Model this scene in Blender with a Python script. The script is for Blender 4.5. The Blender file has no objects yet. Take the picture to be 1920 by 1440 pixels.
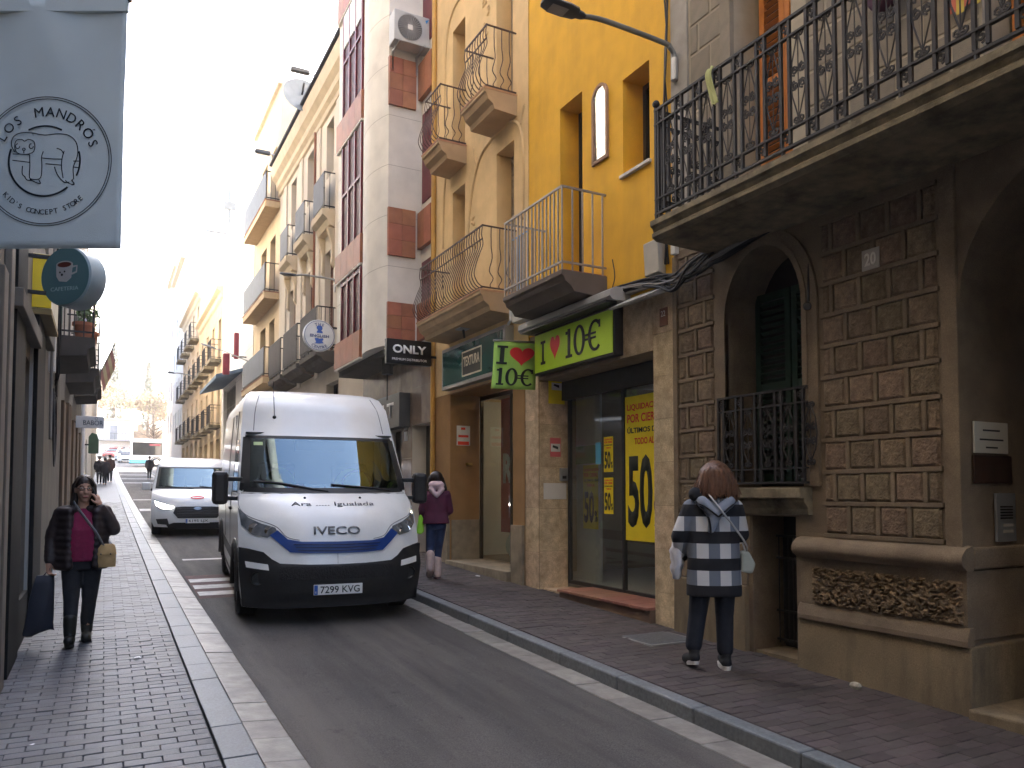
import bpy, bmesh, math, random
from mathutils import Vector, Matrix
random.seed(7)
R = math.radians
sc = bpy.context.scene
COL = sc.collection
# ------------------------------------------------------------------ camera
cam = bpy.data.cameras.new('camera')
cam.sensor_width = 36.0
cam.lens = 27.0
cam.shift_y = 142.13 / 1920
cam.clip_end = 2000
cam_o = bpy.data.objects.new('camera', cam)
COL.objects.link(cam_o)
cam_o.location = (0, 0, 1.7)
cam_o.rotation_euler = (R(92.5), 0, R(-27.957))
sc.camera = cam_o
# ------------------------------------------------------------------ light
SUN_EL, SUN_AZ = 29.0, 52.0          # degrees; azimuth clockwise from the street axis (+Y)
world = bpy.data.worlds.new('World')
sc.world = world
world.use_nodes = True
wn = world.node_tree
sky = wn.nodes.new('ShaderNodeTexSky')
sky.sky_type = 'NISHITA'
sky.sun_disc = False
sky.sun_elevation = R(SUN_EL)
sky.sun_rotation = R(SUN_AZ)
sky.air_density = 0.8
sky.dust_density = 6.0
sky.ozone_density = 0.7
bgn = wn.nodes['Background']
bgn.inputs['Strength'].default_value = 0.15
wn.links.new(sky.outputs[0], bgn.inputs[0])
sun = bpy.data.lights.new('sun', 'SUN')
sun.energy = 4.0
sun.angle = R(0.5)
sun.color = (1.0, 0.93, 0.82)
sun_o = bpy.data.objects.new('sun', sun)
COL.objects.link(sun_o)
sd = Vector((math.sin(R(SUN_AZ)) * math.cos(R(SUN_EL)), math.cos(R(SUN_AZ)) * math.cos(R(SUN_EL)), math.sin(R(SUN_EL))))
sun_o.rotation_euler = sd.to_track_quat('Z', 'Y').to_euler()
sc.view_settings.view_transform = 'Standard'
sc.view_settings.look = 'None'
sc.view_settings.exposure = 3.55
sc.view_settings.gamma = 1.0
sc.view_settings.use_curve_mapping = False
sc.render.engine = 'CYCLES'
sc.cycles.max_bounces = 8
sc.cycles.diffuse_bounces = 4
sc.cycles.transparent_max_bounces = 16
sc.cycles.use_denoising = True
sc.cycles.sample_clamp_indirect = 6.0

# ------------------------------------------------------------------ materials
MATS = {}
def M(name, col=(.5, .5, .5), rough=.75, var=.12, scale=5., bump=0., bscale=60., metal=0., stain=0., sscale=.8, stcol=(.03, .025, .02),
      spec=.4, rand=0., emis=None, estr=1., coat=0., detail=6., streak=0., aniso=(1, 1, 1), speck=0., spscale=150.):
    if name in MATS: return MATS[name]
    m = bpy.data.materials.new(name); m.use_nodes = True
    nt = m.node_tree; N = nt.nodes; L = nt.links
    b = N['Principled BSDF']
    b.inputs['Roughness'].default_value = rough
    b.inputs['Metallic'].default_value = metal
    b.inputs['Specular IOR Level'].default_value = spec
    b.inputs['Coat Weight'].default_value = coat
    tc = N.new('ShaderNodeTexCoord'); mp = N.new('ShaderNodeMapping'); mp.inputs['Scale'].default_value = aniso
    L.new(tc.outputs['Object'], mp.inputs[0])
    n1 = N.new('ShaderNodeTexNoise'); n1.inputs['Scale'].default_value = scale; n1.inputs['Detail'].default_value = detail
    L.new(mp.outputs[0], n1.inputs['Vector'])
    mx = N.new('ShaderNodeMix'); mx.data_type = 'RGBA'
    mx.inputs[6].default_value = tuple(c * (1 - var) for c in col) + (1,)
    mx.inputs[7].default_value = tuple(min(1, c * (1 + var)) for c in col) + (1,)
    rp = N.new('ShaderNodeMapRange'); rp.inputs[1].default_value = .3; rp.inputs[2].default_value = .7
    L.new(n1.outputs[0], rp.inputs[0]); L.new(rp.outputs[0], mx.inputs[0])
    out = mx.outputs[2]
    if rand:
        oi = N.new('ShaderNodeObjectInfo'); gi = N.new('ShaderNodeNewGeometry')
        ad = N.new('ShaderNodeMath'); ad.operation = 'ADD'
        L.new(oi.outputs['Random'], ad.inputs[0]); L.new(gi.outputs['Random Per Island'], ad.inputs[1])
        wnz = N.new('ShaderNodeTexWhiteNoise'); wnz.noise_dimensions = '1D'; L.new(ad.outputs[0], wnz.inputs['W'])
        hsv = N.new('ShaderNodeHueSaturation')
        m1 = N.new('ShaderNodeMapRange'); m1.inputs[3].default_value = 1 - rand; m1.inputs[4].default_value = 1 + rand
        L.new(wnz.outputs[0], m1.inputs[0]); L.new(m1.outputs[0], hsv.inputs['Value'])
        sp = N.new('ShaderNodeSeparateColor'); L.new(wnz.outputs[1], sp.inputs[0])
        m2 = N.new('ShaderNodeMapRange'); m2.inputs[3].default_value = .5 - rand * .08; m2.inputs[4].default_value = .5 + rand * .08
        L.new(sp.outputs[1], m2.inputs[0]); L.new(m2.outputs[0], hsv.inputs['Hue'])
        L.new(out, hsv.inputs['Color']); out = hsv.outputs[0]
    if speck:
        n4 = N.new('ShaderNodeTexNoise'); n4.inputs['Scale'].default_value = spscale; n4.inputs['Detail'].default_value = 3; L.new(tc.outputs['Object'], n4.inputs['Vector'])
        r4_ = N.new('ShaderNodeMapRange'); r4_.inputs[1].default_value = .3; r4_.inputs[2].default_value = .7; r4_.inputs[3].default_value = 1 - speck; r4_.inputs[4].default_value = 1 + speck; L.new(n4.outputs[0], r4_.inputs[0])
        mm_ = N.new('ShaderNodeMix'); mm_.data_type = 'RGBA'; mm_.blend_type = 'MULTIPLY'; mm_.inputs[0].default_value = 1; L.new(out, mm_.inputs[6]); L.new(r4_.outputs[0], mm_.inputs[7]); out = mm_.outputs[2]
    if stain or streak:
        n2 = N.new('ShaderNodeTexNoise'); n2.inputs['Scale'].default_value = sscale; n2.inputs['Detail'].default_value = 9; n2.inputs['Roughness'].default_value = .65
        mp2 = N.new('ShaderNodeMapping'); mp2.inputs['Scale'].default_value = (1, 1, .18) if streak else (1, 1, 1)
        L.new(tc.outputs['Object'], mp2.inputs[0]); L.new(mp2.outputs[0], n2.inputs['Vector'])
        r2 = N.new('ShaderNodeMapRange'); r2.inputs[1].default_value = .45; r2.inputs[2].default_value = .75; r2.inputs[4].default_value = max(stain, streak)
        L.new(n2.outputs[0], r2.inputs[0])
        mx2 = N.new('ShaderNodeMix'); mx2.data_type = 'RGBA'; mx2.inputs[7].default_value = stcol + (1,)
        L.new(r2.outputs[0], mx2.inputs[0]); L.new(out, mx2.inputs[6]); out = mx2.outputs[2]
    L.new(out, b.inputs['Base Color'])
    if bump:
        n3 = N.new('ShaderNodeTexNoise'); n3.inputs['Scale'].default_value = bscale; n3.inputs['Detail'].default_value = 4
        L.new(mp.outputs[0], n3.inputs['Vector'])
        bp = N.new('ShaderNodeBump'); bp.inputs['Strength'].default_value = min(1, bump); bp.inputs['Distance'].default_value = .012 * max(1, bump)
        L.new(n3.outputs[0], bp.inputs['Height']); L.new(bp.outputs[0], b.inputs['Normal'])
    if emis:
        b.inputs['Emission Color'].default_value = emis + (1,); b.inputs['Emission Strength'].default_value = estr
    MATS[name] = m
    return m
def glass(name, tint=(.6, .7, .75), alpha=.5, rough=.02, refl=1.5, rtint=(1, 1, 1), refl_veil=0.):
    """thin pane: fresnel reflection over a tinted see-through sheet"""
    if name in MATS: return MATS[name]
    m = bpy.data.materials.new(name); m.use_nodes = True
    nt = m.node_tree; N = nt.nodes; L = nt.links; N.clear()
    r0 = ((refl - 1) / (refl + 1)) ** 2
    o = N.new('ShaderNodeOutputMaterial'); mix = N.new('ShaderNodeMixShader'); lw = N.new('ShaderNodeLayerWeight'); lw.inputs[0].default_value = .5
    pw = N.new('ShaderNodeMath'); pw.operation = 'POWER'; pw.inputs[1].default_value = 5; fr = N.new('ShaderNodeMath'); fr.operation = 'MULTIPLY_ADD'; fr.inputs[1].default_value = 1 - r0; fr.inputs[2].default_value = r0
    L.new(lw.outputs['Facing'], pw.inputs[0]); L.new(pw.outputs[0], fr.inputs[0])
    tr = N.new('ShaderNodeBsdfTransparent'); tr.inputs[0].default_value = tuple(t * alpha for t in tint) + (1,)
    gl = N.new('ShaderNodeBsdfGlossy'); gl.inputs['Roughness'].default_value = rough; gl.inputs[0].default_value = rtint + (1,)
    base = tr.outputs[0]
    if refl_veil:  # diffuse grey veil painted in as a stand-in for a bright reflection
        df = N.new('ShaderNodeBsdfDiffuse'); df.inputs[0].default_value = (.5, .51, .5, 1); m2 = N.new('ShaderNodeMixShader'); m2.inputs[0].default_value = refl_veil
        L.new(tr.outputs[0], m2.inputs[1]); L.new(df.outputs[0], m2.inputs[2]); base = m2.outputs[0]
    L.new(fr.outputs[0], mix.inputs[0]); L.new(base, mix.inputs[1]); L.new(gl.outputs[0], mix.inputs[2]); L.new(mix.outputs[0], o.inputs[0])
    MATS[name] = m
    return m
def mcheck(name, cols, sx, sz, rough=.9):
    """buffalo check cloth: two crossed band patterns in object space"""
    m = bpy.data.materials.new(name); m.use_nodes = True
    nt = m.node_tree; N = nt.nodes; L = nt.links; b = N['Principled BSDF']; b.inputs['Roughness'].default_value = rough
    tc = N.new('ShaderNodeTexCoord'); s = N.new('ShaderNodeSeparateXYZ'); L.new(tc.outputs['Object'], s.inputs[0])
    def band(sock, w, off, thr):
        a = N.new('ShaderNodeMath'); a.operation = 'MULTIPLY_ADD'; a.inputs[1].default_value = 1 / w; a.inputs[2].default_value = off + 50
        f = N.new('ShaderNodeMath'); f.operation = 'FRACT'; g = N.new('ShaderNodeMath'); g.operation = 'GREATER_THAN'; g.inputs[1].default_value = thr
        L.new(sock, a.inputs[0]); L.new(a.outputs[0], f.inputs[0]); L.new(f.outputs[0], g.inputs[0]); return g.outputs[0]
    v = band(s.outputs[0], sx, .222, .5); h = band(s.outputs[2], sz, .271, .45)
    a = N.new('ShaderNodeMix'); a.data_type = 'RGBA'; a.inputs[6].default_value = cols[0] + (1,); a.inputs[7].default_value = cols[1] + (1,); L.new(v, a.inputs[0])
    c = N.new('ShaderNodeMix'); c.data_type = 'RGBA'; c.inputs[6].default_value = cols[2] + (1,); L.new(h, c.inputs[0]); L.new(a.outputs[2], c.inputs[7])
    n = N.new('ShaderNodeTexNoise'); n.inputs['Scale'].default_value = 90; bp = N.new('ShaderNodeBump'); bp.inputs['Strength'].default_value = .25; bp.inputs['Distance'].default_value = .004
    L.new(n.outputs[0], bp.inputs['Height']); L.new(bp.outputs[0], b.inputs['Normal']); L.new(c.outputs[2], b.inputs['Base Color'])
    return m

# ------------------------------------------------------------------ mesh helpers
def V(*a): return Vector(a)
class MB:
    def __init__(s): s.v = []; s.f = []
    def add(s, vs, fs):
        o = len(s.v); s.v += [tuple(p) for p in vs]; s.f += [tuple(i + o for i in f) for f in fs]; return s
    def quad(s, a, b, c, d): return s.add([a, b, c, d], [(0, 1, 2, 3)])
    def box(s, x0, x1, y0, y1, z0, z1, T=None):
        x0, x1 = min(x0, x1), max(x0, x1); y0, y1 = min(y0, y1), max(y0, y1); z0, z1 = min(z0, z1), max(z0, z1)
        vs = [Vector((x, y, z)) for z in (z0, z1) for y in (y0, y1) for x in (x0, x1)]
        if T: vs = [T @ p for p in vs]
        return s.add(vs, [(0, 2, 3, 1), (4, 5, 7, 6), (0, 1, 5, 4), (2, 6, 7, 3), (0, 4, 6, 2), (1, 3, 7, 5)])
    def tube(s, pts, r, n=6, caps=True, flat=1.):
        pts = [Vector(p) for p in pts]; k = len(pts)
        rs = r if isinstance(r, (list, tuple)) else [r] * k
        vs = []; prev = None
        for i, p in enumerate(pts):
            t = (pts[min(i + 1, k - 1)] - pts[max(i - 1, 0)])
            t = t.normalized() if t.length > 1e-9 else Vector((0, 0, 1))
            if prev is None:
                a = t.orthogonal().normalized() if abs(t.z) > .9 else t.cross(Vector((0, 0, 1))).normalized()
            else:
                a = prev - t * prev.dot(t); a = a.normalized() if a.length > 1e-6 else t.orthogonal().normalized()
            prev = a; b = t.cross(a)
            for j in range(n):
                th = 2 * math.pi * (j + .5) / n
                vs.append(p + a * (math.cos(th) * rs[i]) + b * (math.sin(th) * rs[i] * flat))
        fs = [(i * n + j, i * n + (j + 1) % n, (i + 1) * n + (j + 1) % n, (i + 1) * n + j) for i in range(k - 1) for j in range(n)]
        if caps: fs += [tuple(range(n))[::-1], tuple((k - 1) * n + j for j in range(n))]
        return s.add(vs, fs)
    def prism(s, poly, a, b, axis='x'):
        """extrude a 2D polygon along an axis; polygon coords are the two other axes in order"""
        def mk(u, w, t): return {'x': (t, u, w), 'y': (u, t, w), 'z': (u, w, t)}[axis]
        n = len(poly)
        vs = [mk(u, w, a) for u, w in poly] + [mk(u, w, b) for u, w in poly]
        return s.add(vs, [tuple(range(n))[::-1], tuple(range(n, 2 * n))] + [(i, (i + 1) % n, n + (i + 1) % n, n + i) for i in range(n)])
    def lathe(s, prof, c=(0, 0, 0), n=16, axis='z', a0=0, a1=2 * math.pi):
        c = Vector(c); k = len(prof); full = abs(a1 - a0 - 2 * math.pi) < 1e-6; m = n if full else n + 1; vs = []
        for r, h in prof:
            for j in range(m):
                t = a0 + (a1 - a0) * j / n; x, y = r * math.cos(t), r * math.sin(t)
                vs.append(c + Vector({'z': (x, y, h), 'x': (h, x, y), 'y': (x, h, y)}[axis]))
        fs = []
        for i in range(k - 1):
            for j in range(n):
                j2 = (j + 1) % m
                fs.append((i * m + j, i * m + j2, (i + 1) * m + j2, (i + 1) * m + j))
        return s.add(vs, fs)
    def sphere(s, c, r, n=10, m=7):
        if not isinstance(r, (tuple, list)): r = (r, r, r)
        c = Vector(c)
        vs = [c + Vector((r[0] * math.sin(math.pi * i / m) * math.cos(2 * math.pi * j / n), r[1] * math.sin(math.pi * i / m) * math.sin(2 * math.pi * j / n), r[2] * math.cos(math.pi * i / m))) for i in range(m + 1) for j in range(n)]
        return s.add(vs, [(i * n + j, (i + 1) * n + j, (i + 1) * n + (j + 1) % n, i * n + (j + 1) % n) for i in range(m) for j in range(n)])
    def xf(s, T, i0=0):
        s.v[i0:] = [tuple(T @ Vector(p)) for p in s.v[i0:]]; return s
    def mesh(s, name, smooth=False, merge=0.):
        me = bpy.data.meshes.new(name); me.from_pydata(s.v, [], s.f)
        bm = bmesh.new(); bm.from_mesh(me)
        if merge: bmesh.ops.remove_doubles(bm, verts=bm.verts, dist=merge)
        bmesh.ops.recalc_face_normals(bm, faces=bm.faces)
        bm.to_mesh(me); bm.free()
        if smooth:
            me.polygons.foreach_set('use_smooth', [True] * len(me.polygons))
            if smooth != 1 and smooth is not True: me.set_sharp_from_angle(angle=R(smooth))
        me.update(); return me
    def build(s, name, mat, parent=None, smooth=False, bev=0., merge=0., local=False, loc=None):
        o = bpy.data.objects.new(name, s.mesh(name, smooth, merge)); COL.objects.link(o)
        o.data.materials.append(mat)
        if parent is not None: attach(o, parent, local)
        if loc is not None: o.location = loc
        if bev:
            md = o.modifiers.new('bevel', 'BEVEL'); md.width = bev; md.segments = 2; md.limit_method = 'ANGLE'; md.angle_limit = R(40)
        return o
def attach(o, p, local=False):
    o.parent = p
    if not local:
        o.matrix_parent_inverse = p.matrix_basis.inverted() if p.parent is None else (p.parent.matrix_basis @ p.matrix_parent_inverse @ p.matrix_basis).inverted()
def tag(o, label, cat, group=None, kind=None):
    if label: o['label'] = label
    if cat: o['category'] = cat
    if group: o['group'] = group
    if kind: o['kind'] = kind
    return o
def thing(name, label, cat, loc=(0, 0, 0), rz=0., group=None):
    o = bpy.data.objects.new(name, None); COL.objects.link(o); o.empty_display_size = .2
    o.location = loc; o.rotation_euler = (0, 0, rz)
    return tag(o, label, cat, group)
def struct(o): o['kind'] = 'structure'; return o
def stuff(o): o['kind'] = 'stuff'; return o
def inst(me, name, parent, loc, rot=(0, 0, 0), scale=(1, 1, 1), world=True):
    o = bpy.data.objects.new(name, me); COL.objects.link(o); o.location = loc; o.rotation_euler = rot; o.scale = scale
    if parent is not None: attach(o, parent, not world)
    return o
def copy_tree(o, parent=None):
    c = o.copy(); COL.objects.link(c)
    if parent is not None: c.parent = parent; c.matrix_parent_inverse = o.matrix_parent_inverse.copy()
    for ch in o.children: copy_tree(ch, c)
    return c
class Fr:
    """a flat frame in space: origin, right, up; normal = right x up"""
    def __init__(s, o, u, v=(0, 0, 1)):
        s.o = Vector(o); s.u = Vector(u).normalized(); s.v = Vector(v).normalized(); s.n = s.u.cross(s.v)
    def p(s, u, v, n=0.): return s.o + s.u * u + s.v * v + s.n * n
    def mat(s): return Matrix(((s.u.x, s.v.x, s.n.x, s.o.x), (s.u.y, s.v.y, s.n.y, s.o.y), (s.u.z, s.v.z, s.n.z, s.o.z), (0, 0, 0, 1)))
def text(s, fr, u, v, h, mat, parent=None, name='lettering', w=None, n=.003, bold=0., align='CENTER', rot=0., ext=.0015, sx=1., shear=0.):
    cu = bpy.data.curves.new('t', 'FONT'); cu.body = s; cu.size = 1.; cu.offset = bold; cu.extrude = 0; cu.resolution_u = 3; cu.shear = shear
    to = bpy.data.objects.new('t', cu); COL.objects.link(to)
    dg = bpy.context.evaluated_depsgraph_get(); dg.update()
    me = bpy.data.meshes.new_from_object(to.evaluated_get(dg)); bpy.data.objects.remove(to); bpy.data.curves.remove(cu)
    xs = [p.co.x for p in me.vertices]; ys = [p.co.y for p in me.vertices]
    x0, x1, y0, y1 = min(xs), max(xs), min(ys), max(ys)
    k = h / (y1 - y0); kx = k * sx if w is None else w / (x1 - x0)
    ax = {'CENTER': (x0 + x1) / 2, 'LEFT': x0, 'RIGHT': x1}[align]
    c, si = math.cos(rot), math.sin(rot); T = fr.mat()
    for p in me.vertices:
        a, b = (p.co.x - ax) * kx, (p.co.y - (y0 + y1) / 2) * k
        p.co = T @ Vector((u + a * c - b * si, v + a * si + b * c, n))
    bm = bmesh.new(); bm.from_mesh(me)
    if ext:
        r = bmesh.ops.extrude_face_region(bm, geom=bm.faces[:])
        for q in r['geom']:
            if isinstance(q, bmesh.types.BMVert): q.co += fr.n * ext
    bm.to_mesh(me); bm.free()
    me.materials.append(mat)
    o = bpy.data.objects.new(name, me); COL.objects.link(o)
    if parent is not None: attach(o, parent)
    return o
def arc_text(s, fr, cu, cv, rad, h, mat, parent, a_mid, step, top=True, bold=0., name='lettering', n=.003):
    """letters round a circle, each upright to the circle; joined as one lettering part"""
    obs = []
    for i, ch in enumerate(s):
        if ch == ' ': continue
        k = i - (len(s) - 1) / 2
        a = R(a_mid - k * step) if top else R(a_mid + k * step)
        rot = a - math.pi / 2 if top else a + math.pi / 2
        dr = (.17 if ch in 'ÓÍÚ' else .35 if ch == "'" else 0) * h * (1 if top else -1); rd = rad + dr
        obs.append(text(ch, fr, cu + rd * math.cos(a), cv + rd * math.sin(a), h * 1.33 if ch in 'ÓÍÚ' else h if ch not in "'." else h * .3, mat, None, name, bold=bold, rot=rot, n=n, ext=.001))
    return join(obs, name, mat, parent)
def join(obs, name, mat, parent):
    mb = MB()
    for o in obs:
        mb.add([v.co for v in o.data.vertices], [tuple(p.vertices) for p in o.data.polygons]); me = o.data
        bpy.data.objects.remove(o); bpy.data.meshes.remove(me)
    me = bpy.data.meshes.new(name); me.from_pydata(mb.v, [], mb.f); me.materials.append(mat)
    o = bpy.data.objects.new(name, me); COL.objects.link(o)
    if parent is not None: attach(o, parent)
    return o
def ribbon(mb, fr, pts, w, n=.003, closed=False):
    """flat stroke of width w through 2D points"""
    P = [Vector((p[0], p[1])) for p in pts]; k = len(P); vs = []
    for i in range(k):
        a = P[(i - 1) % k] if closed or i else P[i]; b = P[(i + 1) % k] if closed or i < k - 1 else P[i]
        t = (b - a).normalized() if (b - a).length > 1e-9 else Vector((1, 0)); q = Vector((-t.y, t.x)) * w / 2
        vs += [fr.p(P[i].x + q.x, P[i].y + q.y, n), fr.p(P[i].x - q.x, P[i].y - q.y, n)]
    m = k if closed else k - 1
    mb.add(vs, [(2 * i, 2 * i + 1, 2 * ((i + 1) % k) + 1, 2 * ((i + 1) % k)) for i in range(m)])
def spline(pts, sub=6, closed=False):
    P = [Vector(p) for p in pts]; n = len(P); out = []
    for i in range(n if closed else n - 1):
        g = (lambda j: P[j % n]) if closed else (lambda j: P[max(0, min(n - 1, j))])
        p0, p1, p2, p3 = g(i - 1), g(i), g(i + 1), g(i + 2)
        for k in range(sub):
            t = k / sub
            out.append(.5 * ((2 * p1) + (p2 - p0) * t + (2 * p0 - 5 * p1 + 4 * p2 - p3) * t * t + (3 * p1 - p0 - 3 * p2 + p3) * t ** 3))
    if not closed: out.append(P[-1])
    return out
def fpoly(mb, fr, pts, n=.003, t=.0015):
    """thin plate with a 2D outline on a frame"""
    k = len(pts); vs = [fr.p(p[0], p[1], n) for p in pts] + [fr.p(p[0], p[1], n + t) for p in pts]
    mb.add(vs, [tuple(range(k))[::-1], tuple(range(k, 2 * k))] + [(i, (i + 1) % k, k + (i + 1) % k, k + i) for i in range(k)])
def circ(cu, cv, r, n=40, a0=0, a1=360, ry=None):
    ry = ry or r
    return [(cu + r * math.cos(R(a0 + (a1 - a0) * i / n)), cv + ry * math.sin(R(a0 + (a1 - a0) * i / n))) for i in range(n + (a1 - a0 != 360))]
def heart(cu, cv, w, h):
    out = []
    for i in range(36):
        t = 2 * math.pi * i / 36
        out.append((cu + w / 2 * math.sin(t) ** 3, cv + h / 2 * ((13 * math.cos(t) - 5 * math.cos(2 * t) - 2 * math.cos(3 * t) - math.cos(4 * t)) / 15.5 + .11)))
    return out
def g(s): return .0324 * s + .000186 * s * s if s > 0 else .0324 * s
def frange(a, b, st):
    n = max(1, int(round((b - a) / st))); return [a + (b - a) * i / n for i in range(n + 1)]
def evalmesh(o):
    dg = bpy.context.evaluated_depsgraph_get(); dg.update()
    return bpy.data.meshes.new_from_object(o.evaluated_get(dg))
# ================================================================== the ground
def sheet(name, x0, x1, y0, y1, off, mat, st=1., nx=1, kind='structure', parent=None):
    mb = MB(); ys = frange(y0, y1, st); xs = [x0 + (x1 - x0) * i / nx for i in range(nx + 1)]
    vs = [(x, y, g(y) + off) for y in ys for x in xs]; w = nx + 1
    mb.add(vs, [(i * w + j, i * w + j + 1, (i + 1) * w + j + 1, (i + 1) * w + j) for i in range(len(ys) - 1) for j in range(nx)])
    o = mb.build(name, mat, parent, smooth=True)
    if kind: o['kind'] = kind
    return o
def slope(s): return math.atan((g(s + .1) - g(s - .1)) / .2)
m_asph = M('asphalt', (.09, .083, .078), .78, .22, 1.1, .8, 220, stain=.55, sscale=.9, stcol=(.04, .036, .034), spec=.35, speck=.45, spscale=110, aniso=(1, .35, 1))
def asphalt_wear(m):
    """tyre-polished lanes, oil drips down the middle and old repair tones, laid along the street"""
    nt = m.node_tree; N = nt.nodes; L = nt.links; b = N['Principled BSDF']; src = b.inputs['Base Color'].links[0].from_socket
    tc = N.new('ShaderNodeTexCoord')
    def layer(src, scale, mp, lo, hi, col, amt, rough=.6):
        p = N.new('ShaderNodeMapping'); p.inputs['Scale'].default_value = mp; L.new(tc.outputs['Object'], p.inputs[0])
        n = N.new('ShaderNodeTexNoise'); n.inputs['Scale'].default_value = scale; n.inputs['Detail'].default_value = 8; n.inputs['Roughness'].default_value = rough; L.new(p.outputs[0], n.inputs['Vector'])
        r = N.new('ShaderNodeMapRange'); r.inputs[1].default_value = lo; r.inputs[2].default_value = hi; r.inputs[4].default_value = amt; L.new(n.outputs[0], r.inputs[0])
        x = N.new('ShaderNodeMix'); x.data_type = 'RGBA'; x.inputs[7].default_value = col + (1,); L.new(r.outputs[0], x.inputs[0]); L.new(src, x.inputs[6]); return x.outputs[2]
    o = layer(src, 2.6, (1, .05, 1), .42, .68, (.15, .135, .12), .75)
    o = layer(o, 3.4, (1, .09, 1), .5, .72, (.035, .033, .033), .7)
    o = layer(o, 9., (1, .7, 1), .62, .72, (.03, .028, .028), .6)
    o = layer(o, 38., (1, 1, 1), .6, .75, (.2, .185, .165), .45)
    L.new(o, b.inputs['Base Color'])
asphalt_wear(m_asph)
m_joint = M('joint sand', (.034, .036, .04), .95, .3, 30)
m_pav_l = M('paver grey', (.064, .07, .084), .5, .2, 14, .35, 120, rand=.3, stain=.6, sscale=1.1, stcol=(.05, .04, .04), spec=.5, speck=.25)
m_pav_r = M('paver brown', (.078, .06, .055), .7, .2, 14, .35, 120, rand=.28, stain=.55, sscale=1.2, stcol=(.035, .03, .03), speck=.25)
m_kerb = M('granite kerb', (.12, .133, .146), .5, .2, 60, .15, 200, rand=.1, stain=.45, sscale=2.2, stcol=(.09, .09, .09), spec=.5)
m_kerbr = M('granite kerb worn', (.15, .16, .165), .6, .2, 40, .2, 150, rand=.15, stain=.5, sscale=2, stcol=(.05, .05, .05))
m_gut = M('cream gutter', (.26, .242, .212), .45, .25, 9, .25, 60, rand=.14, stain=.7, sscale=3, stcol=(.12, .11, .1), spec=.5)
m_white = M('road paint', (.62, .6, .58), .7, .15, 8, stain=.6, sscale=5, stcol=(.2, .19, .18))
m_redp = M('road red', (.12, .07, .066), .85, .2, 8, .3, 200)
m_earth = M('earth', (.16, .14, .1), .95, .3, .4, .2, 3)

def terrain():
    mb = MB(); xs = [-420, -200, -90, -50, -30, -20, -14] + [-10, 0, 10] + [14, 20, 30, 50, 90, 200, 420]; ys = [-60, -30, -10] + list(range(0, 125, 5)) + [130, 140, 155, 175, 200, 240, 300, 400, 600]
    def z(x, y):
        b = g(min(y, 150)) - .35 + (0 if y < 130 else (y - 130) * .12 if y < 260 else 15.6 + (y - 260) * .05)
        return b + (max(0, abs(x) - 30) * .05 if y > 110 else 0)
    w = len(xs)
    mb.add([(x, y, z(x, y)) for y in ys for x in xs], [(i * w + j, i * w + j + 1, (i + 1) * w + j + 1, (i + 1) * w + j) for i in range(len(ys) - 1) for j in range(w - 1)])
    return struct(mb.build('ground', m_earth, smooth=True))
terrain()
struct(sheet('road', 1.07, 3.33, -8, 84, 0, m_asph, 1, 4))
struct(sheet('cross_street', -45, 45, 84, 101, -.004, m_asph, 1, 10))
struct(sheet('hill_road', -9, 4.5, 101, 160, -.008, m_asph, 2, 4))
XL0, XL1, XR0, XR1 = -.68, .62, 3.72, 5.2
def paved(name, x0, x1, off, mat, mbed, y0, y1, y_one, seed):
    rnd = random.Random(seed)
    base = sheet(name, x0, x1, -8, 84, off - .009, mbed, 1, 2)
    far = sheet('far_paving', x0, x1, y1, 84, off, mat, 1, 2, kind=None, parent=base)
    proto = MB().box(-.0965, .0965, -.048, .048, -.03, 0)
    bm = MB(); bm.v = proto.v; bm.f = proto.f; me = bm.mesh('paver'); me.materials.append(mat)
    b2 = bmesh.new(); b2.from_mesh(me); bmesh.ops.bevel(b2, geom=[e for e in b2.edges if all(v.co.z > -.01 for v in e.verts)], offset=.004, segments=1, affect='EDGES'); b2.to_mesh(me); b2.free()
    rest = MB(); n = 0; y = y0; r = 0
    while y < y1:
        x = x0 + .005 - (.1 if r % 2 else 0); sl = slope(y)
        while x < x1 - .03:
            a, b = max(x, x0 + .004), min(x + .2, x1 - .004)
            if b - a > .04:
                z = g(y + .05) + off + rnd.uniform(-.002, .0025); tilt = rnd.uniform(-.022, .022)
                if y >= y_one and n < 300:
                    inst(me, 'paver', base, ((a + b) / 2, y + .05, z), (sl + tilt, rnd.uniform(-.014, .014), rnd.uniform(-.022, .022)), ((b - a - .004) / .193, 1, 1)); n += 1
                elif y > 1:
                    T = Matrix.Translation(((a + b) / 2, y + .05, z)) @ Matrix.Rotation(sl + tilt, 4, 'X')
                    h = (b - a) / 2 - .002
                    rest.add([T @ Vector(p) for p in ((-h, -.048, -.03), (h, -.048, -.03), (h, .048, -.03), (-h, .048, -.03), (-h, -.048, 0), (h, -.048, 0), (h, .048, 0), (-h, .048, 0))],
                             [(4, 5, 6, 7), (0, 1, 5, 4), (1, 2, 6, 5), (2, 3, 7, 6), (3, 0, 4, 7)])
            x += .2
        y += .1; r += 1
    stuff(rest.build('paver_field', mat, base))
    return base
pav_l = paved('pavement_left', XL0, XL1, .03, m_pav_l, m_joint, 1., 34, 4.1, 3)
pav_r = paved('pavement_right', XR0, XR1 + .25, .1, m_pav_r, m_joint, 1., 34, 2.6, 4)
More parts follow.
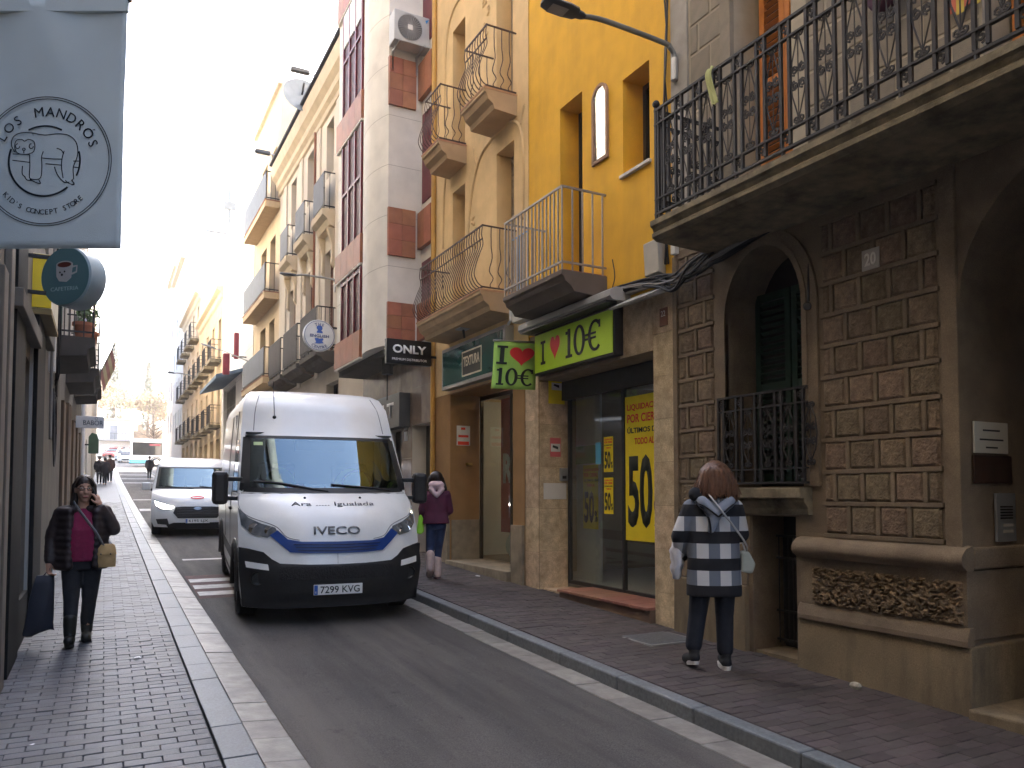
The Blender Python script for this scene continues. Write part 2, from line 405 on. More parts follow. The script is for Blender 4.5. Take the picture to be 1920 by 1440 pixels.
def kerb(name, x0, x1, z0, z1, mat, L, seed, y0=.5, y1=40, zin=None, bev=.006):
    """row of stones lying along the street; z1 top at x0, zin top at x1"""
    rnd = random.Random(seed); zin = z1 if zin is None else zin
    base = sheet(name, x0, x1, y1, 84, min(z1, zin), mat, 1, 1)
    k = 0; y = y0
    piece = name.split('_')[0] + '_stone'
    while y < y1:
        l = L * rnd.uniform(.85, 1.2); a, b = y + .003, y + l - .003; d = rnd.uniform(-.003, .003)
        mb = MB(); vs = []
        for yy in (a, b):
            gz = g(yy) + d
            vs += [(x0, yy, gz + z0), (x1, yy, gz + z0), (x1, yy, gz + zin), (x0, yy, gz + z1)]
        mb.add(vs, [(0, 1, 2, 3), (7, 6, 5, 4), (0, 4, 5, 1), (1, 5, 6, 2), (2, 6, 7, 3), (3, 7, 4, 0)])
        mb.build(piece, mat, base, bev=bev); y += l
    return base
kerb('kerb_left', .63, .825, -.12, .03, m_kerb, .58, 1)
kerb('gutter_left', .83, 1.066, -.1, .026, m_gut, .42, 2, zin=.006)
kerb('gutter_right', 3.334, 3.578, -.1, .008, m_gut, .5, 5, zin=.0)
kerb('kerb_right', 3.582, 3.715, -.12, .1, m_kerbr, .9, 6, bev=.015)
def band(name, x0, x1, y0, y1, mat, lift=.004, label=None):
    o = sheet(name, x0, x1, y0, y1, lift, mat, .3, 2); return o
band('red_hump_marking', 1.1, 3.3, 10.5, 12.7, m_redp, .004)
for a in (10.72, 11.32, 11.95): band('painted_bar', 1.12, 3.28, a, a + .33, m_white, .008)
band('painted_line', 1.25, 3.2, 14.7, 14.9, m_white)
band('painted_line', 1.1, 3.3, 29, 30.2, m_white); band('painted_line', 1.1, 3.3, 36, 36.6, m_white)
for a in (55, 62, 70, 78): band('painted_line', 1.1, 3.3, a, a + 1.2, m_white)
for i in range(9): band('crossing_bar', .6 + i * .62, .9 + i * .62, 80, 83.5, m_white)
m_hatch = M('hatch iron', (.12, .125, .13), .5, .2, 30, .3, 150, metal=.4)
hz = g(6.0) + .1
t = thing('inspection_hatch', 'grey metal hatch set in the right pavement behind the checked coat', 'hatch', (4.75, 6.0, hz))
o = MB().box(4.5, 5.02, 5.72, 6.2, hz - .02, hz + .008).build('cover', m_hatch, t, bev=.003)
MB().box(4.47, 5.05, 5.69, 6.23, hz - .02, hz + .004).build('frame', M('hatch frame', (.3, .29, .27), .8), t)
rl = random.Random(11)
m_litter = M('paper litter', (.75, .75, .76), .8, .1)
def litter(x, y, off, label, sz=.03):
    mb = MB(); z = g(y) + off
    P = [(x + sz * math.cos(a) * rl.uniform(.6, 1.3), y + sz * math.sin(a) * rl.uniform(.6, 1.3)) for a in [i * math.pi / 3 for i in range(6)]]
    mb.add([(x, y, z + sz * .5)] + [(a, b, z + rl.uniform(.002, sz * .45)) for a, b in P], [(0, i + 1, (i + 1) % 6 + 1) for i in range(6)])
    tag(mb.build('litter', m_litter), label, 'litter')
litter(.28, 7.4, .032, 'scrap of white paper on the left pavement ahead of the walking woman', .035)
litter(4.93, 10.4, .102, 'crumpled white paper on the right pavement before the green shop sign', .05)
litter(-.35, 5.4, .032, 'tiny white scrap on the left pavement nearest the camera', .016)
m_rub = M('rubble', (.4, .36, .28), .9, .3, 30)
t = MB().sphere((5.02, 3.95, g(3.95) + .125), (.035, .05, .03), 6, 4).build('loose_stone', m_rub); tag(t, 'loose pale stone lying against the brown plinth', 'stone')
# ================================================================== facade helpers
def facade(mb, X, y0, y1, z0, z1, ops, d=.3, sg=1):
    """street wall sheet at x = X with rectangular or arched openings (ya, yb, za, zb, rise) and reveals of depth d"""
    ops = [tuple(o) + (0,) * (5 - len(o)) for o in ops]
    ys = sorted({y0, y1} | {o[0] for o in ops} | {o[1] for o in ops}); zs = sorted({z0, z1} | {o[2] for o in ops} | {o[3] for o in ops})
    for i in range(len(ys) - 1):
        for j in range(len(zs) - 1):
            yc, zc = (ys[i] + ys[i + 1]) / 2, (zs[j] + zs[j + 1]) / 2
            if any(o[0] < yc < o[1] and o[2] < zc < o[3] for o in ops): continue
            mb.quad((X, ys[i], zs[j]), (X, ys[i + 1], zs[j]), (X, ys[i + 1], zs[j + 1]), (X, ys[i], zs[j + 1]))
    D = X + sg * d
    for ya, yb, za, zb, rise in ops:
        zs_ = zb - rise
        mb.quad((X, ya, za), (D, ya, za), (D, ya, zs_), (X, ya, zs_)); mb.quad((X, yb, za), (D, yb, za), (D, yb, zs_), (X, yb, zs_))
        mb.quad((X, ya, za), (X, yb, za), (D, yb, za), (D, ya, za))
        if not rise: mb.quad((X, ya, zb), (X, yb, zb), (D, yb, zb), (D, ya, zb))
        else:
            n = 16; yc, a = (ya + yb) / 2, (yb - ya) / 2
            P = [(yc - a * math.cos(math.pi * i / n), zs_ + rise * math.sin(math.pi * i / n)) for i in range(n + 1)]
            for (p, q), (r, s) in zip(P, P[1:]):
                mb.quad((X, p, q), (X, r, s), (X, r, zb), (X, p, zb)); mb.quad((X, p, q), (D, p, q), (D, r, s), (X, r, s))
def shell(mb, X, y0, y1, z0, z1, depth=9., sg=1, e=.0):
    D = X + sg * depth
    mb.quad((X, y0 + e, z0), (D, y0 + e, z0), (D, y0 + e, z1), (X, y0 + e, z1)); mb.quad((X, y1 - e, z0), (D, y1 - e, z0), (D, y1 - e, z1), (X, y1 - e, z1))
    mb.quad((D, y0, z0), (D, y1, z0), (D, y1, z1), (D, y0, z1)); mb.quad((X, y0, z1), (D, y0, z1), (D, y1, z1), (X, y1, z1))
def arch_band(mb, X, ya, yb, za, zb, rise, w, th, sg=1, n=20):
    """flat moulding round an arched opening"""
    yc, a = (ya + yb) / 2, (yb - ya) / 2; zs_ = zb - rise
    inn = [(ya, za)] + [(yc - a * math.cos(math.pi * i / n), zs_ + rise * math.sin(math.pi * i / n)) for i in range(n + 1)] + [(yb, za)]
    out = [(ya - w, za)] + [(yc - (a + w) * math.cos(math.pi * i / n), zs_ + (rise + w) * math.sin(math.pi * i / n)) for i in range(n + 1)] + [(yb + w, za)]
    F = X - sg * th
    for k in range(len(inn) - 1):
        (a0, b0), (a1, b1), (c0, d0), (c1, d1) = inn[k], inn[k + 1], out[k], out[k + 1]
        mb.quad((F, a0, b0), (F, a1, b1), (F, c1, d1), (F, c0, d0)); mb.quad((F, c0, d0), (F, c1, d1), (X + sg * .01, c1, d1), (X + sg * .01, c0, d0)); mb.quad((F, a0, b0), (F, a1, b1), (X + sg * .01, a1, b1), (X + sg * .01, a0, b0))
def moulding(mb, prof, y0, y1, X0=0., sg=1):
    """profile [(out, z)] swept along the street; out is measured towards the street from X0"""
    mb.prism([(X0 - sg * o, z) for o, z in prof], y0, y1, 'y')

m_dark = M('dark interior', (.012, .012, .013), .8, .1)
m_iron = M('wrought iron', (.025, .024, .026), .55, .25, 40, .1, 120, metal=.3, stain=.3, sscale=12, stcol=(.06, .035, .02))
m_stone = M('brown stone', (.195, .148, .1), .92, .16, 4, .35, 110, stain=.6, sscale=2.6, stcol=(.085, .062, .042), speck=.22)
m_rough = M('rough stone', (.19, .14, .092), .95, .3, 18, 1.6, 48, rand=.2, speck=.25, stain=.4, sscale=3, stcol=(.07, .05, .036))
m_verm = M('vermiculated stone', (.19, .13, .075), .95, .3, 22, .8, 90, stain=.5, sscale=6, stcol=(.05, .038, .026), speck=.3)
m_plinth = M('plinth stone', (.225, .172, .105), .9, .18, 2.2, .4, 90, stain=.85, sscale=3.6, stcol=(.07, .055, .04), streak=.85, speck=.25)
m_slab = M('balcony stone', (.22, .18, .115), .9, .25, 9, .6, 70, stain=.95, sscale=3.4, stcol=(.022, .022, .014))
m_upper = M('upper stone', (.21, .178, .135), .92, .14, 8, .6, 120, stain=.3, sscale=2, stcol=(.16, .13, .095))
m_upj = M('upper joints', (.31, .27, .205), .9, .1, 8)
m_orange = M('orange shutter paint', (.48, .17, .035), .55, .12, 10, stain=.3, sscale=5, stcol=(.2, .07, .02))
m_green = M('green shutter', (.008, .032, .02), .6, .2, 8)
X0 = 5.2
r1 = thing('stone_house', 'brown rusticated stone house with iron balcony and arched doorway at far right', 'house', (X0, 3, g(3) + .1))
mb = MB()
WIN = (4.52, 5.43, 1.76, 3.92, .62); DOOR = (1.2, 3.2, -.3, 3.96, .95); CEL = (4.65, 5.15, .1, 1.5)
facade(mb, X0, 3.8, 6.2, -.4, 4.2, [WIN, CEL], .42); facade(mb, X0, -3, 3.8, -.4, 4.2, [DOOR], .85)
shell(mb, X0, -3, 6.2, -.4, 13)
mb.build('wall', m_stone, r1)
up = MB(); OP = [(4.62, 5.3, 4.21, 6.9), (1.9, 2.99, 4.21, 6.9)]
facade(up, X0 + .004, -3, 6.2, 4.2, 13, OP, .36); up.build('upper_wall', m_upj, r1)
# upper stones
def block_field(parent, name, mat, X, y0, y1, z0, z1, L, H, gap, th, seed, skip=(), bump=0.):
    rnd = random.Random(seed); z = z0; r = 0; cache = {}
    while z < z1 - .08:
        h = min(H, z1 - z); y = y0 - (L / 2 if r % 2 else 0)
        while y < y1 - .02:
            a, b = max(y, y0) + gap / 2, min(y + L, y1) - gap / 2
            if b - a > .05 and not any(s[0] < b and a < s[1] and s[2] < z + h and z < s[3] for s in skip):
                key = (round(b - a, 3), round(h, 3))
                if key not in cache:
                    p = MB(); hw, hh = (b - a) / 2, h / 2 - gap / 2; bv = min(.025, th * 1.2)
                    p.add([(0, -hw, -hh), (0, hw, -hh), (0, hw, hh), (0, -hw, hh), (-th, -hw + bv, -hh + bv), (-th, hw - bv, -hh + bv), (-th, hw - bv, hh - bv), (-th, -hw + bv, hh - bv)],
                          [(4, 5, 6, 7), (0, 1, 5, 4), (1, 2, 6, 5), (2, 3, 7, 6), (3, 0, 4, 7)])
                    me = p.mesh(name); me.materials.append(mat); cache[key] = me
                inst(cache[key], name, parent, (X + rnd.uniform(-.003, .002), (a + b) / 2, z + h / 2))
            y += L
        z += H; r += 1
block_field(r1, 'stone_block', m_upper, X0 + .004, 5.45, 5.92, 4.35, 7.2, .34, .3, .022, .008, 21)
block_field(r1, 'stone_block', m_upper, X0 + .004, 3.0, 4.5, 4.35, 7.2, .42, .3, .022, .008, 22)
MB().box(X0 - .05, X0 + .01, 5.302, 5.44, 4.3, 7.3).build('pilaster', m_upper, r1, bev=.008)
MB().box(X0 - .02, X0 + .01, 5.94, 6.196, 4.3, 9.7).build('corner_strip', M('corner render', (.3, .275, .24), .9, .12, 6, .2, 60, stain=.4, sscale=2), r1)
def shutter(parent, X, y0, y1, z0, z1, mat, sg=1, n=None):
    """louvred leaf: stiles, rails and tilted slats"""
    n = n or int((z1 - z0) / .07); f = MB(); w = .06
    f.box(X, X + .045, y0, y0 + w, z0, z1).box(X, X + .045, y1 - w, y1, z0, z1)
    for zz in (z0, (z0 + z1) / 2 - .04, z1 - .08): f.box(X + .002, X + .043, y0 + w, y1 - w, zz, zz + .08)
    o = f.build('shutter', mat, parent)
    s = MB(); 
    for i in range(n):
        z = z0 + .08 + (z1 - z0 - .16) * (i + .5) / n
        s.box(-.022, .022, y0 + w + .001, y1 - w - .001, -.005, .005, Matrix.Translation((X + .022, 0, z)) @ Matrix.Rotation(R(38 * sg), 4, 'Y'))
    so = s.build('slats', mat, o); so['kind'] = 'stuff'
    return o
for (a, b) in ((4.62, 5.3), (1.9, 2.99)):
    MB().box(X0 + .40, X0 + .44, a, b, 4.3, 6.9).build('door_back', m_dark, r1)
    mid = (a + b) / 2
    shutter(r1, X0 + .30, a + .03, mid, 4.32, 6.88, m_orange); shutter(r1, X0 + .30, mid + .006, b - .03, 4.32, 6.88, m_orange)
# rusticated bricks and the raised joints between them
JH = .256
def rustic(y0, y1, z0, z1, seed, skip=()):
    block_field(r1, 'brick', m_rough, X0 - .001, y0, y1, z0, z1, .258, JH, .036, .017, seed, skip)
    j = MB(); z = z0; r = 0
    def ok(a, b, c, d): return not any(s[0] < b - .001 and a + .001 < s[1] and s[2] < d and c < s[3] for s in skip)
    while z <= z1 + .01:
        j.box(X0 - .022, X0 + .004, y0, y1, z - .017, z + .017) if ok(y0, y1, z - .02, z + .02) else None
        if z < z1 - .1:
            y = y0 + (.129 if r % 2 == 1 else .258)
            while y < y1 - .03:
                j.box(X0 - .0215, X0 + .004, y - .016, y + .016, z + .017, min(z + JH, z1) - .017) if ok(y - .02, y + .02, z + .03, z + JH - .03) else None
                y += .258
        z += JH; r += 1
    j.build('joint_grid', m_stone, r1, bev=.004)
rustic(3.335, 4.352, 1.36, 3.98, 31)
rustic(5.60, 6.12, 1.05, 4.12, 32)
o = MB().box(X0 - .03, X0 + .01, 6.13, 6.195, .9, 4.15).build('corner_strip', m_stone, r1, bev=.006)
MB().box(X0 - .03, X0 + .01, 3.2, 3.318, 1.3, 4.15).build('door_jamb', m_stone, r1, bev=.008)
a = MB(); arch_band(a, X0, *WIN, .145, .03); a.build('window_moulding', m_stone, r1, smooth=30)
a = MB(); arch_band(a, X0, WIN[0] + .0, WIN[1], WIN[2], WIN[3], WIN[4], .05, .045); a.build('window_bead', m_stone, r1, smooth=30)
# window: shutters deep in the shade, sill, grille
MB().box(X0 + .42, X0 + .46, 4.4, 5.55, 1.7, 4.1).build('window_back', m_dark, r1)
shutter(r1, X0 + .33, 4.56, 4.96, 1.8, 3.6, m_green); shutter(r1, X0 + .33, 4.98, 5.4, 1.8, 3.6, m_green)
s = MB(); moulding(s, [(0, 1.52), (.05, 1.52), (.05, 1.57), (.10, 1.63), (.10, 1.66), (.15, 1.66), (.15, 1.745), (-.3, 1.755), (-.3, 1.52)], 4.47, 5.48, X0); s.build('window_sill', m_slab, r1, bev=.005)
# ledge, vermiculated panel and plinth right of the cellar door
s = MB(); moulding(s, [(-.02, 1.17), (.05, 1.17), (.075, 1.19), (.10, 1.205), (.115, 1.23), (.115, 1.265), (.10, 1.29), (.06, 1.325), (-.02, 1.345)], 3.155, 4.6, X0); s.build('ledge', m_stone, r1, smooth=35)
s = MB().box(X0 + .02, X0 + .84, 3.15, 3.205, 1.18, 1.33); s.build('ledge_return', m_stone, r1, bev=.015)
MB().box(X0 - .03, X0 + .82, 3.175, 4.58, .7, 1.172).build('panel_block', m_stone, r1, bev=.004)
o = MB(); n = 84; mm = 22
for (yy0, yy1, zz0, zz1) in ((3.2, 4.46, .80, 1.1),):
    rv = random.Random(5); vs = []
    for i in range(n + 1):
        for k in range(mm + 1):
            e = i in (0, n) or k in (0, mm)
            vs.append((X0 - .031 - (0 if e else rv.uniform(.014, .03) if rv.random() > .3 else -.012), yy0 + (yy1 - yy0) * i / n + (0 if e else rv.uniform(-.004, .004)), zz0 + (zz1 - zz0) * k / mm + (0 if e else rv.uniform(-.003, .003))))
    o.add(vs, [(i * (mm + 1) + k, (i + 1) * (mm + 1) + k, (i + 1) * (mm + 1) + k + 1, i * (mm + 1) + k + 1) for i in range(n) for k in range(mm)])
o.build('rough_panel', m_verm, r1)
s = MB(); moulding(s, [(-.02, .66), (.06, .66), (.06, .70), (.045, .75), (.03, .79), (-.02, .79)], 3.16, 4.6, X0); s.build('plinth_cap', m_stone, r1, bev=.006)
s = MB(); s.prism([(X0 - .035, .662), (X0 + .83, .662), (X0 + .83, -.1), (X0 - .07, -.1)], 3.15, 4.615, 'y'); s.build('plinth', m_plinth, r1, bev=.012)
s = MB(); s.prism([(X0 - .045, .86), (X0 + .02, .86), (X0 + .02, -.1), (X0 - .06, -.1)], 5.2, 6.19, 'y'); s.build('plinth', m_plinth, r1, bev=.012)
MB().box(X0 - .025, X0 + .02, 5.2, 6.12, .862, 1.03).build('plinth_cap', m_stone, r1, bev=.008)
MB().box(X0 - .02, X0 + .02, 5.16, 5.42, 1.03, 1.5).build('door_surround', m_stone, r1, bev=.01)
# cellar door with its iron grille
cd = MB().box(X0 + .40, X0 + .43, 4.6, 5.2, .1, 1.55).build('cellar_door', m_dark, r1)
gr = MB()
for i in range(9): gr.tube([(X0 + .3, 4.68 + i * .055, .34), (X0 + .3, 4.68 + i * .055, 1.32)], .008, 4)
for z in (.36, .62, 1.1, 1.3): gr.box(X0 + .29, X0 + .31, 4.655, 5.145, z, z + .02)
gr.build('cellar_grille', m_iron, r1)
MB().box(X0 + .02, X0 + .41, 4.655, 5.145, .2, g(4.9) + .13).build('cellar_step', m_plinth, r1)
def spiral(mb, fr, cu, cv, r0, turns, a0, dr, rad=.006, n=14):
    pts = []
    for i in range(n + 1):
        t = i / n; a = R(a0) + dr * 2 * math.pi * turns * t; rr = r0 * (1 - .8 * t)
        pts.append(fr.p(cu + rr * math.cos(a), cv + rr * math.sin(a)))
    mb.tube(pts, rad, 4, flat=1.2)
def iron_unit(p, H):
    """one repeat of the railing in its own frame: two bars, scroll squares at top and bottom, and a panel with four spirals"""
    fr = Fr((0, 0, 0), (0, -1, 0)); mb = MB(); q = p / .24; t0, t1 = H - .14, .13
    for u in (0, .08 * q): mb.box(-.012, .012, -u - .012, -u + .012, 0, H)
    for cv in (H - .07, .065): spiral(mb, fr, .04 * q, cv, .042 * q, 1.7, -90, 1, .0062); spiral(mb, fr, .04 * q, cv, .03 * q, .8, 90, 1, .0055)
    c = .16 * q; mid = (t0 + t1) / 2
    for sx in (-1, 1):
        for sz in (-1, 1):
            spiral(mb, fr, c + sx * .036 * q, mid + sz * .058, .038 * q, 1.8, 90 * -sz + 90 * (1 + sx), sx * sz, .0068)
        mb.tube([fr.p(c + sx * .004, t0 - .03), fr.p(c + sx * .055 * q, mid + .13), fr.p(c + sx * .072 * q, mid)], .0072, 4)
        mb.tube([fr.p(c + sx * .072 * q, mid), fr.p(c + sx * .055 * q, mid - .13), fr.p(c + sx * .006, t1 + .05)], .0065, 4)
        spiral(mb, fr, c + sx * .022 * q, t0 - .028, .03 * q, 1.4, 180 if sx > 0 else 0, -sx, .0068, 10)
        spiral(mb, fr, c + sx * .022 * q, t1 + .03, .03 * q, 1.4, 180 if sx > 0 else 0, sx, .0068, 10)
    mb.tube([fr.p(c, t1), fr.p(c, t0)], .0055, 4)
    me = mb.mesh('baluster_panel'); me.materials.append(m_iron); return me
# the balcony
bs = MB(); XB = 4.39
prof = [(X0 - XB, 4.2), (X0 - XB, 4.15), (X0 - XB - .025, 4.135), (X0 - XB - .04, 4.1), (X0 - XB - .02, 4.085), (X0 - XB - .02, 4.05), (X0 - XB - .07, 4.02), (0.0, 4.0), (0.0, 4.2)]
moulding(bs, prof, -2.5, 5.56, X0); bs.build('balcony_slab', m_slab, r1, smooth=25)
def rail_set(owner, rails, X, Xw, y0, y1, mat, hw=.016, name='balcony_railing'):
    """top rail carries the others as children"""
    root = None
    for z, h in rails:
        q = MB(); q.box(X - hw, X + hw, y0, y1, z - h, z)
        if Xw is not None: q.box(X + hw - .004, Xw, y1 - 2 * hw, y1 - .0005, z - h + .001, z - .001)
        if root is None: root = q.build(name, mat, owner)
        else: q.build('rail', mat, root)
    return root
zb, zt = 4.275, 5.235; XR = 4.425
ro = rail_set(r1, ((zt, .022), (zt - .14, .016), (zb + .12, .016), (zb - .012, .02)), XR, X0, -2.4, 5.52, m_iron)
fme = MB().tube([(0, 0, 4.19), (0, 0, zb)], .016, 6).mesh('foot'); fme.materials.append(m_iron)
for y in [5.46 - .48 * i for i in range(16)]: inst(fme, 'foot', ro, (XR, y, 0))
q = MB(); q.box(XR - .014, XR + .014, 5.49, 5.518, 4.2, zt + .03).sphere((XR, 5.504, zt + .05), .035, 10, 6); q.build('corner_post', m_iron, ro)
ume = iron_unit(.24, zt - zb)
for i in range(29): inst(ume, 'baluster_panel', ro, (XR, 5.47 - i * .24, zb))
for i in range(3): inst(ume, 'baluster_panel', ro, (XR + .06 + i * .24, 5.5, zb), (0, 0, R(90)))
wz0, wz1 = 1.80, 2.6; XW = X0 - .06
wo = rail_set(r1, ((wz1, .02), (wz1 - .13, .014), (wz0 + .12, .014), (wz0, .018)), XW, None, 4.46, 5.5, m_iron, .014, 'window_grille')
for y in (4.48, 5.48):
    for z in (wz1 - .018, wz0 - .01): MB().box(XW - .01, X0 + .02, y - .01, y + .01, z - .01, z + .006).build('rail', m_iron, wo)
wme = iron_unit(.215, wz1 - wz0)
for i in range(5): inst(wme, 'baluster_panel', wo, (XW, 5.5 - i * .232, wz0))
# street door in the dark of the arch, threshold, plaques
m_wood = M('dark door wood', (.03, .02, .014), .6, .3, 3, aniso=(1, 1, .1))
d = MB().box(X0 + .83, X0 + .88, 1.1, 3.3, -.2, 4.1).build('street_door', m_wood, r1)
for k in range(2):
    for z in (.5, 1.5, 2.5): MB().box(X0 + .80, X0 + .832, 1.35 + k * .95, 2.1 + k * .95, z, z + .8).build('door_panel', m_wood, d, bev=.012)
MB().box(X0 - .1, X0 + .8, 1.1, 3.149, .0, g(3) + .17).build('threshold', m_plinth, r1, bev=.015)
pf = Fr((X0, 3.19, 0), (1, 0, 0))
m_plq = M('plaque cream', (.5, .48, .42), .5, .06); m_brass = M('dark bronze plaque', (.06, .03, .02), .45, .2, metal=.5); m_steel = M('steel', (.42, .44, .46), .4, .1, metal=.7); m_ink = M('black ink', (.015, .015, .017), .6, .05)
def plaque(name, label, fr, u0, u1, v0, v1, mat, th=.014, cat='plaque', bev=.003):
    o = MB(); T = fr.mat(); o.box(u0, u1, v0, v1, 0, th, T); ob = o.build(name, mat, bev=bev); return tag(ob, label, cat)
q = plaque('name_plaque', 'cream name plaque on the dark jamb of the arched doorway', pf, .1, .5, 1.98, 2.2, m_plq)
for w, z in ((.2, 2.14), (.28, 2.075), (.14, 2.02)): o = MB(); o.box(.3 - w / 2, .3 + w / 2, z - .006, z + .006, .014, .0155, pf.mat()); o.build('engraved_line', m_ink, q)
plaque('bronze_plaque', 'dark bronze plaque under the cream plaque in the doorway', pf, .09, .54, 1.77, 1.965, m_brass)
q = plaque('door_intercom', 'steel intercom plate on the jamb of the arched doorway', pf, .33, .56, 1.36, 1.70, m_steel, .02, 'intercom')
for i in range(5): o = MB(); o.box(.37, .52, 1.60 - i * .02, 1.61 - i * .02, .02, .023, pf.mat()); o.build('speaker_slot', m_ink, q)
for i in range(2): o = MB(); o.box(.40, .52, 1.42 + i * .045, 1.44 + i * .045, .02, .024, pf.mat()); o.build('call_button', m_plq, q)
nf = Fr((X0 - .022, 3.86, 3.5), (0, -1, 0))
q = plaque('house_number', 'white house number 20 plate on the brown bricks', nf, -.075, .075, -.08, .08, M('number tile', (.4, .37, .33), .5, .1), .012, 'number plate')
text('20', nf, 0, 0, .1, M('number white', (.75, .73, .68), .5), q, w=.1, n=.0125, bold=.02)
# things on and by the house
fl = thing('small_lamp', 'little round glass lamp fixed beside the arched window', 'lamp', (X0 - .05, 4.45, 3.2))
MB().tube([(X0 - .02, 4.45, 3.62), (X0 - .035, 4.45, 3.3)], .012, 6).build('conduit', m_iron, fl)
MB().sphere((X0 - .05, 4.45, 3.26), .036, 10, 7).build('globe', M('lamp glass', (.09, .085, .08), .2, .05), fl, smooth=True)
def cloth_strip(name, label, cat, pts, w, mat, seed=1, up=(0, 1, 0)):
    mb = MB(); rnd = random.Random(seed); vs = []; k = 8
    P = spline(pts, 6)
    for i, p in enumerate(P):
        t = i / (len(P) - 1)
        for j in range(k + 1):
            u = j / k - .5
            vs.append(p + Vector(up) * (u * w * (1 + .3 * t)) + Vector((-.012 * math.sin(u * 14 + t * 3), 0, -.01 * math.cos(u * 9))))
    mb.add(vs, [(i * (k + 1) + j, i * (k + 1) + j + 1, (i + 1) * (k + 1) + j + 1, (i + 1) * (k + 1) + j) for i in range(len(P) - 1) for j in range(k)])
    o = mb.build(name, mat, smooth=True); md = o.modifiers.new('solid', 'SOLIDIFY'); md.thickness = .004
    return tag(o, label, cat)
cloth_strip('tied_cloth', 'pale yellow green cloth tied to the iron balcony railing', 'cloth', [(XR - .03, 4.75, 5.24), (XR - .05, 4.75, 5.18), (XR - .04, 4.73, 5.06), (XR - .045, 4.68, 4.9)], .06, M('pale green cloth', (.42, .44, .2), .9, .1))
o = MB().sphere((X0 - .12, 3.62, 5.62), (.1, .2, .32), 14, 10).build('purple_pennant', M('purple cloth', (.07, .025, .05), .8, .2, 6), smooth=True); tag(o, 'dark purple bundle hanging on the wall behind the balcony', 'pennant')
fo = thing('small_flag', 'yellow and red striped flag behind the balcony at top right', 'flag', (X0 - .03, 3.1, 5.2))
for i, c in enumerate(((.45, .34, .06), (.4, .1, .06), (.45, .34, .06), (.4, .1, .06))):
    MB().box(X0 - .034, X0 - .03, 2.98 + i * .055, 3.034 + i * .055, 5.02 + .03 * (i % 2), 5.6).build('stripe', M('flag%d' % (i % 2), c, .85, .1), fo)
# ================================================================== the yellow house and its shop
m_yel = M('yellow render', (.68, .375, .025), .9, .1, 3, .2, 140, stain=.3, sscale=2.6, stcol=(.36, .2, .03), streak=.32, speck=.06)
m_trav = M('travertine', (.54, .42, .275), .6, .2, 9, .2, 50, rand=.14, stain=.75, sscale=7, stcol=(.24, .155, .08), speck=.2, spscale=60)
m_travd = M('travertine bed', (.22, .17, .11), .8, .2, 7)
m_alu = M('aluminium', (.36, .36, .36), .4, .08, 4, metal=.6)
m_alud = M('dark aluminium', (.05, .05, .052), .4, .1, metal=.5)
m_galv = M('galvanised rail', (.3, .27, .24), .5, .15, 20, metal=.5)
m_tile = M('red floor tile', (.27, .12, .08), .5, .2, 10, rand=.2, stain=.4, sscale=6, stcol=(.1, .06, .05))
m_gls = glass('shop glass', (.86, .9, .88), .97, refl=1.6, refl_veil=.06)  # grey veil imitates the bright facades opposite reflected in the panes
m_glsdark = glass('dark window glass', (.3, .33, .36), .25)
m_lime = M('lime banner', (.42, .68, .03), .45, .05, 4); m_limeb = M('pale lime cloth', (.36, .62, .12), .6, .06, 4)
m_redh = M('heart red', (.72, .03, .05), .5, .05); m_blk = M('print black', (.015, .02, .018), .55, .05)
m_yp = M('poster yellow', (.85, .68, .02), .6, .05); m_rp = M('poster red', (.75, .06, .03), .6, .05)
r2 = thing('yellow_house', 'narrow bright yellow house with travertine ground floor and small shop', 'house', (X0, 7.7, g(7.7) + .1))
D2 = (7.92, 8.45, 4.28, 6.75); W2 = (6.58, 7.07, 5.35, 6.47)
mb = MB(); facade(mb, X0, 6.2, 9.29, 3.87, 9.9, [D2, W2], .34); shell(mb, X0, 6.2, 9.29, 3.3, 9.9, e=.004); mb.build('wall', m_yel, r2)
mb = MB(); facade(mb, X0 + .012, 6.2, 9.4, -.3, 3.87, [(6.55, 9.03, -.2, 3.24)], .46); mb.build('ground_floor_wall', m_travd, r2)
def slab_face(parent, fr, u0, u1, v0, v1, w, h, mat, name='stone_slab', th=.012, gap=.004, seed=1):
    rnd = random.Random(seed); nu = max(1, round((u1 - u0) / w)); nv = max(1, round((v1 - v0) / h)); T = fr.mat()
    for i in range(nu):
        for j in range(nv):
            a, b = u0 + (u1 - u0) * i / nu, u0 + (u1 - u0) * (i + 1) / nu; c, d = v0 + (v1 - v0) * j / nv, v0 + (v1 - v0) * (j + 1) / nv
            o = MB(); o.box(a + gap / 2, b - gap / 2, c + gap / 2, d - gap / 2, 0, th + rnd.uniform(0, .002), T); o.build(name, mat, parent)
ff = lambda y, X=X0 + .012: Fr((X, y, 0), (0, -1, 0))      # frame on the right-hand facade, u runs towards the camera
slab_face(r2, ff(6.55), .002, .345, .2, 3.86, .36, .46, m_trav)
slab_face(r2, ff(9.4), .002, .37, .3, 3.30, .4, .55, m_trav, seed=2)
slab_face(r2, ff(7.15), .0, .598, 3.242, 3.86, .6, .65, m_trav, seed=3)
slab_face(r2, Fr((X0 + .01, 9.03, 0), (1, 0, 0)), .005, .45, .34, 3.22, .46, .57, m_trav, seed=4)
slab_face(r2, Fr((X0 + .46, 6.55, 0), (-1, 0, 0)), .005, .45, .34, 3.22, .46, .57, m_trav, seed=5)
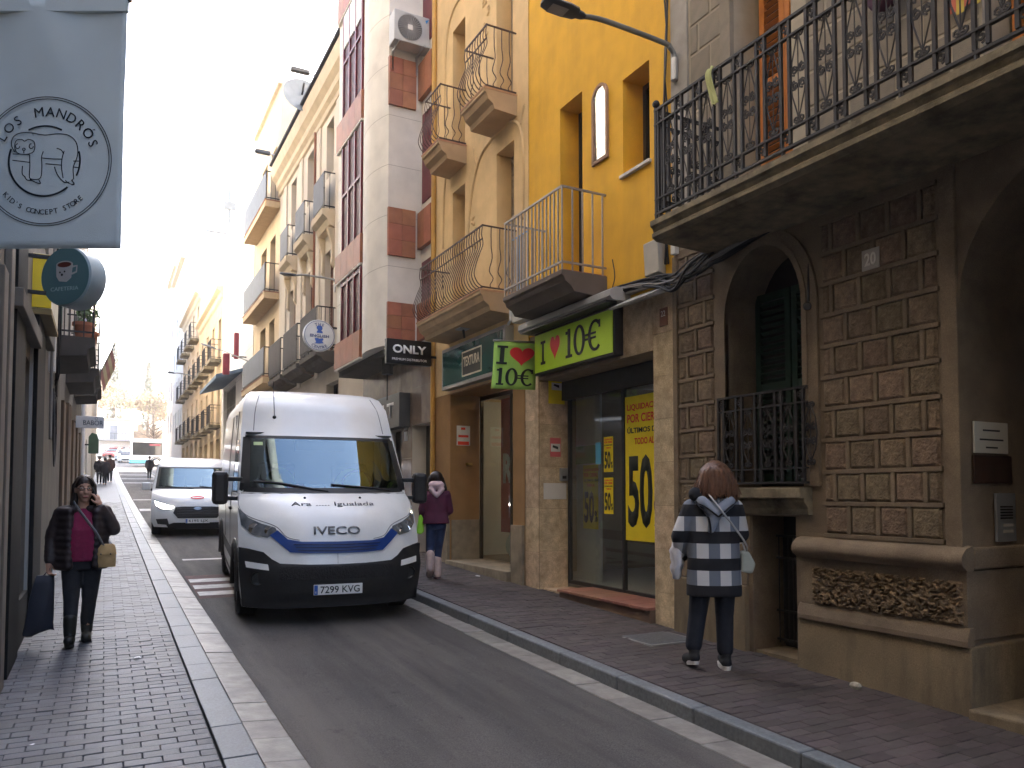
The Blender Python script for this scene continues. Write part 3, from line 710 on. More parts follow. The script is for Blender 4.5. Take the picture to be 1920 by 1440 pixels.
# shopfront
XG = X0 + .46; zf = .47
fr_ = MB()
for y in (6.56, 7.69, 8.94): fr_.box(XG - .02, XG + .03, y, y + .05, zf, 3.22)
fr_.box(XG - .019, XG + .029, 6.61, 8.94, 3.02, 3.2).box(XG - .018, XG + .028, 6.61, 8.94, zf, zf + .05)
fr_.build('shop_frame', m_alud, r2, bev=.004)
MB().box(XG - .1, XG - .021, 6.56, 9.02, 2.98, 3.235).build('shutter_housing', M('shutter housing', (.035, .033, .03), .6, .2, 8), r2)
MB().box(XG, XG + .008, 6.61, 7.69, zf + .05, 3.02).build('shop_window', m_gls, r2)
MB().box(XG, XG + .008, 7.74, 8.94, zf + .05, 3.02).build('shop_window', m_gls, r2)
rm = MB()
rm.quad((XG + .03, 6.3, .46), (XG + 4, 6.3, .46), (XG + 4, 10.4, .46), (XG + .03, 10.4, .46)); rm.quad((XG + 4, 6.3, .46), (XG + 4, 10.4, .46), (XG + 4, 10.4, 3.3), (XG + 4, 6.3, 3.3))
rm.quad((XG + .03, 6.3, .46), (XG + 4, 6.3, .46), (XG + 4, 6.3, 3.3), (XG + .03, 6.3, 3.3)); rm.quad((XG + .03, 10.4, .46), (XG + 4, 10.4, .46), (XG + 4, 10.4, 3.3), (XG + .03, 10.4, 3.3)); rm.quad((XG + .03, 6.3, 3.3), (XG + 4, 6.3, 3.3), (XG + 4, 10.4, 3.3), (XG + .03, 10.4, 3.3))
rm.build('shop_room', M('shop interior', (.75, .76, .74), .8, .05, 2), r2)
o = MB().box(XG + .42, XG + .46, 8.85, 9.6, .47, 3.1).build('inner_door', M('white panel', (.62, .63, .62), .6, .05), r2)
MB().box(XG + .41, XG + .419, 8.9, 9.5, 2.12, 2.38).build('green_strip', M('green strip', (.05, .3, .02), .6), o)
st = MB().box(X0 - .06, X0 + .6, 6.56, 8.4, .2, .455).build('step', M('step riser', (.2, .13, .09), .8, .2, 6, stain=.4, sscale=3), r2)
for i in range(6): MB().box(X0 - .1, X0 + .44, 6.565 + i * .306, 6.565 + (i + 1) * .306 - .006, .455, .485).build('step_tile', m_tile, st, bev=.004)
MB().box(X0 + .06, X0 + .5, 8.41, 9.02, .2, .42).build('step', m_trav, r2)
# lit sign over the shop, awning cassette, swinging banner
sg = thing('shop_sign', 'lime green shop sign with heart and 10 euro price over the entrance', 'shop sign', (X0, 8, 3.3))
MB().box(X0 - .13, X0 - .005, 7.08, 8.9, 3.27, 3.83).build('sign_box', m_alud, sg, bev=.005)
sf = Fr((X0 - .135, 8.88, 3.3), (0, -1, 0))
o = MB(); o.box(0, 1.78, 0, .5, 0, .006, sf.mat()); o.build('face', m_lime, sg)
def slab_I(mb, fr, u, v, w, h, n):
    for (a, b, c, d) in ((-.5, .5, 0, .12), (-.5, .5, .88, 1), (-.2, .2, .1, .9)): mb.box(u + a * w, u + b * w, v + c * h, v + d * h, n, n + .002 + .0003 * (a == -.2), fr.mat())
def slab_price(fr, u, v, w, h, n, mat, parent):
    """heavy slab-serif 10 and euro sign drawn as shapes"""
    mb = MB(); T = fr.mat()
    mb.box(u, u + .2 * w, v, v + .1 * h, n, n + .002, T).box(u + .06 * w, u + .145 * w, v + .1 * h, v + h, n, n + .002, T).box(u + .0, u + .06 * w, v + .82 * h, v + .93 * h, n, n + .002, T)
    def ring(cu, cv, rx, ry, tx, ty, a0=0, a1=360, k=28):
        for i in range(k):
            t0, t1 = R(a0 + (a1 - a0) * i / k), R(a0 + (a1 - a0) * (i + 1) / k)
            mb.add([fr.p(cu + (rx - e * tx) * math.cos(t), cv + (ry - e * ty) * math.sin(t), n + .002) for t, e in ((t0, 0), (t1, 0), (t1, 1), (t0, 1))], [(0, 1, 2, 3)])
    ring(u + .41 * w, v + .5 * h, .17 * w, .52 * h, .085 * w, .1 * h); ring(u + .86 * w, v + .5 * h, .2 * w, .52 * h, .08 * w, .1 * h, 48, 312)
    for q in (.4, .55): mb.box(u + .58 * w, u + .88 * w, v + q * h, v + (q + .07) * h, n, n + .0023, T)
    mb.box(u + .955 * w, u + w, v + .72 * h, v + .97 * h, n, n + .0021, T)
    return mb.build('price', mat, parent)
a = MB(); slab_I(a, sf, .22, .09, .12, .31, .007); a.build('letter', m_blk, sg)
a = MB(); fpoly(a, sf, heart(.52, .27, .24, .33), .007); a.build('heart', m_redh, sg)
slab_price(sf, .78, .08, .76, .36, .007, m_blk, sg)
ac = thing('awning_cassette', 'grey metal awning cassette above the lime shop sign', 'awning', (X0, 8, 3.85))
s = MB(); moulding(s, [(0, 3.86), (.24, 3.86), (.28, 3.90), (.27, 3.97), (.2, 4.01), (0, 4.01)], 6.95, 9.1, X0); s.build('case', M('cassette grey', (.34, .33, .31), .5, .1), ac, smooth=25)
MB().box(X0 - .3, X0 - .15, 7.0, 8.95, 3.835, 3.86).build('front_bar', m_alud, ac)
s = MB(); moulding(s, [(0, 3.82), (.3, 3.72), (.31, 3.74), (0, 3.9)], 6.25, 6.93, X0); o = s.build('ledge', M('tin ledge', (.3, .29, .27), .6), ac)
fb = thing('shop_banner', 'square green cloth banner with red heart hanging out from the shop wall', 'banner', (5.15, 9.02, 3.05))
bf = Fr((4.47, 9.02, 3.08), (.995, .0, .03), (.09, 0, 1))
mb = MB(); k = 10; vs = [bf.p(.67 * i / k, .64 * j / k, .012 * math.sin(i * .9 + j * .5)) for i in range(k + 1) for j in range(k + 1)]
mb.add(vs, [(i * (k + 1) + j, (i + 1) * (k + 1) + j, (i + 1) * (k + 1) + j + 1, i * (k + 1) + j + 1) for i in range(k) for j in range(k)])
o = mb.build('cloth', m_limeb, fb, smooth=True); md = o.modifiers.new('s', 'SOLIDIFY'); md.thickness = .003
MB().tube([bf.p(-.02, .645), bf.p(.72, .66)], .014, 8).build('pole', m_alu, fb)
a = MB(); slab_I(a, bf, .12, .33, .16, .25, .016); a.build('letter', m_blk, fb)
a = MB(); fpoly(a, bf, heart(.42, .45, .38, .27), .016); a.build('heart', m_redh, fb)
slab_price(bf, .06, .05, .55, .23, .016, m_blk, fb)
# posters on the glass
def poster(name, label, X, ya, yb, z0, z1, big):
    fr = Fr((X, ya, z0), (0, -1, 0)); w, h = ya - yb, z1 - z0
    p = thing(name, label, 'poster', (X, (ya + yb) / 2, z0)); o = MB(); o.box(0, w, 0, h, 0, .002, fr.mat()); o.build('sheet', m_yp, p)
    L = [('LIQUIDACIÓN', .925, m_rp, .06, .06, .98), ('POR CIERRE', .845, m_rp, .06, .06, .92), ('ÚLTIMOS DÍAS', .765, m_blk, .045, .06, .98), ('TODO AL', .685, m_rp, .045, .26, .52)]
    for s_, v, m, hh, u_, ww in L: text(s_, fr, w * u_, h * v, h * hh, m, p, w=w * (ww if big else min(ww, .88)) , align='LEFT', bold=.025, n=.0022)
    text('50', fr, w * .07, h * .34, h * .5, m_blk, p, w=w * .66, align='LEFT', bold=.035, n=.0022); text('%', fr, w * .76, h * .2, h * .18, m_blk, p, w=w * .2, align='LEFT', bold=.03, n=.0022)
poster('sale_poster', 'tall yellow closing sale poster filling the shop window', XG - .003, 7.68, 6.96, 1.13, 2.88, True)
poster('sale_flyer', 'upper of two small yellow sale flyers on the shop glass', XG - .003, 8.14, 7.94, 1.97, 2.42, False)
poster('sale_flyer', 'lower of two small yellow sale flyers on the shop glass', XG - .003, 8.14, 7.94, 1.44, 1.9, False)
poster('inner_poster', 'yellow sale poster on the white door inside the shop', XG + .405, 9.25, 8.87, 1.2, 2.1, True)
st_ = plaque('glass_sticker', 'small blue sticker on the shop door glass', ff(8.33, XG - .002), 0, .12, 2.08, 2.36, M('sticker blue', (.1, .4, .6), .5), .002, 'sticker', 0)
nfr = Fr((X0 + .01, 9.017, 0), (1, 0, 0))
q = plaque('camera_notice', 'yellow camera notice high on the travertine pier', nfr, .14, .4, 2.93, 3.25, m_yp, .004, 'notice', 0)
o = MB(); o.box(.19, .35, 3.12, 3.22, .004, .0055, nfr.mat()); o.build('pictogram_field', M('notice white', (.7, .7, .68), .6), q); o = MB(); fpoly(o, nfr, [(.22, 3.18), (.31, 3.15), (.31, 3.19), (.23, 3.205)], .0057); o.build('pictogram', m_blk, q)
q = plaque('alarm_notice', 'red and white notice on the travertine pier above the entry phone', nfr, .165, .335, 2.2, 2.46, M('notice red', (.6, .13, .14), .6), .004, 'notice', 0)
o = MB(); o.box(.175, .325, 2.27, 2.38, .004, .0055, nfr.mat()); o.build('field', M('notice white'), q); o = MB(); fpoly(o, nfr, [(.2, 2.33), (.29, 2.3), (.29, 2.34), (.21, 2.36)], .0057); o.build('pictogram', m_blk, q)
q = plaque('entry_phone', 'grey entry phone on the travertine pier', nfr, .31, .43, 1.87, 2.05, m_alu, .04, 'entry phone', .008)
o = MB(); o.box(.34, .4, 1.9, 1.94, .04, .046, nfr.mat()); o.build('button', m_ink, q)
plaque('blank_plate', 'blank white plate on the travertine pier under the entry phone', nfr, .06, .42, 1.62, 1.84, M('plate white', (.66, .64, .6), .5, .05), .008)
q = plaque('number_tile', 'small brown number tile at the corner of the travertine wall', ff(6.42, X0), 0, .12, 3.47, 3.66, M('brown tile', (.2, .09, .06), .5), .015, 'number plate')
text('22', ff(6.42, X0), .06, 3.6, .06, M('number white'), q, w=.07, n=.016)
# upstairs of the yellow house
for nm, (a, b, c, d) in (('balcony_door', D2), ('window', W2)):
    o = MB().box(X0 + .33, X0 + .37, a, b, c, d).build(nm, m_glsdark, r2)
    f = MB(); f.box(X0 + .29, X0 + .335, a, a + .05, c, d).box(X0 + .29, X0 + .335, b - .05, b, c, d).box(X0 + .291, X0 + .334, a + .05, b - .05, d - .06, d).box(X0 + .291, X0 + .334, a + .05, b - .05, c, c + .06); f.build('frame', m_alud, o)
    MB().box(X0 + .4, X0 + .42, a, b, c, d).build('curtain', m_dark, r2)
MB().box(X0 - .04, X0 + .3, 6.55, 7.1, 5.31, 5.349).build('window_sill', M('sill white', (.6, .56, .5), .7), r2, bev=.006)
a = MB(); arch_band(a, X0, 7.38, 7.64, 5.72, 6.6, .13, .035, .03); a.box(X0 - .03, X0 + .01, 7.345, 7.675, 5.68, 5.72); af = a.build('mirror_window', M('reddish frame', (.3, .17, .1), .7), r2)
a = MB(); P = [(7.38, 5.72)] + [(7.51 - .13 * math.cos(math.pi * i / 12), 6.47 + .13 * math.sin(math.pi * i / 12)) for i in range(13)] + [(7.64, 5.72)]
a.add([(X0 - .012 - .01 * math.sin(i * 1.7), p[0], p[1]) for i, p in enumerate(P)], [tuple(range(len(P)))])
gm = M('wavy pane', (.55, .58, .56), .06, .1, 3, 1.2, 3, metal=.9); a.build('pane', gm, af)
bl = MB(); XY = 4.57
moulding(bl, [(.63, 4.26), (.63, 4.21), (.60, 4.19), (.58, 4.14), (.5, 4.09), (.46, 4.03), (0, 4.0), (0, 4.26)], 7.4, 8.86, X0); bl.build('balcony_slab', M('dark balcony stone', (.13, .1, .08), .85, .2, 6, stain=.5, sscale=3), r2, smooth=25)
MB().box(X0 - .61, X0, 7.42, 8.84, 4.261, 4.275).build('balcony_floor', m_tile, r2)
zt2 = 5.24; ro2 = None
for z in (zt2, 4.36):
    q = MB(); q.box(XY + .008, XY + .032, 7.408, 8.852, z - .012, z + .012).box(XY + .03, X0, 7.408, 7.432, z - .011, z + .011).box(XY + .03, X0, 8.828, 8.852, z - .011, z + .011)
    if ro2 is None: ro2 = q.build('balcony_railing', m_galv, r2)
    else: q.build('rail', m_galv, ro2)
bme = MB().box(-.008, .008, -.008, .008, 4.262, zt2 - .012).mesh('baluster'); bme.materials.append(m_galv)
for i in range(17): inst(bme, 'baluster', ro2, (XY + .02, 7.42 + .0887 * i, 0))
for y in (7.42, 8.84):
    for i in range(1, 5): inst(bme, 'baluster', ro2, (XY + .02 + i * .14, y, 0))
o = MB(); fr5 = Fr((XY + .1, 8.8, 4.3), (0, -1, 0)); o.box(0, .5, 0, .78, 0, .004, fr5.mat())
o = thing('drying_rack', 'folded blue drying rack standing on the yellow house balcony', 'drying rack', (XY + .1, 8.5, 4.28)); mm_ = MB(); mb_ = M('rack blue', (.2, .36, .6), .5)
for i in range(7): mm_.tube([fr5.p(.07 * i, 0), fr5.p(.07 * i, .72)], .007, 5)
mm_.tube([fr5.p(0, .72), fr5.p(.44, .72)], .01, 5).tube([fr5.p(0, .0), fr5.p(.44, .0)], .01, 5); mm_.build('frame', mb_, o)
o = MB(); 
bx = thing('meter_box', 'pale grey plastic box on the yellow wall above the cable run', 'box', (X0, 6.44, 4.0))
s = MB(); s.prism([(X0 - .0, 4.0), (X0 - .1, 4.03), (X0 - .12, 4.38), (X0, 4.42)], 6.32, 6.56, 'y'); s.build('case', M('box grey', (.45, .42, .36), .6, .08), bx, bev=.01)
tag(MB().box(X0 - .06, X0, 6.11, 6.18, 4.17, 4.34).build('junction_box', M('box white', (.6, .58, .54), .6), bev=.008), 'little white junction box at the corner of the stone house', 'box')
m_cab = M('black cable', (.02, .02, .022), .6, .1); m_cabg = M('grey cable', (.22, .21, .2), .6, .1)
rc = random.Random(3)
def cable(label, pts, r, mat, name='cable', cat='cable', sub=8):
    return tag(MB().tube(spline(pts, sub), r, 6).build(name, mat, smooth=True), label, cat)
cb = thing('cable_bundle', 'tangled bundle of black cables running under the iron balcony', 'cables', (X0, 5.8, 3.9))
for i in range(16):
    q = rc.uniform
    P = [(X0 - .05 - q(0, .05), 9.2, 3.98 + q(0, .08)), (X0 - .05 - q(0, .05), 7.2, 4.0 + q(-.03, .06)), (X0 - .06 - q(0, .06), 6.4, 3.93 + q(-.05, .06)), (X0 - .08 - q(0, .08), 6.05, 3.82 + q(-.07, .12)), (X0 - .07 - q(0, .08), 5.8, 3.9 + q(-.08, .12)), (X0 - .06 - q(0, .05), 5.4, 4.0 + q(-.1, .06)), (X0 - .05, 4.6, 4.08 + q(-.06, .03))]
    MB().tube(spline(P, 6), q(.007, .016), 5).build('cable', m_cab if i % 4 else m_cabg, cb, smooth=True)
MB().box(X0 - .07, X0, 6.22, 7.3, 3.93, 3.965).build('cable_tray', m_cabg, cb)
cable('loose thin cable looping below the meter box', [(X0 - .03, 7.25, 4.42), (X0 - .02, 7.22, 4.2), (X0 - .03, 7.3, 4.02)], .006, m_cab)
cw = thing('drop_cable', 'twisted black cables running up between the yellow and stone houses', 'cables', (X0, 6.26, 4.5))
for i in range(3): MB().tube(spline([(X0 - .03 - .01 * i, 6.25 + .03 * math.sin(k * 1.3 + i), 4.1 + k * .35) for k in range(14)], 4), .01, 5).build('strand', m_cab, cw, smooth=True)
# ================================================================== the cream house
m_cream = M('cream render', (.64, .45, .22), .9, .1, 3, .2, 120, stain=.35, sscale=2.6, stcol=(.36, .26, .14), streak=.38, speck=.06)
m_brn = M('brown render', (.30, .17, .065), .9, .1, 4, .2, 90)
m_dado = M('grey dado', (.28, .23, .16), .9, .2, 5, .2, 60, stain=.5, sscale=3)
m_railb = M('brown iron', (.075, .045, .035), .6, .2, 30, metal=.3)
r3 = thing('cream_house', 'cream house with bulging iron balconies and plaster vine relief', 'house', (X0, 11, g(11) + .1))
W3 = [(11.44, 11.95, 4.62, 6.85), (9.71, 10.28, 4.62, 6.87), (11.45, 11.97, 7.5, 9.7), (9.75, 10.29, 7.5, 9.9)]
mb = MB(); facade(mb, X0 - .01, 9.29, 12.75, 3.4, 12.2, W3, .33); shell(mb, X0 - .01, 9.29, 12.75, 3.4, 12.2, e=.008); mb.build('wall', m_cream, r3)
mb = MB(); facade(mb, X0 - .006, 9.402, 12.75, -.2, 3.4, [(9.76, 12.03, .0, 3.38)], .55); mb.build('ground_floor_wall', m_brn, r3)
for a, b, c, d in W3:
    o = MB().box(X0 + .30, X0 + .34, a, b, c, d).build('window', m_glsdark, r3); MB().box(X0 + .35, X0 + .37, a, b, c, d).build('blind_back', m_dark, r3)
    s = MB(); 
    for k in range(int((d - c) / .05)): s.box(X0 + .24, X0 + .25, a + .01, b - .01, c + .002 + .05 * k, c + .044 + .05 * k)
    so = s.build('roller_blind', M('blind grey', (.3, .24, .17), .7), o); so['kind'] = 'stuff'
MB().box(X0 - .05, X0 + .0, 12.04, 12.745, .3, 1.25).build('dado', m_dado, r3, bev=.006); MB().box(X0 - .05, X0 + .0, 9.41, 9.75, .3, 1.25).build('dado', m_dado, r3, bev=.006)
MB().box(X0 + .02, X0 + .545, 12.0, 12.027, .58, 1.25).build('dado_return', m_dado, r3)
MB().box(X0 - .1, X0 + .56, 9.77, 12.02, .2, .58).build('step', m_dado, r3, bev=.01)
XT = X0 + .555
f = MB().box(XT - .02, XT + .03, 10.82, 10.87, .58, 3.38).box(XT - .02, XT + .03, 11.95, 12.0, .58, 3.38).box(XT - .02, XT + .03, 9.77, 9.82, .58, 3.38).box(XT - .019, XT + .029, 9.82, 11.95, 3.3, 3.37); f.build('shop_frame', M('bronze frame', (.06, .045, .03), .4, metal=.5), r3)
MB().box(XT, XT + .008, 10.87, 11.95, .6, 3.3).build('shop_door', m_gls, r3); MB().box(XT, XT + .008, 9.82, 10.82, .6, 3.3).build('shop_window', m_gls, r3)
rm = MB()
Q = (XT + .03, XT + 4, 9.45, 13.0, .57, 3.45)
rm.quad((Q[0], Q[2], Q[4]), (Q[1], Q[2], Q[4]), (Q[1], Q[3], Q[4]), (Q[0], Q[3], Q[4])); rm.quad((Q[1], Q[2], Q[4]), (Q[1], Q[3], Q[4]), (Q[1], Q[3], Q[5]), (Q[1], Q[2], Q[5])); rm.quad((Q[0], Q[2], Q[4]), (Q[1], Q[2], Q[4]), (Q[1], Q[2], Q[5]), (Q[0], Q[2], Q[5])); rm.quad((Q[0], Q[3], Q[4]), (Q[1], Q[3], Q[4]), (Q[1], Q[3], Q[5]), (Q[0], Q[3], Q[5])); rm.quad((Q[0], Q[2], Q[5]), (Q[1], Q[2], Q[5]), (Q[1], Q[3], Q[5]), (Q[0], Q[3], Q[5]))
rm.build('shop_room', M('shop interior warm', (.26, .19, .12), .8, .1, 2), r3)
for i in range(2):
    c = thing('ceiling_lamp', ['round lit ceiling lamp inside the shop with the red column, nearer the door', 'round lit ceiling lamp deeper inside the shop with the red column'][i], 'ceiling lamp', (XT + .5 + i * .8, 11.3, 3.4))
    MB().lathe([(0, 3.37), (.12, 3.37), (.12, 3.4), (.0, 3.42)], (XT + .5 + i * .8, 11.3 + i * .2, 0), 16).build('disc', M('lamp disc', (.9, .85, .7), .5, emis=(1, .85, .6), estr=3.5), c)
o = thing('red_column', 'red display column with a large white letter inside the cream house shop', 'display', (XT + .25, 11.3, .6))
MB().box(XT + .2, XT + .5, 11.1, 11.62, 1.05, 3.3).build('panel', M('display red', (.42, .04, .025), .6), o)
rfr = Fr((XT + .195, 11.36, 2.12), (0, -1, 0)); text('R', rfr, 0, 0, .5, M('notice white'), o, w=.34, bold=.05, n=.002); text('REBAIXES', rfr, 0, -.36, .06, M('notice white'), o, w=.4, n=.002) if False else None
mb = MB(); mb.sphere((XT + .45, 11.45, .82), (.2, .3, .25), 12, 8).sphere((XT + .3, 11.0, .8), (.16, .2, .22), 12, 8); tag(mb.build('cushion_pile', M('pale cushion', (.5, .56, .5), .9, .1, 5), smooth=True), 'pale cushions on the floor of the cream house shop window', 'cushions')
rf = Fr((X0, 12.025, 0), (1, 0, 0))
q = plaque('alarm_card', 'white and red alarm card on the brown wall by the shop door', rf, .11, .36, 2.52, 2.86, M('notice white'), .004, 'notice', 0)
for (a, b, c, d, m) in ((.13, .34, 2.53, 2.59, m_rp), (.19, .27, 2.79, 2.83, m_rp), (.14, .33, 2.66, 2.7, m_rp)): o = MB(); o.box(a, b, c, d, .004, .0055, rf.mat()); o.build('print', m, q)
tag(MB().box(X0 + .29, X0 + .38, 11.96, 12.03, 2.18, 2.22).build('letter_slot', M('brass', (.5, .35, .1), .35, metal=.8)), 'small brass letter slot in the brown shop reveal', 'letter slot')
sg = thing('dark_green_sign', 'dark green glass shop sign with small framed name on the cream house', 'shop sign', (X0, 11, 3.45))
MB().box(X0 - .16, X0 - .01, 9.72, 12.05, 3.44, 4.13).build('case', m_alu, sg, bev=.008)
MB().box(X0 - .165, X0 - .159, 9.78, 11.99, 3.5, 4.07).build('face', M('green glass', (.012, .075, .065), .12, .2, 2, spec=.6), sg)
tf = Fr((X0 - .167, 10.83, 3.76), (0, -1, 0)); m_cr = M('sign cream', (.7, .64, .5), .6)
a = MB(); a.box(-.36, .36, -.2, .2, 0, .004, tf.mat()); a.build('name_frame', m_cr, sg); a = MB(); a.box(-.335, .335, -.175, .175, .004, .006, tf.mat()); a.build('name_field', M('sign dark', (.03, .035, .03), .5), sg)
text('TEXTURA', tf, 0, .03, .16, m_cr, sg, w=.6, bold=.03, n=.0065); text('INTERIORS', tf, 0, -.11, .035, M('sign dim', (.3, .28, .2), .6), sg, w=.2, n=.0065) if False else None
def bulge_balcony(Xf, y0, y1, zf, zt, name='balcony'):
    s = MB(); d = X0 - Xf
    moulding(s, [(d + .0, zf), (d + .0, zf - .045), (d - .03, zf - .06), (d - .06, zf - .14), (d - .14, zf - .2), (d - .16, zf - .27), (0, zf - .29), (0, zf)], y0, y1, X0); so = s.build('balcony_slab', M('balcony moulding', (.42, .29, .16), .85, .15, 6, stain=.35, sscale=3, stcol=(.15, .1, .06)), r3, smooth=25)
    for i in range(max(1, int((y1 - y0) / .35))):
        k = max(1, int((y1 - y0) / .35)); MB().box(Xf - .01, X0, y0 - .01 + (y1 - y0 + .02) * i / k + .002, y0 - .01 + (y1 - y0 + .02) * (i + 1) / k - .002, zf + .001, zf + .025).build('edge_tile', M('terracotta edge', (.45, .24, .13), .75, .15, 8, rand=.12), so)
    a, b = y0 + .03, y1 - .03; xf = Xf + .05; ro = None; h = zt - zf
    for z in (zt, zf + .06):
        q = MB(); q.box(xf - .01, xf + .01, a - .01, b + .01, z - .01, z + .01).box(xf + .008, X0, a - .0099, a + .01, z - .009, z + .009).box(xf + .008, X0, b - .01, b + .0099, z - .009, z + .009)
        if ro is None: ro = q.build('balcony_railing', m_railb, r3)
        else: q.build('rail', m_railb, ro)
    MB().box(xf - .008, xf + .008, a, b, zt - .2, zt - .185).build('rail', m_railb, ro)
    prof = [(0, zf + .06), (-.07, zf + .1), (-.125, zf + .2), (-.12, zf + .3), (-.06, zf + h * .52), (0.0, zf + h * .68), (.005, zf + h * .76), (-.015, zf + h * .86), (0, zt)]
    me = MB().tube(spline([(x, 0, z) for x, z in prof], 3), .0075, 4).mesh('baluster'); me.materials.append(m_railb)
    n = int((b - a) / .085)
    for i in range(n + 1): inst(me, 'baluster', ro, (xf, a + (b - a) * i / n, 0))
    sp_ = MB().tube(spline([(.25 * x * (1 if k % 2 else -1), 0, z) for k, (x, z) in enumerate(prof)], 3), .0075, 4).mesh('baluster'); sp_.materials.append(m_railb)
    for y in (a, b):
        for i in range(1, 4): inst(sp_, 'baluster', ro, (xf + (X0 - xf) * i / 4, y, 0))
bulge_balcony(4.60, 9.62, 12.1, 4.55, 5.49); bulge_balcony(4.66, 9.62, 10.42, 7.47, 8.42); bulge_balcony(4.68, 11.38, 12.1, 7.44, 8.4)
m_vine = M('plaster relief', (.56, .39, .19), .9, .1, 5)
vn = MB()
def vine(P, r): vn.tube(spline([(X0 - .012, a, b) for a, b in P], 8), r, 6)
vine([(11.25, 5.4), (11.28, 6.1), (11.1, 6.7), (10.8, 7.07), (10.2, 7.2), (9.75, 7.15), (9.5, 6.9), (9.42, 6.3), (9.45, 5.6)], .028); vine([(10.95, 6.9), (11.05, 7.1), (11.1, 7.3)], .02); vine([(9.5, 7.0), (9.4, 7.25)], .02)
vine([(12.35, 6.0), (12.3, 7.0), (12.1, 7.4), (11.5, 7.3)], .025); vine([(12.3, 8.2), (12.25, 9.6), (11.9, 10.1), (11.3, 10.05)], .025)
rv = random.Random(8)
for cy, cz in ((11.1, 6.1), (11.0, 5.9), (11.12, 5.75), (11.02, 5.6), (10.95, 5.45), (10.65, 8.9), (10.75, 9.1), (10.6, 9.3), (10.7, 9.5)):
    for k in range(4):
        a = rv.uniform(0, 6.28); vn.sphere((X0 - .014, cy + .05 * math.cos(a), cz + .06 * math.sin(a)), (.018, .045, .03), 7, 5)
vn.build('vine_relief', m_vine, r3, smooth=True)
pl = MB().tube(spline([(X0 - .05, 12.72, 1.0 + k * .7) for k in range(16)], 2), .045, 8); tag(pl.build('drain_pipe', M('ochre pipe', (.5, .28, .06), .6, .1), smooth=True), 'ochre drain pipe running up between the cream and red banded houses', 'drain pipe')
cs = thing('wall_camera', 'small grey flood light bracket over the dark green sign', 'flood light', (X0 - .3, 10.9, 4.25))
MB().box(X0 - .38, X0 - .2, 10.8, 11.0, 4.26, 4.33).build('head', m_alu, cs, bev=.01); MB().tube([(X0 - .28, 10.9, 4.26), (X0 - .26, 10.9, 4.13)], .02, 6).build('arm', m_alud, cs)
wb = thing('utility_box', 'white plastic junction boxes under the yellow house balcony', 'box', (X0, 9.3, 4.1))
MB().box(X0 - .16, X0 - .02, 9.15, 9.5, 4.1, 4.3).build('case', M('box white'), wb, bev=.012); MB().box(X0 - .14, X0 - .02, 8.92, 9.12, 4.12, 4.28).build('yellow_case', m_yel, wb, bev=.01); MB().tube([(X0 - .17, 9.52, 4.32), (X0 - .17, 9.52, 4.14), (X0 - .17, 9.6, 4.1)], .022, 6).build('spout', M('box white'), wb)
# street lamp on the corner of the stone house
def wall_lamp(label, base, tip, name='street_lamp', k=1.):
    b, tp = Vector(base), Vector(tip); t = thing(name, label, 'street lamp', b); d = (tp - b); hd = Vector((d.x, d.y, 0)).normalized()
    P = spline([b, b + Vector((0, 0, .22 * k)), b + Vector((hd.x * .06 * k, hd.y * .06 * k, .3 * k)), b + Vector((hd.x * .16 * k, hd.y * .16 * k, .33 * k)), b + (tp - b) * .55 + Vector((0, 0, .17 * k)), b + (tp - b) * .72 + Vector((0, 0, .08 * k))], 5)
    MB().tube(P, .026 * k, 8).build('arm', M('lamp arm grey', (.2, .2, .19), .45, metal=.5), t, smooth=True)
    MB().tube([b - Vector((0, 0, .03)), b + Vector((0, 0, .2 * k))], .036 * k, 8).build('sleeve', m_alu, t, smooth=30)
    e = P[-1]; ax = (tp - e).normalized(); side = ax.cross(Vector((0, 0, 1))).normalized(); up = side.cross(ax)
    h = MB(); L_ = (tp - e).length; secs = [(-.06, .035, .03), (.0, .045, .04), (.12, .05, .045), (.16, .085, .05), (.4, .105, .05), (.8, .1, .04), (.95, .075, .028), (1.0, .03, .015)]
    vs = []
    for s_, w, hh in secs:
        c = e + ax * (L_ * s_) + up * .0
        for j in range(10):
            a = 2 * math.pi * j / 10; vs.append(c + side * (w * k * math.cos(a)) + up * (hh * k * math.sin(a) * (.6 if math.sin(a) < 0 else 1)))
    h.add(vs, [(i * 10 + j, i * 10 + (j + 1) % 10, (i + 1) * 10 + (j + 1) % 10, (i + 1) * 10 + j) for i in range(len(secs) - 1) for j in range(10)] + [tuple(range(10)), tuple(70 + j for j in range(10))])
    h.build('head', M('lamp head', (.05, .052, .056), .5, .1), t, smooth=35)
    l = MB(); c = e + ax * L_ * .62 - up * .032 * k; q = [c + ax * a * L_ * .2 + side * b_ * .07 * k for a, b_ in ((-1, -1), (1, -1), (1, 1), (-1, 1))]; l.add(q, [(0, 1, 2, 3)]); l.build('lens', M('lens', (.25, .25, .24), .2), t)
    return t
wall_lamp('street lamp on a bent grey arm at the corner of the stone house', (X0 - .05, 6.1, 6.02), (3.56, 6.1, 6.34))
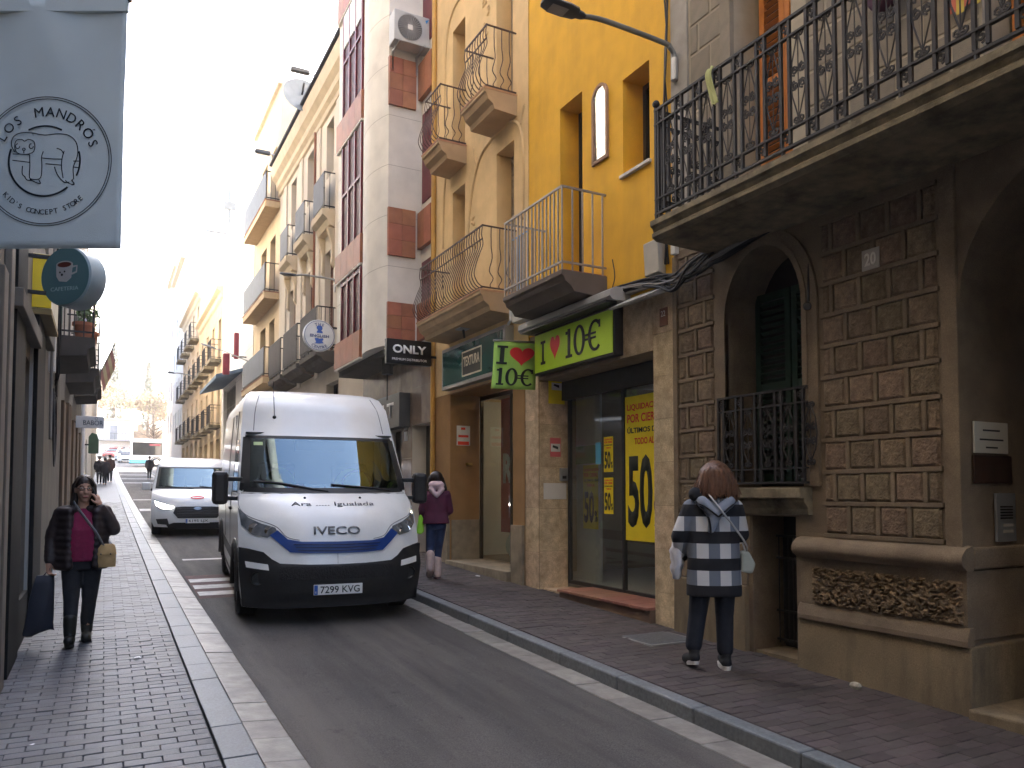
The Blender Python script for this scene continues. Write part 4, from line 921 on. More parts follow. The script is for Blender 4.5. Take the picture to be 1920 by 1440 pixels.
# ================================================================== the red banded house
m_wst = M('white stone cladding', (.66, .62, .55), .7, .1, 2, .1, 40, rand=.05, stain=.2, sscale=2.5, stcol=(.36, .32, .27))
m_redt = M('red tile cladding', (.31, .118, .062), .55, .15, 5, .1, 60, rand=.12, stain=.3, sscale=4, stcol=(.16, .06, .04))
m_burg = M('burgundy frame', (.12, .012, .02), .45, .1)
m_pol = M('polished brown stone', (.24, .185, .14), .12, .25, 3, rand=.08, stain=.4, sscale=4, stcol=(.12, .09, .07), spec=.6)
r4 = thing('banded_house', 'white stone house with red tiled bands and a rounded bay', 'house', (X0, 15, g(15) + .1))
BY0, BY1, BX = 13.45, 17.0, 4.56
mb = MB(); facade(mb, X0, 12.75, 17.05, -.1, 15.6, [(12.84, 13.86, -.1, 3.0), (14.45, 15.6, -.1, 3.0)], .3); shell(mb, X0, 12.75, 17.05, -.1, 15.6, e=.006); mb.build('wall', m_wst, r4)
slab_face(r4, ff(17.04, X0), 0, 1.43, .35, 4.4, .72, 1.0, m_pol, seed=6); slab_face(r4, ff(14.44, X0), .0, .57, .35, 4.4, .6, 1.0, m_pol, seed=7)
slab_face(r4, ff(13.86, X0), .0, 1.02, 3.0, 4.4, .55, .7, m_pol, seed=8); slab_face(r4, ff(15.6, X0), .0, 1.14, 3.0, 4.4, .57, .7, m_pol, seed=9)
MB().box(X0 + .28, X0 + .31, 12.8, 13.9, -.1, 3.02).build('shop_door', M('black door', (.008, .008, .009), .3), r4); MB().box(X0 + .28, X0 + .31, 14.4, 15.65, -.1, 3.02).build('shop_door', M('black door'), r4)
RR = .5                                                           # rounded corner of the bay
def bay_ring(z, out=0., y1=BY1):
    P = [(X0 + .02, BY0 - out)]
    for i in range(11):
        t_ = i / 10; P.append((BX - .02 - .17 * math.sin(math.pi * t_) ** .8 + .02 * t_ - out, BY0 - out + 1.55 * t_))
    P += [(BX - out, y1)]
    return [(x, y, z) for x, y in P]
def bay_strip(name, z0, z1, out, mat, y1=BY1, caps=False):
    m_ = MB(); a, b = bay_ring(z0, out, y1), bay_ring(z1, out, y1); n = len(a)
    m_.add(a + b, [(i, i + 1, n + i + 1, n + i) for i in range(n - 1)])
    if caps: m_.add(a, [tuple(range(n)) + ()] if False else []); m_.add(a + [(X0, y1, z0)], [tuple(range(n + 1))]); m_.add(b + [(X0, y1, z1)], [tuple(range(n + 1))])
    m_.quad((BX - out, y1, z0), (X0, y1, z0), (X0, y1, z1), (BX - out, y1, z1))
    return m_.build(name, mat, r4, smooth=30)
bay_strip('bay_wall', 4.42, 15.6, 0, m_wst, caps=True)
for z0, z1, w0, w1 in ((4.46, 5.02, 4.49, 5.23), (6.4, 7.0, 6.1, 7.0), (9.4, 10.0, 8.94, 9.86), (12.4, 13.0, 11.9, 12.8)):
    n = 4
    for i in range(n): MB().box(BX - .06, BX + .02, 15.08 + i * .48, 15.08 + (i + 1) * .48 - .006, z0, z1).build('red_tile', m_redt, r4)
    MB().box(BX - .055, BX + .02, 15.08, 17.0, z0 - .04, z0 - .002).build('band_soffit', m_wst, r4)
    for i in range(2):
        for k in range(3): MB().box(BX - .03 + i * .27, BX + .24 + i * .27 - .005, BY0 - .05, BY0 + .02, w0 + (w1 - w0) * k / 3, w0 + (w1 - w0) * (k + 1) / 3 - .006).build('red_tile', m_redt, r4)
    zr0 = w1 - .72 if z0 > 5 else 4.55
    for i in range(2): MB().box(X0 - .09, X0 + .0, 12.78 + i * .33, 12.78 + (i + 1) * .33 - .005, zr0, zr0 + .68).build('red_tile', m_redt, r4)
    if z0 > 12: continue
    zt_ = 6.33 if z0 < 5 else z1 + 2.33
    o = MB().box(BX - .02, BX + .01, 15.12, 16.55, z1 + .02, zt_).build('window', M('burgundy pane', (.06, .012, .022), .5, .2, spec=.2), r4)
    f = MB()
    for y in (15.1, 15.55, 16.02, 16.5): f.box(BX - .05, BX - .005, y, y + .07, z1 + .01, zt_)
    f.box(BX - .049, BX - .006, 15.17, 16.5, z1 + 1.2, z1 + 1.26); f.build('window_frame', m_burg, o)
    MB().box(BX - .045, BX + .0, 15.12, 16.55, zt_ - .75, zt_ - .0).build('window_blind', M('white blind', (.6, .6, .6), .6), o) if z0 > 6.5 else None
    o = MB().box(X0 - .02, X0 + .01, 12.86, 13.38, z1 + .15, z1 + (1.0 if z0 < 5 else 1.85)).build('window', m_burg, r4)
a = MB()
for z in [5.9 + .95 * i for i in range(10)]:
    P = bay_ring(z, .002); Q = bay_ring(z + .008, .002); a.add(P + Q, [(i, i + 1, len(P) + i + 1, len(P) + i) for i in range(len(P) - 1)])
a.build('stone_joints', M('joint line', (.3, .27, .23), .9), r4)
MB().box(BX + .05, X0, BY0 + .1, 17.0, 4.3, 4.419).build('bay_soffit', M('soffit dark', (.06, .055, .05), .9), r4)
# air conditioner on the bay side
ac = thing('air_conditioner', 'white outdoor air conditioner with round fan on the white bay wall', 'air conditioner', (4.87, 13.3, 9.9))
MB().box(4.50, 5.2, 13.05, 13.36, 9.98, 10.55).build('case', M('ac casing', (.42, .42, .41), .5, .06), ac, bev=.015)
af = Fr((4.5, 13.045, 9.98), (1, 0, 0)); c = (.30, .285)
MB().lathe([(.25, 0), (.25, .012), (.235, .014), (.235, 0)], af.p(*c), 28, 'y').build('fan_ring', M('ac dark', (.12, .12, .12), .5), ac)
a = MB(); fpoly(a, af, circ(c[0], c[1], .235, 28), .001, .002); a.build('fan_back', M('fan dark', (.09, .09, .09), .5), ac)
a = MB()
for i in range(32):
    t = 2 * math.pi * i / 32; a.tube([af.p(c[0] + .04 * math.cos(t), c[1] + .04 * math.sin(t), .01), af.p(c[0] + .23 * math.cos(t + .25), c[1] + .23 * math.sin(t + .25), .01)], .0035, 4)
a.build('grille', M('ac grille', (.4, .4, .4), .5), ac)
a = MB(); a.box(c[0] - .045, c[0] + .045, c[1] - .045, c[1] + .045, .012, .018, af.mat()); a.build('badge', M('plate white'), ac)
a = MB(); fpoly(a, af, [(.6, .5), (.67, .53), (.62, .44)], .003); a.build('logo', M('logo blue', (.02, .25, .6), .5), ac)
for x in (4.58, 5.05):
    a = MB(); a.box(x, x + .035, 12.98, 13.44, 9.93, 9.965).box(x + .001, x + .034, 13.4, 13.44, 9.6, 9.93); a.build('bracket', m_alu, ac)
# signs of the banded house
sg = thing('black_projecting_sign', 'black projecting box sign with white capitals beside the cream house', 'shop sign', (4.7, 12.68, 3.96))
MB().box(4.25, 5.08, 12.62, 12.72, 3.95, 4.38).build('box', M('sign black', (.01, .01, .011), .35), sg, bev=.006)
of = Fr((4.67, 12.615, 4.16), (1, 0, 0)); m_sw = M('sign white', (.8, .8, .8), .5, .03)
text('ONLY', of, -.0, .05, .15, m_sw, sg, w=.62, bold=.035); text('PREMIUM DISTRIBUTOR', of, 0, -.13, .04, m_sw, sg, w=.64)
MB().box(5.07, 5.2, 12.66, 12.69, 4.1, 4.14).build('bracket', m_iron, sg)
sg = thing('grey_fascia_sign', 'dark grey fascia sign with white letters behind the large van', 'shop sign', (5.05, 15, 3))
MB().box(4.96, 5.18, 13.95, 16.6, 2.98, 3.64).build('box', M('sign grey', (.075, .078, .08), .4), sg, bev=.006)
text('CELT', Fr((4.955, 15.0, 3.33), (0, -1, 0)), 0, 0, .3, m_sw, sg, w=1.5, bold=.03)
for i in range(2): tag(MB().box(X0 - .03, X0 - .014, 14.1 + i * .0, 14.25, 2.72 + i * .22, 2.9 + i * .22).build('wall_tag', [m_sw, M('plate white')][i]), ['lower small plate on the polished brown wall by the black doorway', 'upper small plate on the polished brown wall by the black doorway'][i], 'plaque')
sp = thing('hanging_lamp', 'black lamp hanging under the banded house bay', 'lamp', (4.8, 14.2, 4.1)); MB().tube([(4.8, 14.2, 4.3), (4.8, 14.2, 4.0)], .11, 12).build('shade', M('sign black'), sp); MB().tube([(4.8, 14.2, 4.0), (4.8, 14.2, 3.5)], .012, 5).build('rod', m_iron, sp)
# ================================================================== generic facade pieces for the houses farther on
def rails_panel(parent, Xf, Xw, y0, y1, z0, z1, mat, solid=None, bars=.12, name='balcony_railing'):
    rr = MB()
    for z in (z1, z0 + .08): rr.box(Xf - .015, Xf + .015, y0, y1, z - .015, z + .015); rr.box(Xf + .016, Xw, y0 - .001, y0 + .025, z - .014, z + .014); rr.box(Xf + .016, Xw, y1 - .025, y1 + .001, z - .014, z + .014)
    n = int((y1 - y0) / bars)
    for i in range(n + 1): rr.box(Xf - .007, Xf + .007, y0 + (y1 - y0 - .014) * i / n, y0 + (y1 - y0 - .014) * i / n + .014, z0, z1 - .016)
    k = max(2, int((Xw - Xf) / bars))
    for y in (y0 + .005, y1 - .02):
        for i in range(1, k): rr.box(Xf + (Xw - Xf) * i / k - .007, Xf + (Xw - Xf) * i / k + .007, y, y + .014, z0, z1 - .016)
    o = rr.build(name, mat, parent)
    if solid: MB().box(Xf - .03, Xf - .018, y0, y1, z0 + .1, z1 - .01).build('privacy_screen', solid, o)
    return o
def window_unit(parent, X, a, b, c, d, dep, mframe, mglass, name='window', sh=None):
    o = MB().box(X + dep - .02, X + dep, a, b, c, d).build(name, mglass, parent)
    f = MB(); w = .06; f.box(X + dep - .06, X + dep - .021, a, a + w, c, d).box(X + dep - .06, X + dep - .021, b - w, b, c, d).box(X + dep - .06, X + dep - .021, (a + b) / 2 - w / 2, (a + b) / 2 + w / 2, c, d).box(X + dep - .059, X + dep - .022, a + w, b - w, d - w, d); f.build('window_frame', mframe, o)
    if sh:
        s = MB()
        for k in range(int((d - c) / .09)): s.box(X + dep - .1, X + dep - .085, a + .01, b - .01, c + .09 * k, c + .075 + .09 * k)
        q = s.build('blind', sh, o); q['kind'] = 'stuff'
    return o
m_brown = M('brown louvre', (.12, .05, .03), .7, .1)
m_wfr = M('window grey frame', (.3, .28, .26), .6)
# ---- pale classical house
m_pale = M('pale render', (.60, .53, .43), .9, .07, 2, .1, 80, stain=.2, sscale=1.2, stcol=(.42, .36, .28), streak=.25)
m_trim = M('cream trim', (.56, .46, .32), .85, .1, 3)
r5 = thing('classical_house', 'pale classical house with heavy cornice and bracketed window balconies', 'house', (X0, 22, g(22) + .1))
cols = (20.25, 22.5, 24.75); ops = []
for c in cols: ops += [(c - .38, c + .38, 10.25, 11.75), (c - .45, c + .45, 5.45, 8.2)]
ops += [(19.2, 20.4, .4, 4.6), (21.6, 22.6, .4, 4.3), (24.2, 25.6, .4, 4.2)]
mb = MB(); facade(mb, X0, 17.05, 26.9, -.1, 13.0, ops, .28); shell(mb, X0, 17.05, 26.9, -.1, 13.0, e=.01); mb.build('wall', m_pale, r5)
for a, b, c, d in ops: window_unit(r5, X0, a, b, c, d, .26, m_wfr if d > 5 else m_iron, m_glsdark, sh=(m_brown if c > 5 and d < 9 else None), name='window' if c > 1 else 'shop_door')
s = MB(); moulding(s, [(0, 11.95), (.06, 11.98), (.08, 12.1), (.16, 12.2), (.18, 12.35), (.3, 12.5), (.34, 12.7), (.36, 12.85), (0, 12.95)], 17.06, 26.89, X0); s.build('cornice', m_trim, r5, smooth=20)
MB().box(X0 - .4, X0 + 2, 17.06, 26.89, 12.96, 13.03).build('roof_edge', M('roof dark', (.06, .06, .07), .8), r5)
for y in (17.3, 19.3, 21.4, 23.6, 25.9): MB().box(X0 - .05, X0, y - .2, y + .2, 4.9, 11.95).build('pilaster', m_pale, r5, bev=.01)
MB().tube([(X0 - .07, 21.65, 5), (X0 - .07, 21.65, 12)], .04, 6).build('drain_pipe', M('pipe rust', (.25, .1, .06), .7), r5)
for i, c in enumerate(cols):
    s = MB(); moulding(s, [(0, 8.65), (.16, 8.7), (.22, 8.85), (.34, 8.95), (.36, 9.1), (0, 9.12)], c - .62, c + .62, X0); s.build('window_hood', m_trim, r5, smooth=20)
    for y in (c - .5, c + .5):
        s = MB(); s.prism([(X0, 7.6), (X0 - .08, 7.7), (X0 - .07, 8.2), (X0 - .2, 8.64), (X0, 8.64)], y - .07, y + .07, 'y'); s.build('bracket', m_trim, r5, bev=.01)
    rails_panel(r5, X0 - .28, X0, c - .55, c + .55, 9.12, 10.1, m_iron, M('screen grey', (.09, .1, .12), .7))
    s = MB(); moulding(s, [(0, 5.02), (.35, 5.05), (.42, 5.15), (.55, 5.2), (.56, 5.32), (0, 5.34)], c - .95, c + .95, X0); s.build('balcony_slab', M('dark slab', (.1, .085, .07), .9, .2, 5), r5, smooth=20)
    rails_panel(r5, X0 - .52, X0, c - .9, c + .9, 5.35, 6.45, m_iron, M('screen brown', (.055, .045, .04), .8), .1)
ds = thing('satellite_dish', 'round grey satellite dish above the pale cornice', 'satellite dish', (X0 - .2, 22.4, 13))
MB().lathe([(.0, 0), (.3, .03), (.55, .11), (.57, .13), (.3, .05), (0, .02)], (0, 0, 0), 24).xf(Matrix.Translation((X0 - .32, 22.3, 13.25)) @ Matrix.Rotation(R(75), 4, 'X')).build('reflector', M('dish grey', (.2, .21, .21), .6), ds, smooth=40)
MB().tube([(X0 + .1, 22.6, 13), (X0 - .3, 22.5, 13.3), (X0 - .35, 21.9, 13.5)], .03, 6).build('arm', m_iron, ds)
for y in (20.6, 26.2):
    o = thing('cornice_bracket_light', 'short grey light arm sticking out over the pale cornice, %s' % ('nearer one by the dish' if y < 22 else 'farther one'), 'light', (X0 - .3, y, 12.9)); MB().tube([(X0, y, 13.05), (X0 - .5, y, 13.1)], .03, 6).build('arm', m_alu, o); MB().box(X0 - 1.0, X0 - .5, y - .08, y + .08, 13.05, 13.16).build('head', m_alud, o, bev=.02)
es = thing('round_sign', 'round white projecting sign with blue chess emblem and lettering', 'shop sign', (4.52, 18.5, 5.1))
MB().lathe([(0, -.06), (.37, -.06), (.385, -.04), (.385, .04), (.37, .06), (0, .06)], (4.52, 18.5, 5.51), 40, 'y').build('disc', M('sign pale', (.66, .68, .7), .5, .03), es, smooth=30)
ef = Fr((4.52, 18.435, 5.51), (1, 0, 0)); m_navy = M('sign navy', (.02, .05, .2), .5)
a = MB(); ribbon(a, ef, circ(0, 0, .355, 48), .012, .002, True); a.build('ring', m_navy, es)
arc_text('THE', ef, 0, 0, .27, .07, m_navy, es, 90, 18, True, .02); arc_text('CENTRE', ef, 0, 0, .29, .07, m_navy, es, 270, 13, False, .02); text('ENGLISH', ef, 0, -.01, .07, m_navy, es, w=.46, bold=.02)
m_bl = M('emblem blue', (.03, .1, .42), .5)
a = MB(); fpoly(a, ef, spline([(-.07, .06), (-.06, .1), (-.04, .13), (-.07, .17), (-.06, .22), (.0, .25), (.06, .22), (.07, .16), (.04, .12), (.07, .1), (.08, .06)], 3), .002); fpoly(a, ef, [(-.12, -.07), (-.06, -.06), (.0, -.08), (.08, -.06), (.1, -.1), (.06, -.13), (.1, -.18), (.0, -.2), (-.1, -.2), (-.14, -.21), (-.08, -.17)], .002); a.build('emblem', m_bl, es)
a = MB()
for z in (5.3, 5.72): a.box(4.85, X0, 18.48, 18.52, z, z + .04)
a.build('bracket', m_iron, es)
wall_lamp('street lamp on a straight arm above the round chess sign', (X0 - .05, 19.4, 6.9), (4.0, 20.6, 7.5))
# ---- beige balcony house
m_beige = M('beige render', (.58, .46, .3), .9, .07, 2, .1, 80, stain=.15, sscale=1.5, stcol=(.4, .28, .15))
r6 = thing('beige_house', 'beige house with four stacked grey screened balconies', 'house', (X0, 29, g(29) + .1))
ops = []
for z in (2.65, 5.75, 8.75, 11.95): ops += [(27.7, 28.7, z, z + 2.15), (29.4, 30.5, z, z + 2.15)]
mb = MB(); facade(mb, X0, 26.9, 32.0, -.1, 16.0, ops, .3); shell(mb, X0, 26.9, 32, -.1, 16.0, e=.014); mb.build('wall', m_beige, r6)
for a, b, c, d in ops: window_unit(r6, X0, a, b, c, d, .28, m_brown, m_glsdark)
MB().box(X0 - .12, X0 + .3, 26.92, 31.98, 16.0, 16.15).build('parapet_cap', m_trim, r6)
scr = M('screen blue grey', (.12, .14, .17), .7, .1)
for z in (5.47, 8.4, 11.6):
    MB().box(X0 - .5, X0, 27.0, 31.6, z, z + .22).build('balcony_slab', M('balcony plaster', (.5, .37, .22), .85, .08), r6, bev=.01); MB().box(X0 - .52, X0, 26.99, 31.61, z + .222, z + .25).build('slab_edge', m_redt, r6)
    rails_panel(r6, X0 - .45, X0, 27.05, 31.55, z + .25, z + 1.25, m_iron, scr)
# ---- white blank house with awning
m_wht = M('white panel wall', (.68, .66, .63), .8, .05, 1, stain=.1, sscale=1, stcol=(.5, .47, .43))
r7 = thing('white_panel_house', 'tall blank white panelled house with blue awning', 'house', (X0, 36, g(36)))
mb = MB(); facade(mb, X0 - .02, 32.0, 41.2, -.1, 14.6, [(36.5, 40.5, 3.6, 6.8)], .3); shell(mb, X0 - .02, 32, 41.2, -.1, 14.6, e=.02); mb.build('wall', m_wht, r7)
for a in range(4): window_unit(r7, X0, 36.5 + a, 37.5 + a, 3.6, 6.8, .2, m_wfr, m_glsdark)
a = MB()
for k in range(14): a.box(X0 - .024, X0 - .021, 32.05, 41.15, 1 + k * .95, 1.015 + k * .95)
a.build('panel_joints', M('joint grey', (.42, .4, .38), .9), r7)
o = MB(); o.prism([(X0 - .03, 7.1), (X0 - 1.1, 6.75), (X0 - 1.1, 6.6), (X0 - .03, 6.95)], 34.5, 40.8, 'y'); o.build('awning', M('awning blue', (.12, .18, .25), .8, .1), r7)
rs = thing('red_bracket_sign', 'red projecting letters on the white panelled house', 'shop sign', (X0 - .4, 33.5, 7)); MB().box(X0 - .55, X0 - .35, 33.4, 33.6, 7.3, 8.4).build('upper_letter', M('sign red', (.24, .03, .045), .5), rs, bev=.05); MB().box(X0 - .9, X0 - .62, 34.0, 34.2, 6.7, 7.6).build('lower_letter', M('sign red'), rs, bev=.05); MB().box(X0 - .62, X0, 33.6, 33.65, 7.4, 7.45).build('bracket', m_iron, rs)
wall_lamp('street lamp on the beige house above its lowest balcony', (X0 - .05, 31.7, 6.6), (3.5, 34.5, 8.0))
am = thing('roof_antenna', 'grey antenna mast on the white panelled house', 'antenna', (X0 + .2, 41, 14.6)); MB().tube([(X0 + .2, 41, 14.6), (X0 + .2, 41, 17.3)], .09, 6).build('mast', M('lamp arm grey'), am); MB().box(X0 - .1, X0 + .5, 40.9, 41.1, 16.2, 16.6).build('aerial', M('lamp arm grey'), am); MB().box(X0 - .9, X0 + .2, 40.95, 41.05, 14.9, 15.0).build('spar', M('lamp arm grey'), am)
# ---- old row houses with many balconies
def row_house(label, y0, y1, zt, mat, nb, floors, dy=0.):
    t = thing('row_house', label, 'house', (X0, (y0 + y1) / 2, g(y0)), group='far row of balcony houses')
    w = (y1 - y0) / nb; ops = []; z0 = g(y0)
    for k in range(nb):
        c = y0 + w * (k + .5)
        for f_ in floors: ops.append((c - .5, c + .5, z0 + f_, z0 + f_ + 2.2))
        ops.append((c - .8, c + .8, z0 - .2, z0 + 2.9))
    mb = MB(); facade(mb, X0 + dy, y0, y1, -.1, zt, ops, .25); shell(mb, X0 + dy, y0, y1, -.1, zt, e=.02); mb.build('wall', mat, t)
    for a, b, c, d in ops: window_unit(t, X0 + dy, a, b, c, d, .23, m_brown, m_glsdark, 'window' if c > z0 + 1 else 'shop_door')
    s = MB(); moulding(s, [(0, zt - .5), (.1, zt - .4), (.15, zt - .2), (.35, zt - .1), (.36, zt + .05), (-3, zt + .8), (-3, zt)], y0, y1, X0 + dy); s.build('eaves', m_trim, t)
    for k in range(nb):
        c = y0 + w * (k + .5)
        for f_ in floors:
            MB().box(X0 + dy - .55, X0 + dy, c - .8, c + .8, z0 + f_ - .2, z0 + f_ - .03).build('balcony_slab', m_slab, t); rails_panel(t, X0 + dy - .5, X0 + dy, c - .75, c + .75, z0 + f_ - .03, z0 + f_ + .98, m_iron, None, .15)
    return t
m_ochre = M('ochre render', (.52, .4, .25), .9, .1, 2, stain=.3, sscale=1.5, stcol=(.3, .2, .1))
row_house('ochre row house with two floors of iron balconies past the blue awning', 41.2, 52, 12.2, m_ochre, 4, (3.6, 7.0))
row_house('taller ochre row house farther up the street with three balcony floors', 52, 64, 14.6, M('ochre render far', (.56, .44, .3), .9, .1, 2), 4, (3.4, 6.5, 9.5))
wall_lamp('street lamp on the ochre row houses farther up the street', (X0 - .05, 52, 8.6), (3.2, 53, 9.4), k=1.5)
def plain_tower(label, x0, x1, y0, y1, z0, zt, mat, nfl, nb, side='x'):
    t = thing('tall_house', label, 'house', ((x0 + x1) / 2, (y0 + y1) / 2, z0)); ops = []
    w = (y1 - y0) / nb; h = (zt - z0 - 4) / nfl
    for k in range(nb):
        for f_ in range(nfl): ops.append((y0 + w * (k + .32), y0 + w * (k + .68), z0 + 4 + h * f_, z0 + 4 + h * f_ + h * .62))
    sgn = 1 if x1 > x0 else -1
    mb = MB(); facade(mb, x0, y0, y1, z0 - 2, zt, ops, .2, sgn); shell(mb, x0, y0, y1, z0 - 2, zt, abs(x1 - x0), sgn); mb.build('wall', mat, t)
    for a, b, c, d in ops: MB().box(x0 + sgn * .18, x0 + sgn * .2, a, b, c, d).build('window', m_glsdark, t)
    MB().box(x0 - sgn * .3, x1, y0, y1, zt + .001, zt + .3).build('roof_edge', m_trim, t)
    return t
plain_tower('tall pale house at the far right end of the street', X0, 14, 64, 74, g(64), 20, m_wht, 5, 4)
plain_tower('second tall pale house at the far right end of the street', X0 + .2, 14, 74, 83, g(74), 22, M('pale far render', (.6, .55, .5), .9), 5, 3)
# ================================================================== left side of the street
XL = XL0
m_lst = M('left pale stone', (.15, .135, .115), .8, .15, 3, .2, 60, stain=.6, sscale=2, stcol=(.07, .06, .05), streak=.5)
m_ldk = M('dark granite', (.012, .013, .014), .65, .3, 20, .05, 100, spec=.15)
m_lbr = M('left brown wood', (.12, .08, .05), .7, .25, 3, .2, 30, aniso=(1, 1, .2))
m_lgls = M('left shop glass', (.02, .022, .025), .04, .1, spec=.8)
def left_house(label, y0, y1, zt, mat, ops, depth=8., d=.25):
    t = thing('left_house', label, 'house', (XL, (y0 + y1) / 2, g(max(y0, 0)))); mb = MB(); facade(mb, XL, y0, y1, -.4, zt, ops, d, -1); shell(mb, XL, y0, y1, -.4, zt, depth, -1, .004)
    mb.build('wall', mat, t); return t
def lwin(t, ops, d=.22, mat=None):
    for a, b, c, e in ops: MB().box(XL - d - .03, XL - d, a, b, c, e).build('window', mat or m_lgls, t)
ops1 = [(-3, 1.5, .3, 2.6), (2.2, 6.3, .35, 2.7)]
l1 = left_house('dark stone house at the near left carrying the grey sloth banner', -6, 6.6, 19, m_lst, ops1 + [(0, 1.2, 4, 6.2), (3, 4.2, 4, 6.2), (0, 1.2, 8, 10), (3, 4.2, 8, 10)]); lwin(l1, ops1 + [(0, 1.2, 4, 6.2), (3, 4.2, 4, 6.2), (0, 1.2, 8, 10), (3, 4.2, 8, 10)])
for y in (1.55, 6.34): MB().box(XL, XL + .04, y, y + .24, .0, 3.3).build('pilaster', m_lst, l1, bev=.01)
ops2 = [(7.95, 8.95, .45, 3.0), (10.4, 11.1, .45, 3.0), (6.9, 7.1, .45, 3.0)]
up2 = [(8, 9, 4.6, 6.8), (10.2, 11.2, 4.6, 6.8), (8, 9, 8.4, 10.4), (10.2, 11.2, 8.4, 10.4)]
l2 = left_house('left shop house with black granite piers and glass panels', 6.6, 11.4, 16.5, m_lst, ops2 + up2); lwin(l2, ops2 + up2)
for a, b, z, o_, z0_ in ((7.1, 7.9, 4.4, .05, -.1), (9.0, 9.75, 3.6, .07, -.1), (9.98, 10.35, 3.5, .05, -.1)): MB().box(XL + .001, XL + o_, a, b, z0_ + g(a), z).build('granite_pier', m_ldk, l2, bev=.006)
MB().box(XL + .002, XL + .035, 7.92, 8.98, .1, .75).build('stall_riser', m_ldk, l2); MB().box(XL + .001, XL + .03, 8.95, 9.0, .1, 3.3).build('trim', m_alu, l2); MB().box(XL + .001, XL + .05, 6.65, 6.88, .1, 4.2).build('pilaster', m_lst, l2, bev=.01)
MB().box(XL + .002, XL + .1, 7.0, 9.0, 3.15, 3.3).build('fascia', m_lst, l2, bev=.01); MB().box(XL + .002, XL + .09, 9.1, 11.3, 3.5, 4.1).build('fascia', m_lst, l2, bev=.01)
ops3 = [(16.2, 17.2, .7, 3.2), (19, 20, .8, 3.3)]; up3 = [(13.0, 14.2, 4.05, 6.4), (17.1, 18.1, 4.1, 6.4), (21.2, 22.4, 4.4, 6.6), (24.6, 25.8, 4.8, 7.0), (13, 14.2, 8, 10.2), (17, 18.2, 8, 10.2), (21, 22.2, 8, 10.2)]
l3 = left_house('stained left house with wooden piers, iron balconies and green shutters', 11.4, 28, 17, m_lst, ops3 + up3); lwin(l3, ops3, .2, m_lbr); lwin(l3, up3, .2, m_green)
for k in range(9): MB().box(XL + .001, XL + .05 + .02 * (k % 2), 15.2 + k * 1.35, 15.2 + k * 1.35 + .7, .4, 3.3 + .1 * (k % 3)).build('wooden_pier', m_lbr, l3, bev=.01)
def left_balcony(t, y0, y1, z, p, h=1.0, scr=None):
    s = MB(); moulding(s, [(0, z - .3), (p - .1, z - .26), (p - .08, z - .16), (p, z - .12), (p, z), (0, z + .01)], y0, y1, XL, -1); s.build('balcony_slab', m_ldk if False else M('sooty stone', (.06, .052, .045), .9, .2, 5), t)
    rr = MB(); X = XL + p - .03
    for zz in (z + h, z + .08): rr.box(X - .012, X + .012, y0 + .02, y1 - .02, zz - .012, zz + .012).box(XL, X - .013, y0 + .02, y0 + .045, zz - .012, zz + .012).box(XL, X - .013, y1 - .045, y1 - .02, zz - .012, zz + .012)
    for i in range(int((y1 - y0) / .12)): rr.box(X - .007, X + .007, y0 + .03 + i * .12, y0 + .044 + i * .12, z, z + h)
    for y in (y0 + .03, y1 - .04):
        for i in range(1, 4): rr.box(XL + (p - .03) * i / 4, XL + (p - .03) * i / 4 + .014, y, y + .014, z, z + h)
    return rr.build('balcony_railing', m_iron, t)
left_balcony(l3, 12.6, 14.5, 3.95, .52); left_balcony(l3, 16.6, 18.6, 4.08, .56); left_balcony(l3, 20.8, 22.8, 4.3, .57); left_balcony(l3, 24.2, 26.2, 4.7, .5); left_balcony(l3, 12.6, 14.6, 7.9, .5)
for y in (12.95, 14.2): MB().box(XL, XL + .04, y - .35, y, 4.05, 6.4).build('shutter', m_green, l3)
m_pot = M('terracotta pot', (.35, .13, .07), .8, .1)
m_leaf = M('balcony leaves', (.05, .1, .03), .7, .3, 10)
def leaf_clump(mb, c, r, n, sz, rnd, flat=1.):
    for _ in range(n):
        d = Vector((rnd.gauss(0, 1), rnd.gauss(0, 1), rnd.gauss(0, 1))); d.normalize(); p = Vector(c) + Vector((d.x * r[0], d.y * r[1], d.z * r[2])) * rnd.random() ** .4
        a = Vector((rnd.gauss(0, 1), rnd.gauss(0, 1), rnd.gauss(0, 1) * flat)).normalized(); b = a.orthogonal().normalized(); s = sz * rnd.uniform(.6, 1.4)
        mb.add([p - a * s, p + b * s * .45, p + a * s, p - b * s * .45], [(0, 1, 2, 3)])
rp = random.Random(4)
for i, (x, y) in enumerate(((-.32, 12.9), (-.26, 13.6), (-.3, 14.2))):
    t = thing('potted_plant', ['potted plant in a terracotta pot on the near left balcony, nearest pot', 'middle terracotta potted plant on the near left balcony', 'farthest terracotta potted plant on the near left balcony'][i], 'potted plant', (x, y, 3.96))
    MB().lathe([(0, 0), (.09, 0), (.13, .2), (.145, .2), (.145, .25), (.11, .25), (.1, .2)], (x, y, 3.962), 12).build('pot', m_pot, t, smooth=40); f = MB(); leaf_clump(f, (x, y, 4.5), (.14, .14, .28), 90, .05, rp); f.tube([(x, y, 4.15), (x, y, 4.5)], .012, 5); f.build('foliage', m_leaf, t)
cl = thing('cable_coil', 'coiled loop of black cable hanging on the stained left wall', 'cable', (XL + .02, 12.6, 2.6))
for i in range(4): MB().tube([(XL + .03 + .008 * i, 12.5 + (.2 + .03 * i) * math.cos(a), 2.85 - .1 * i + (.32 + .05 * i) * math.sin(a)) for a in [k * math.pi / 10 for k in range(21)]], .01, 5).build('loop', m_cab, cl, smooth=True)
cb2 = thing('left_wall_cables', 'bundle of cables running down the stained left wall', 'cables', (XL + .05, 12.3, 3))
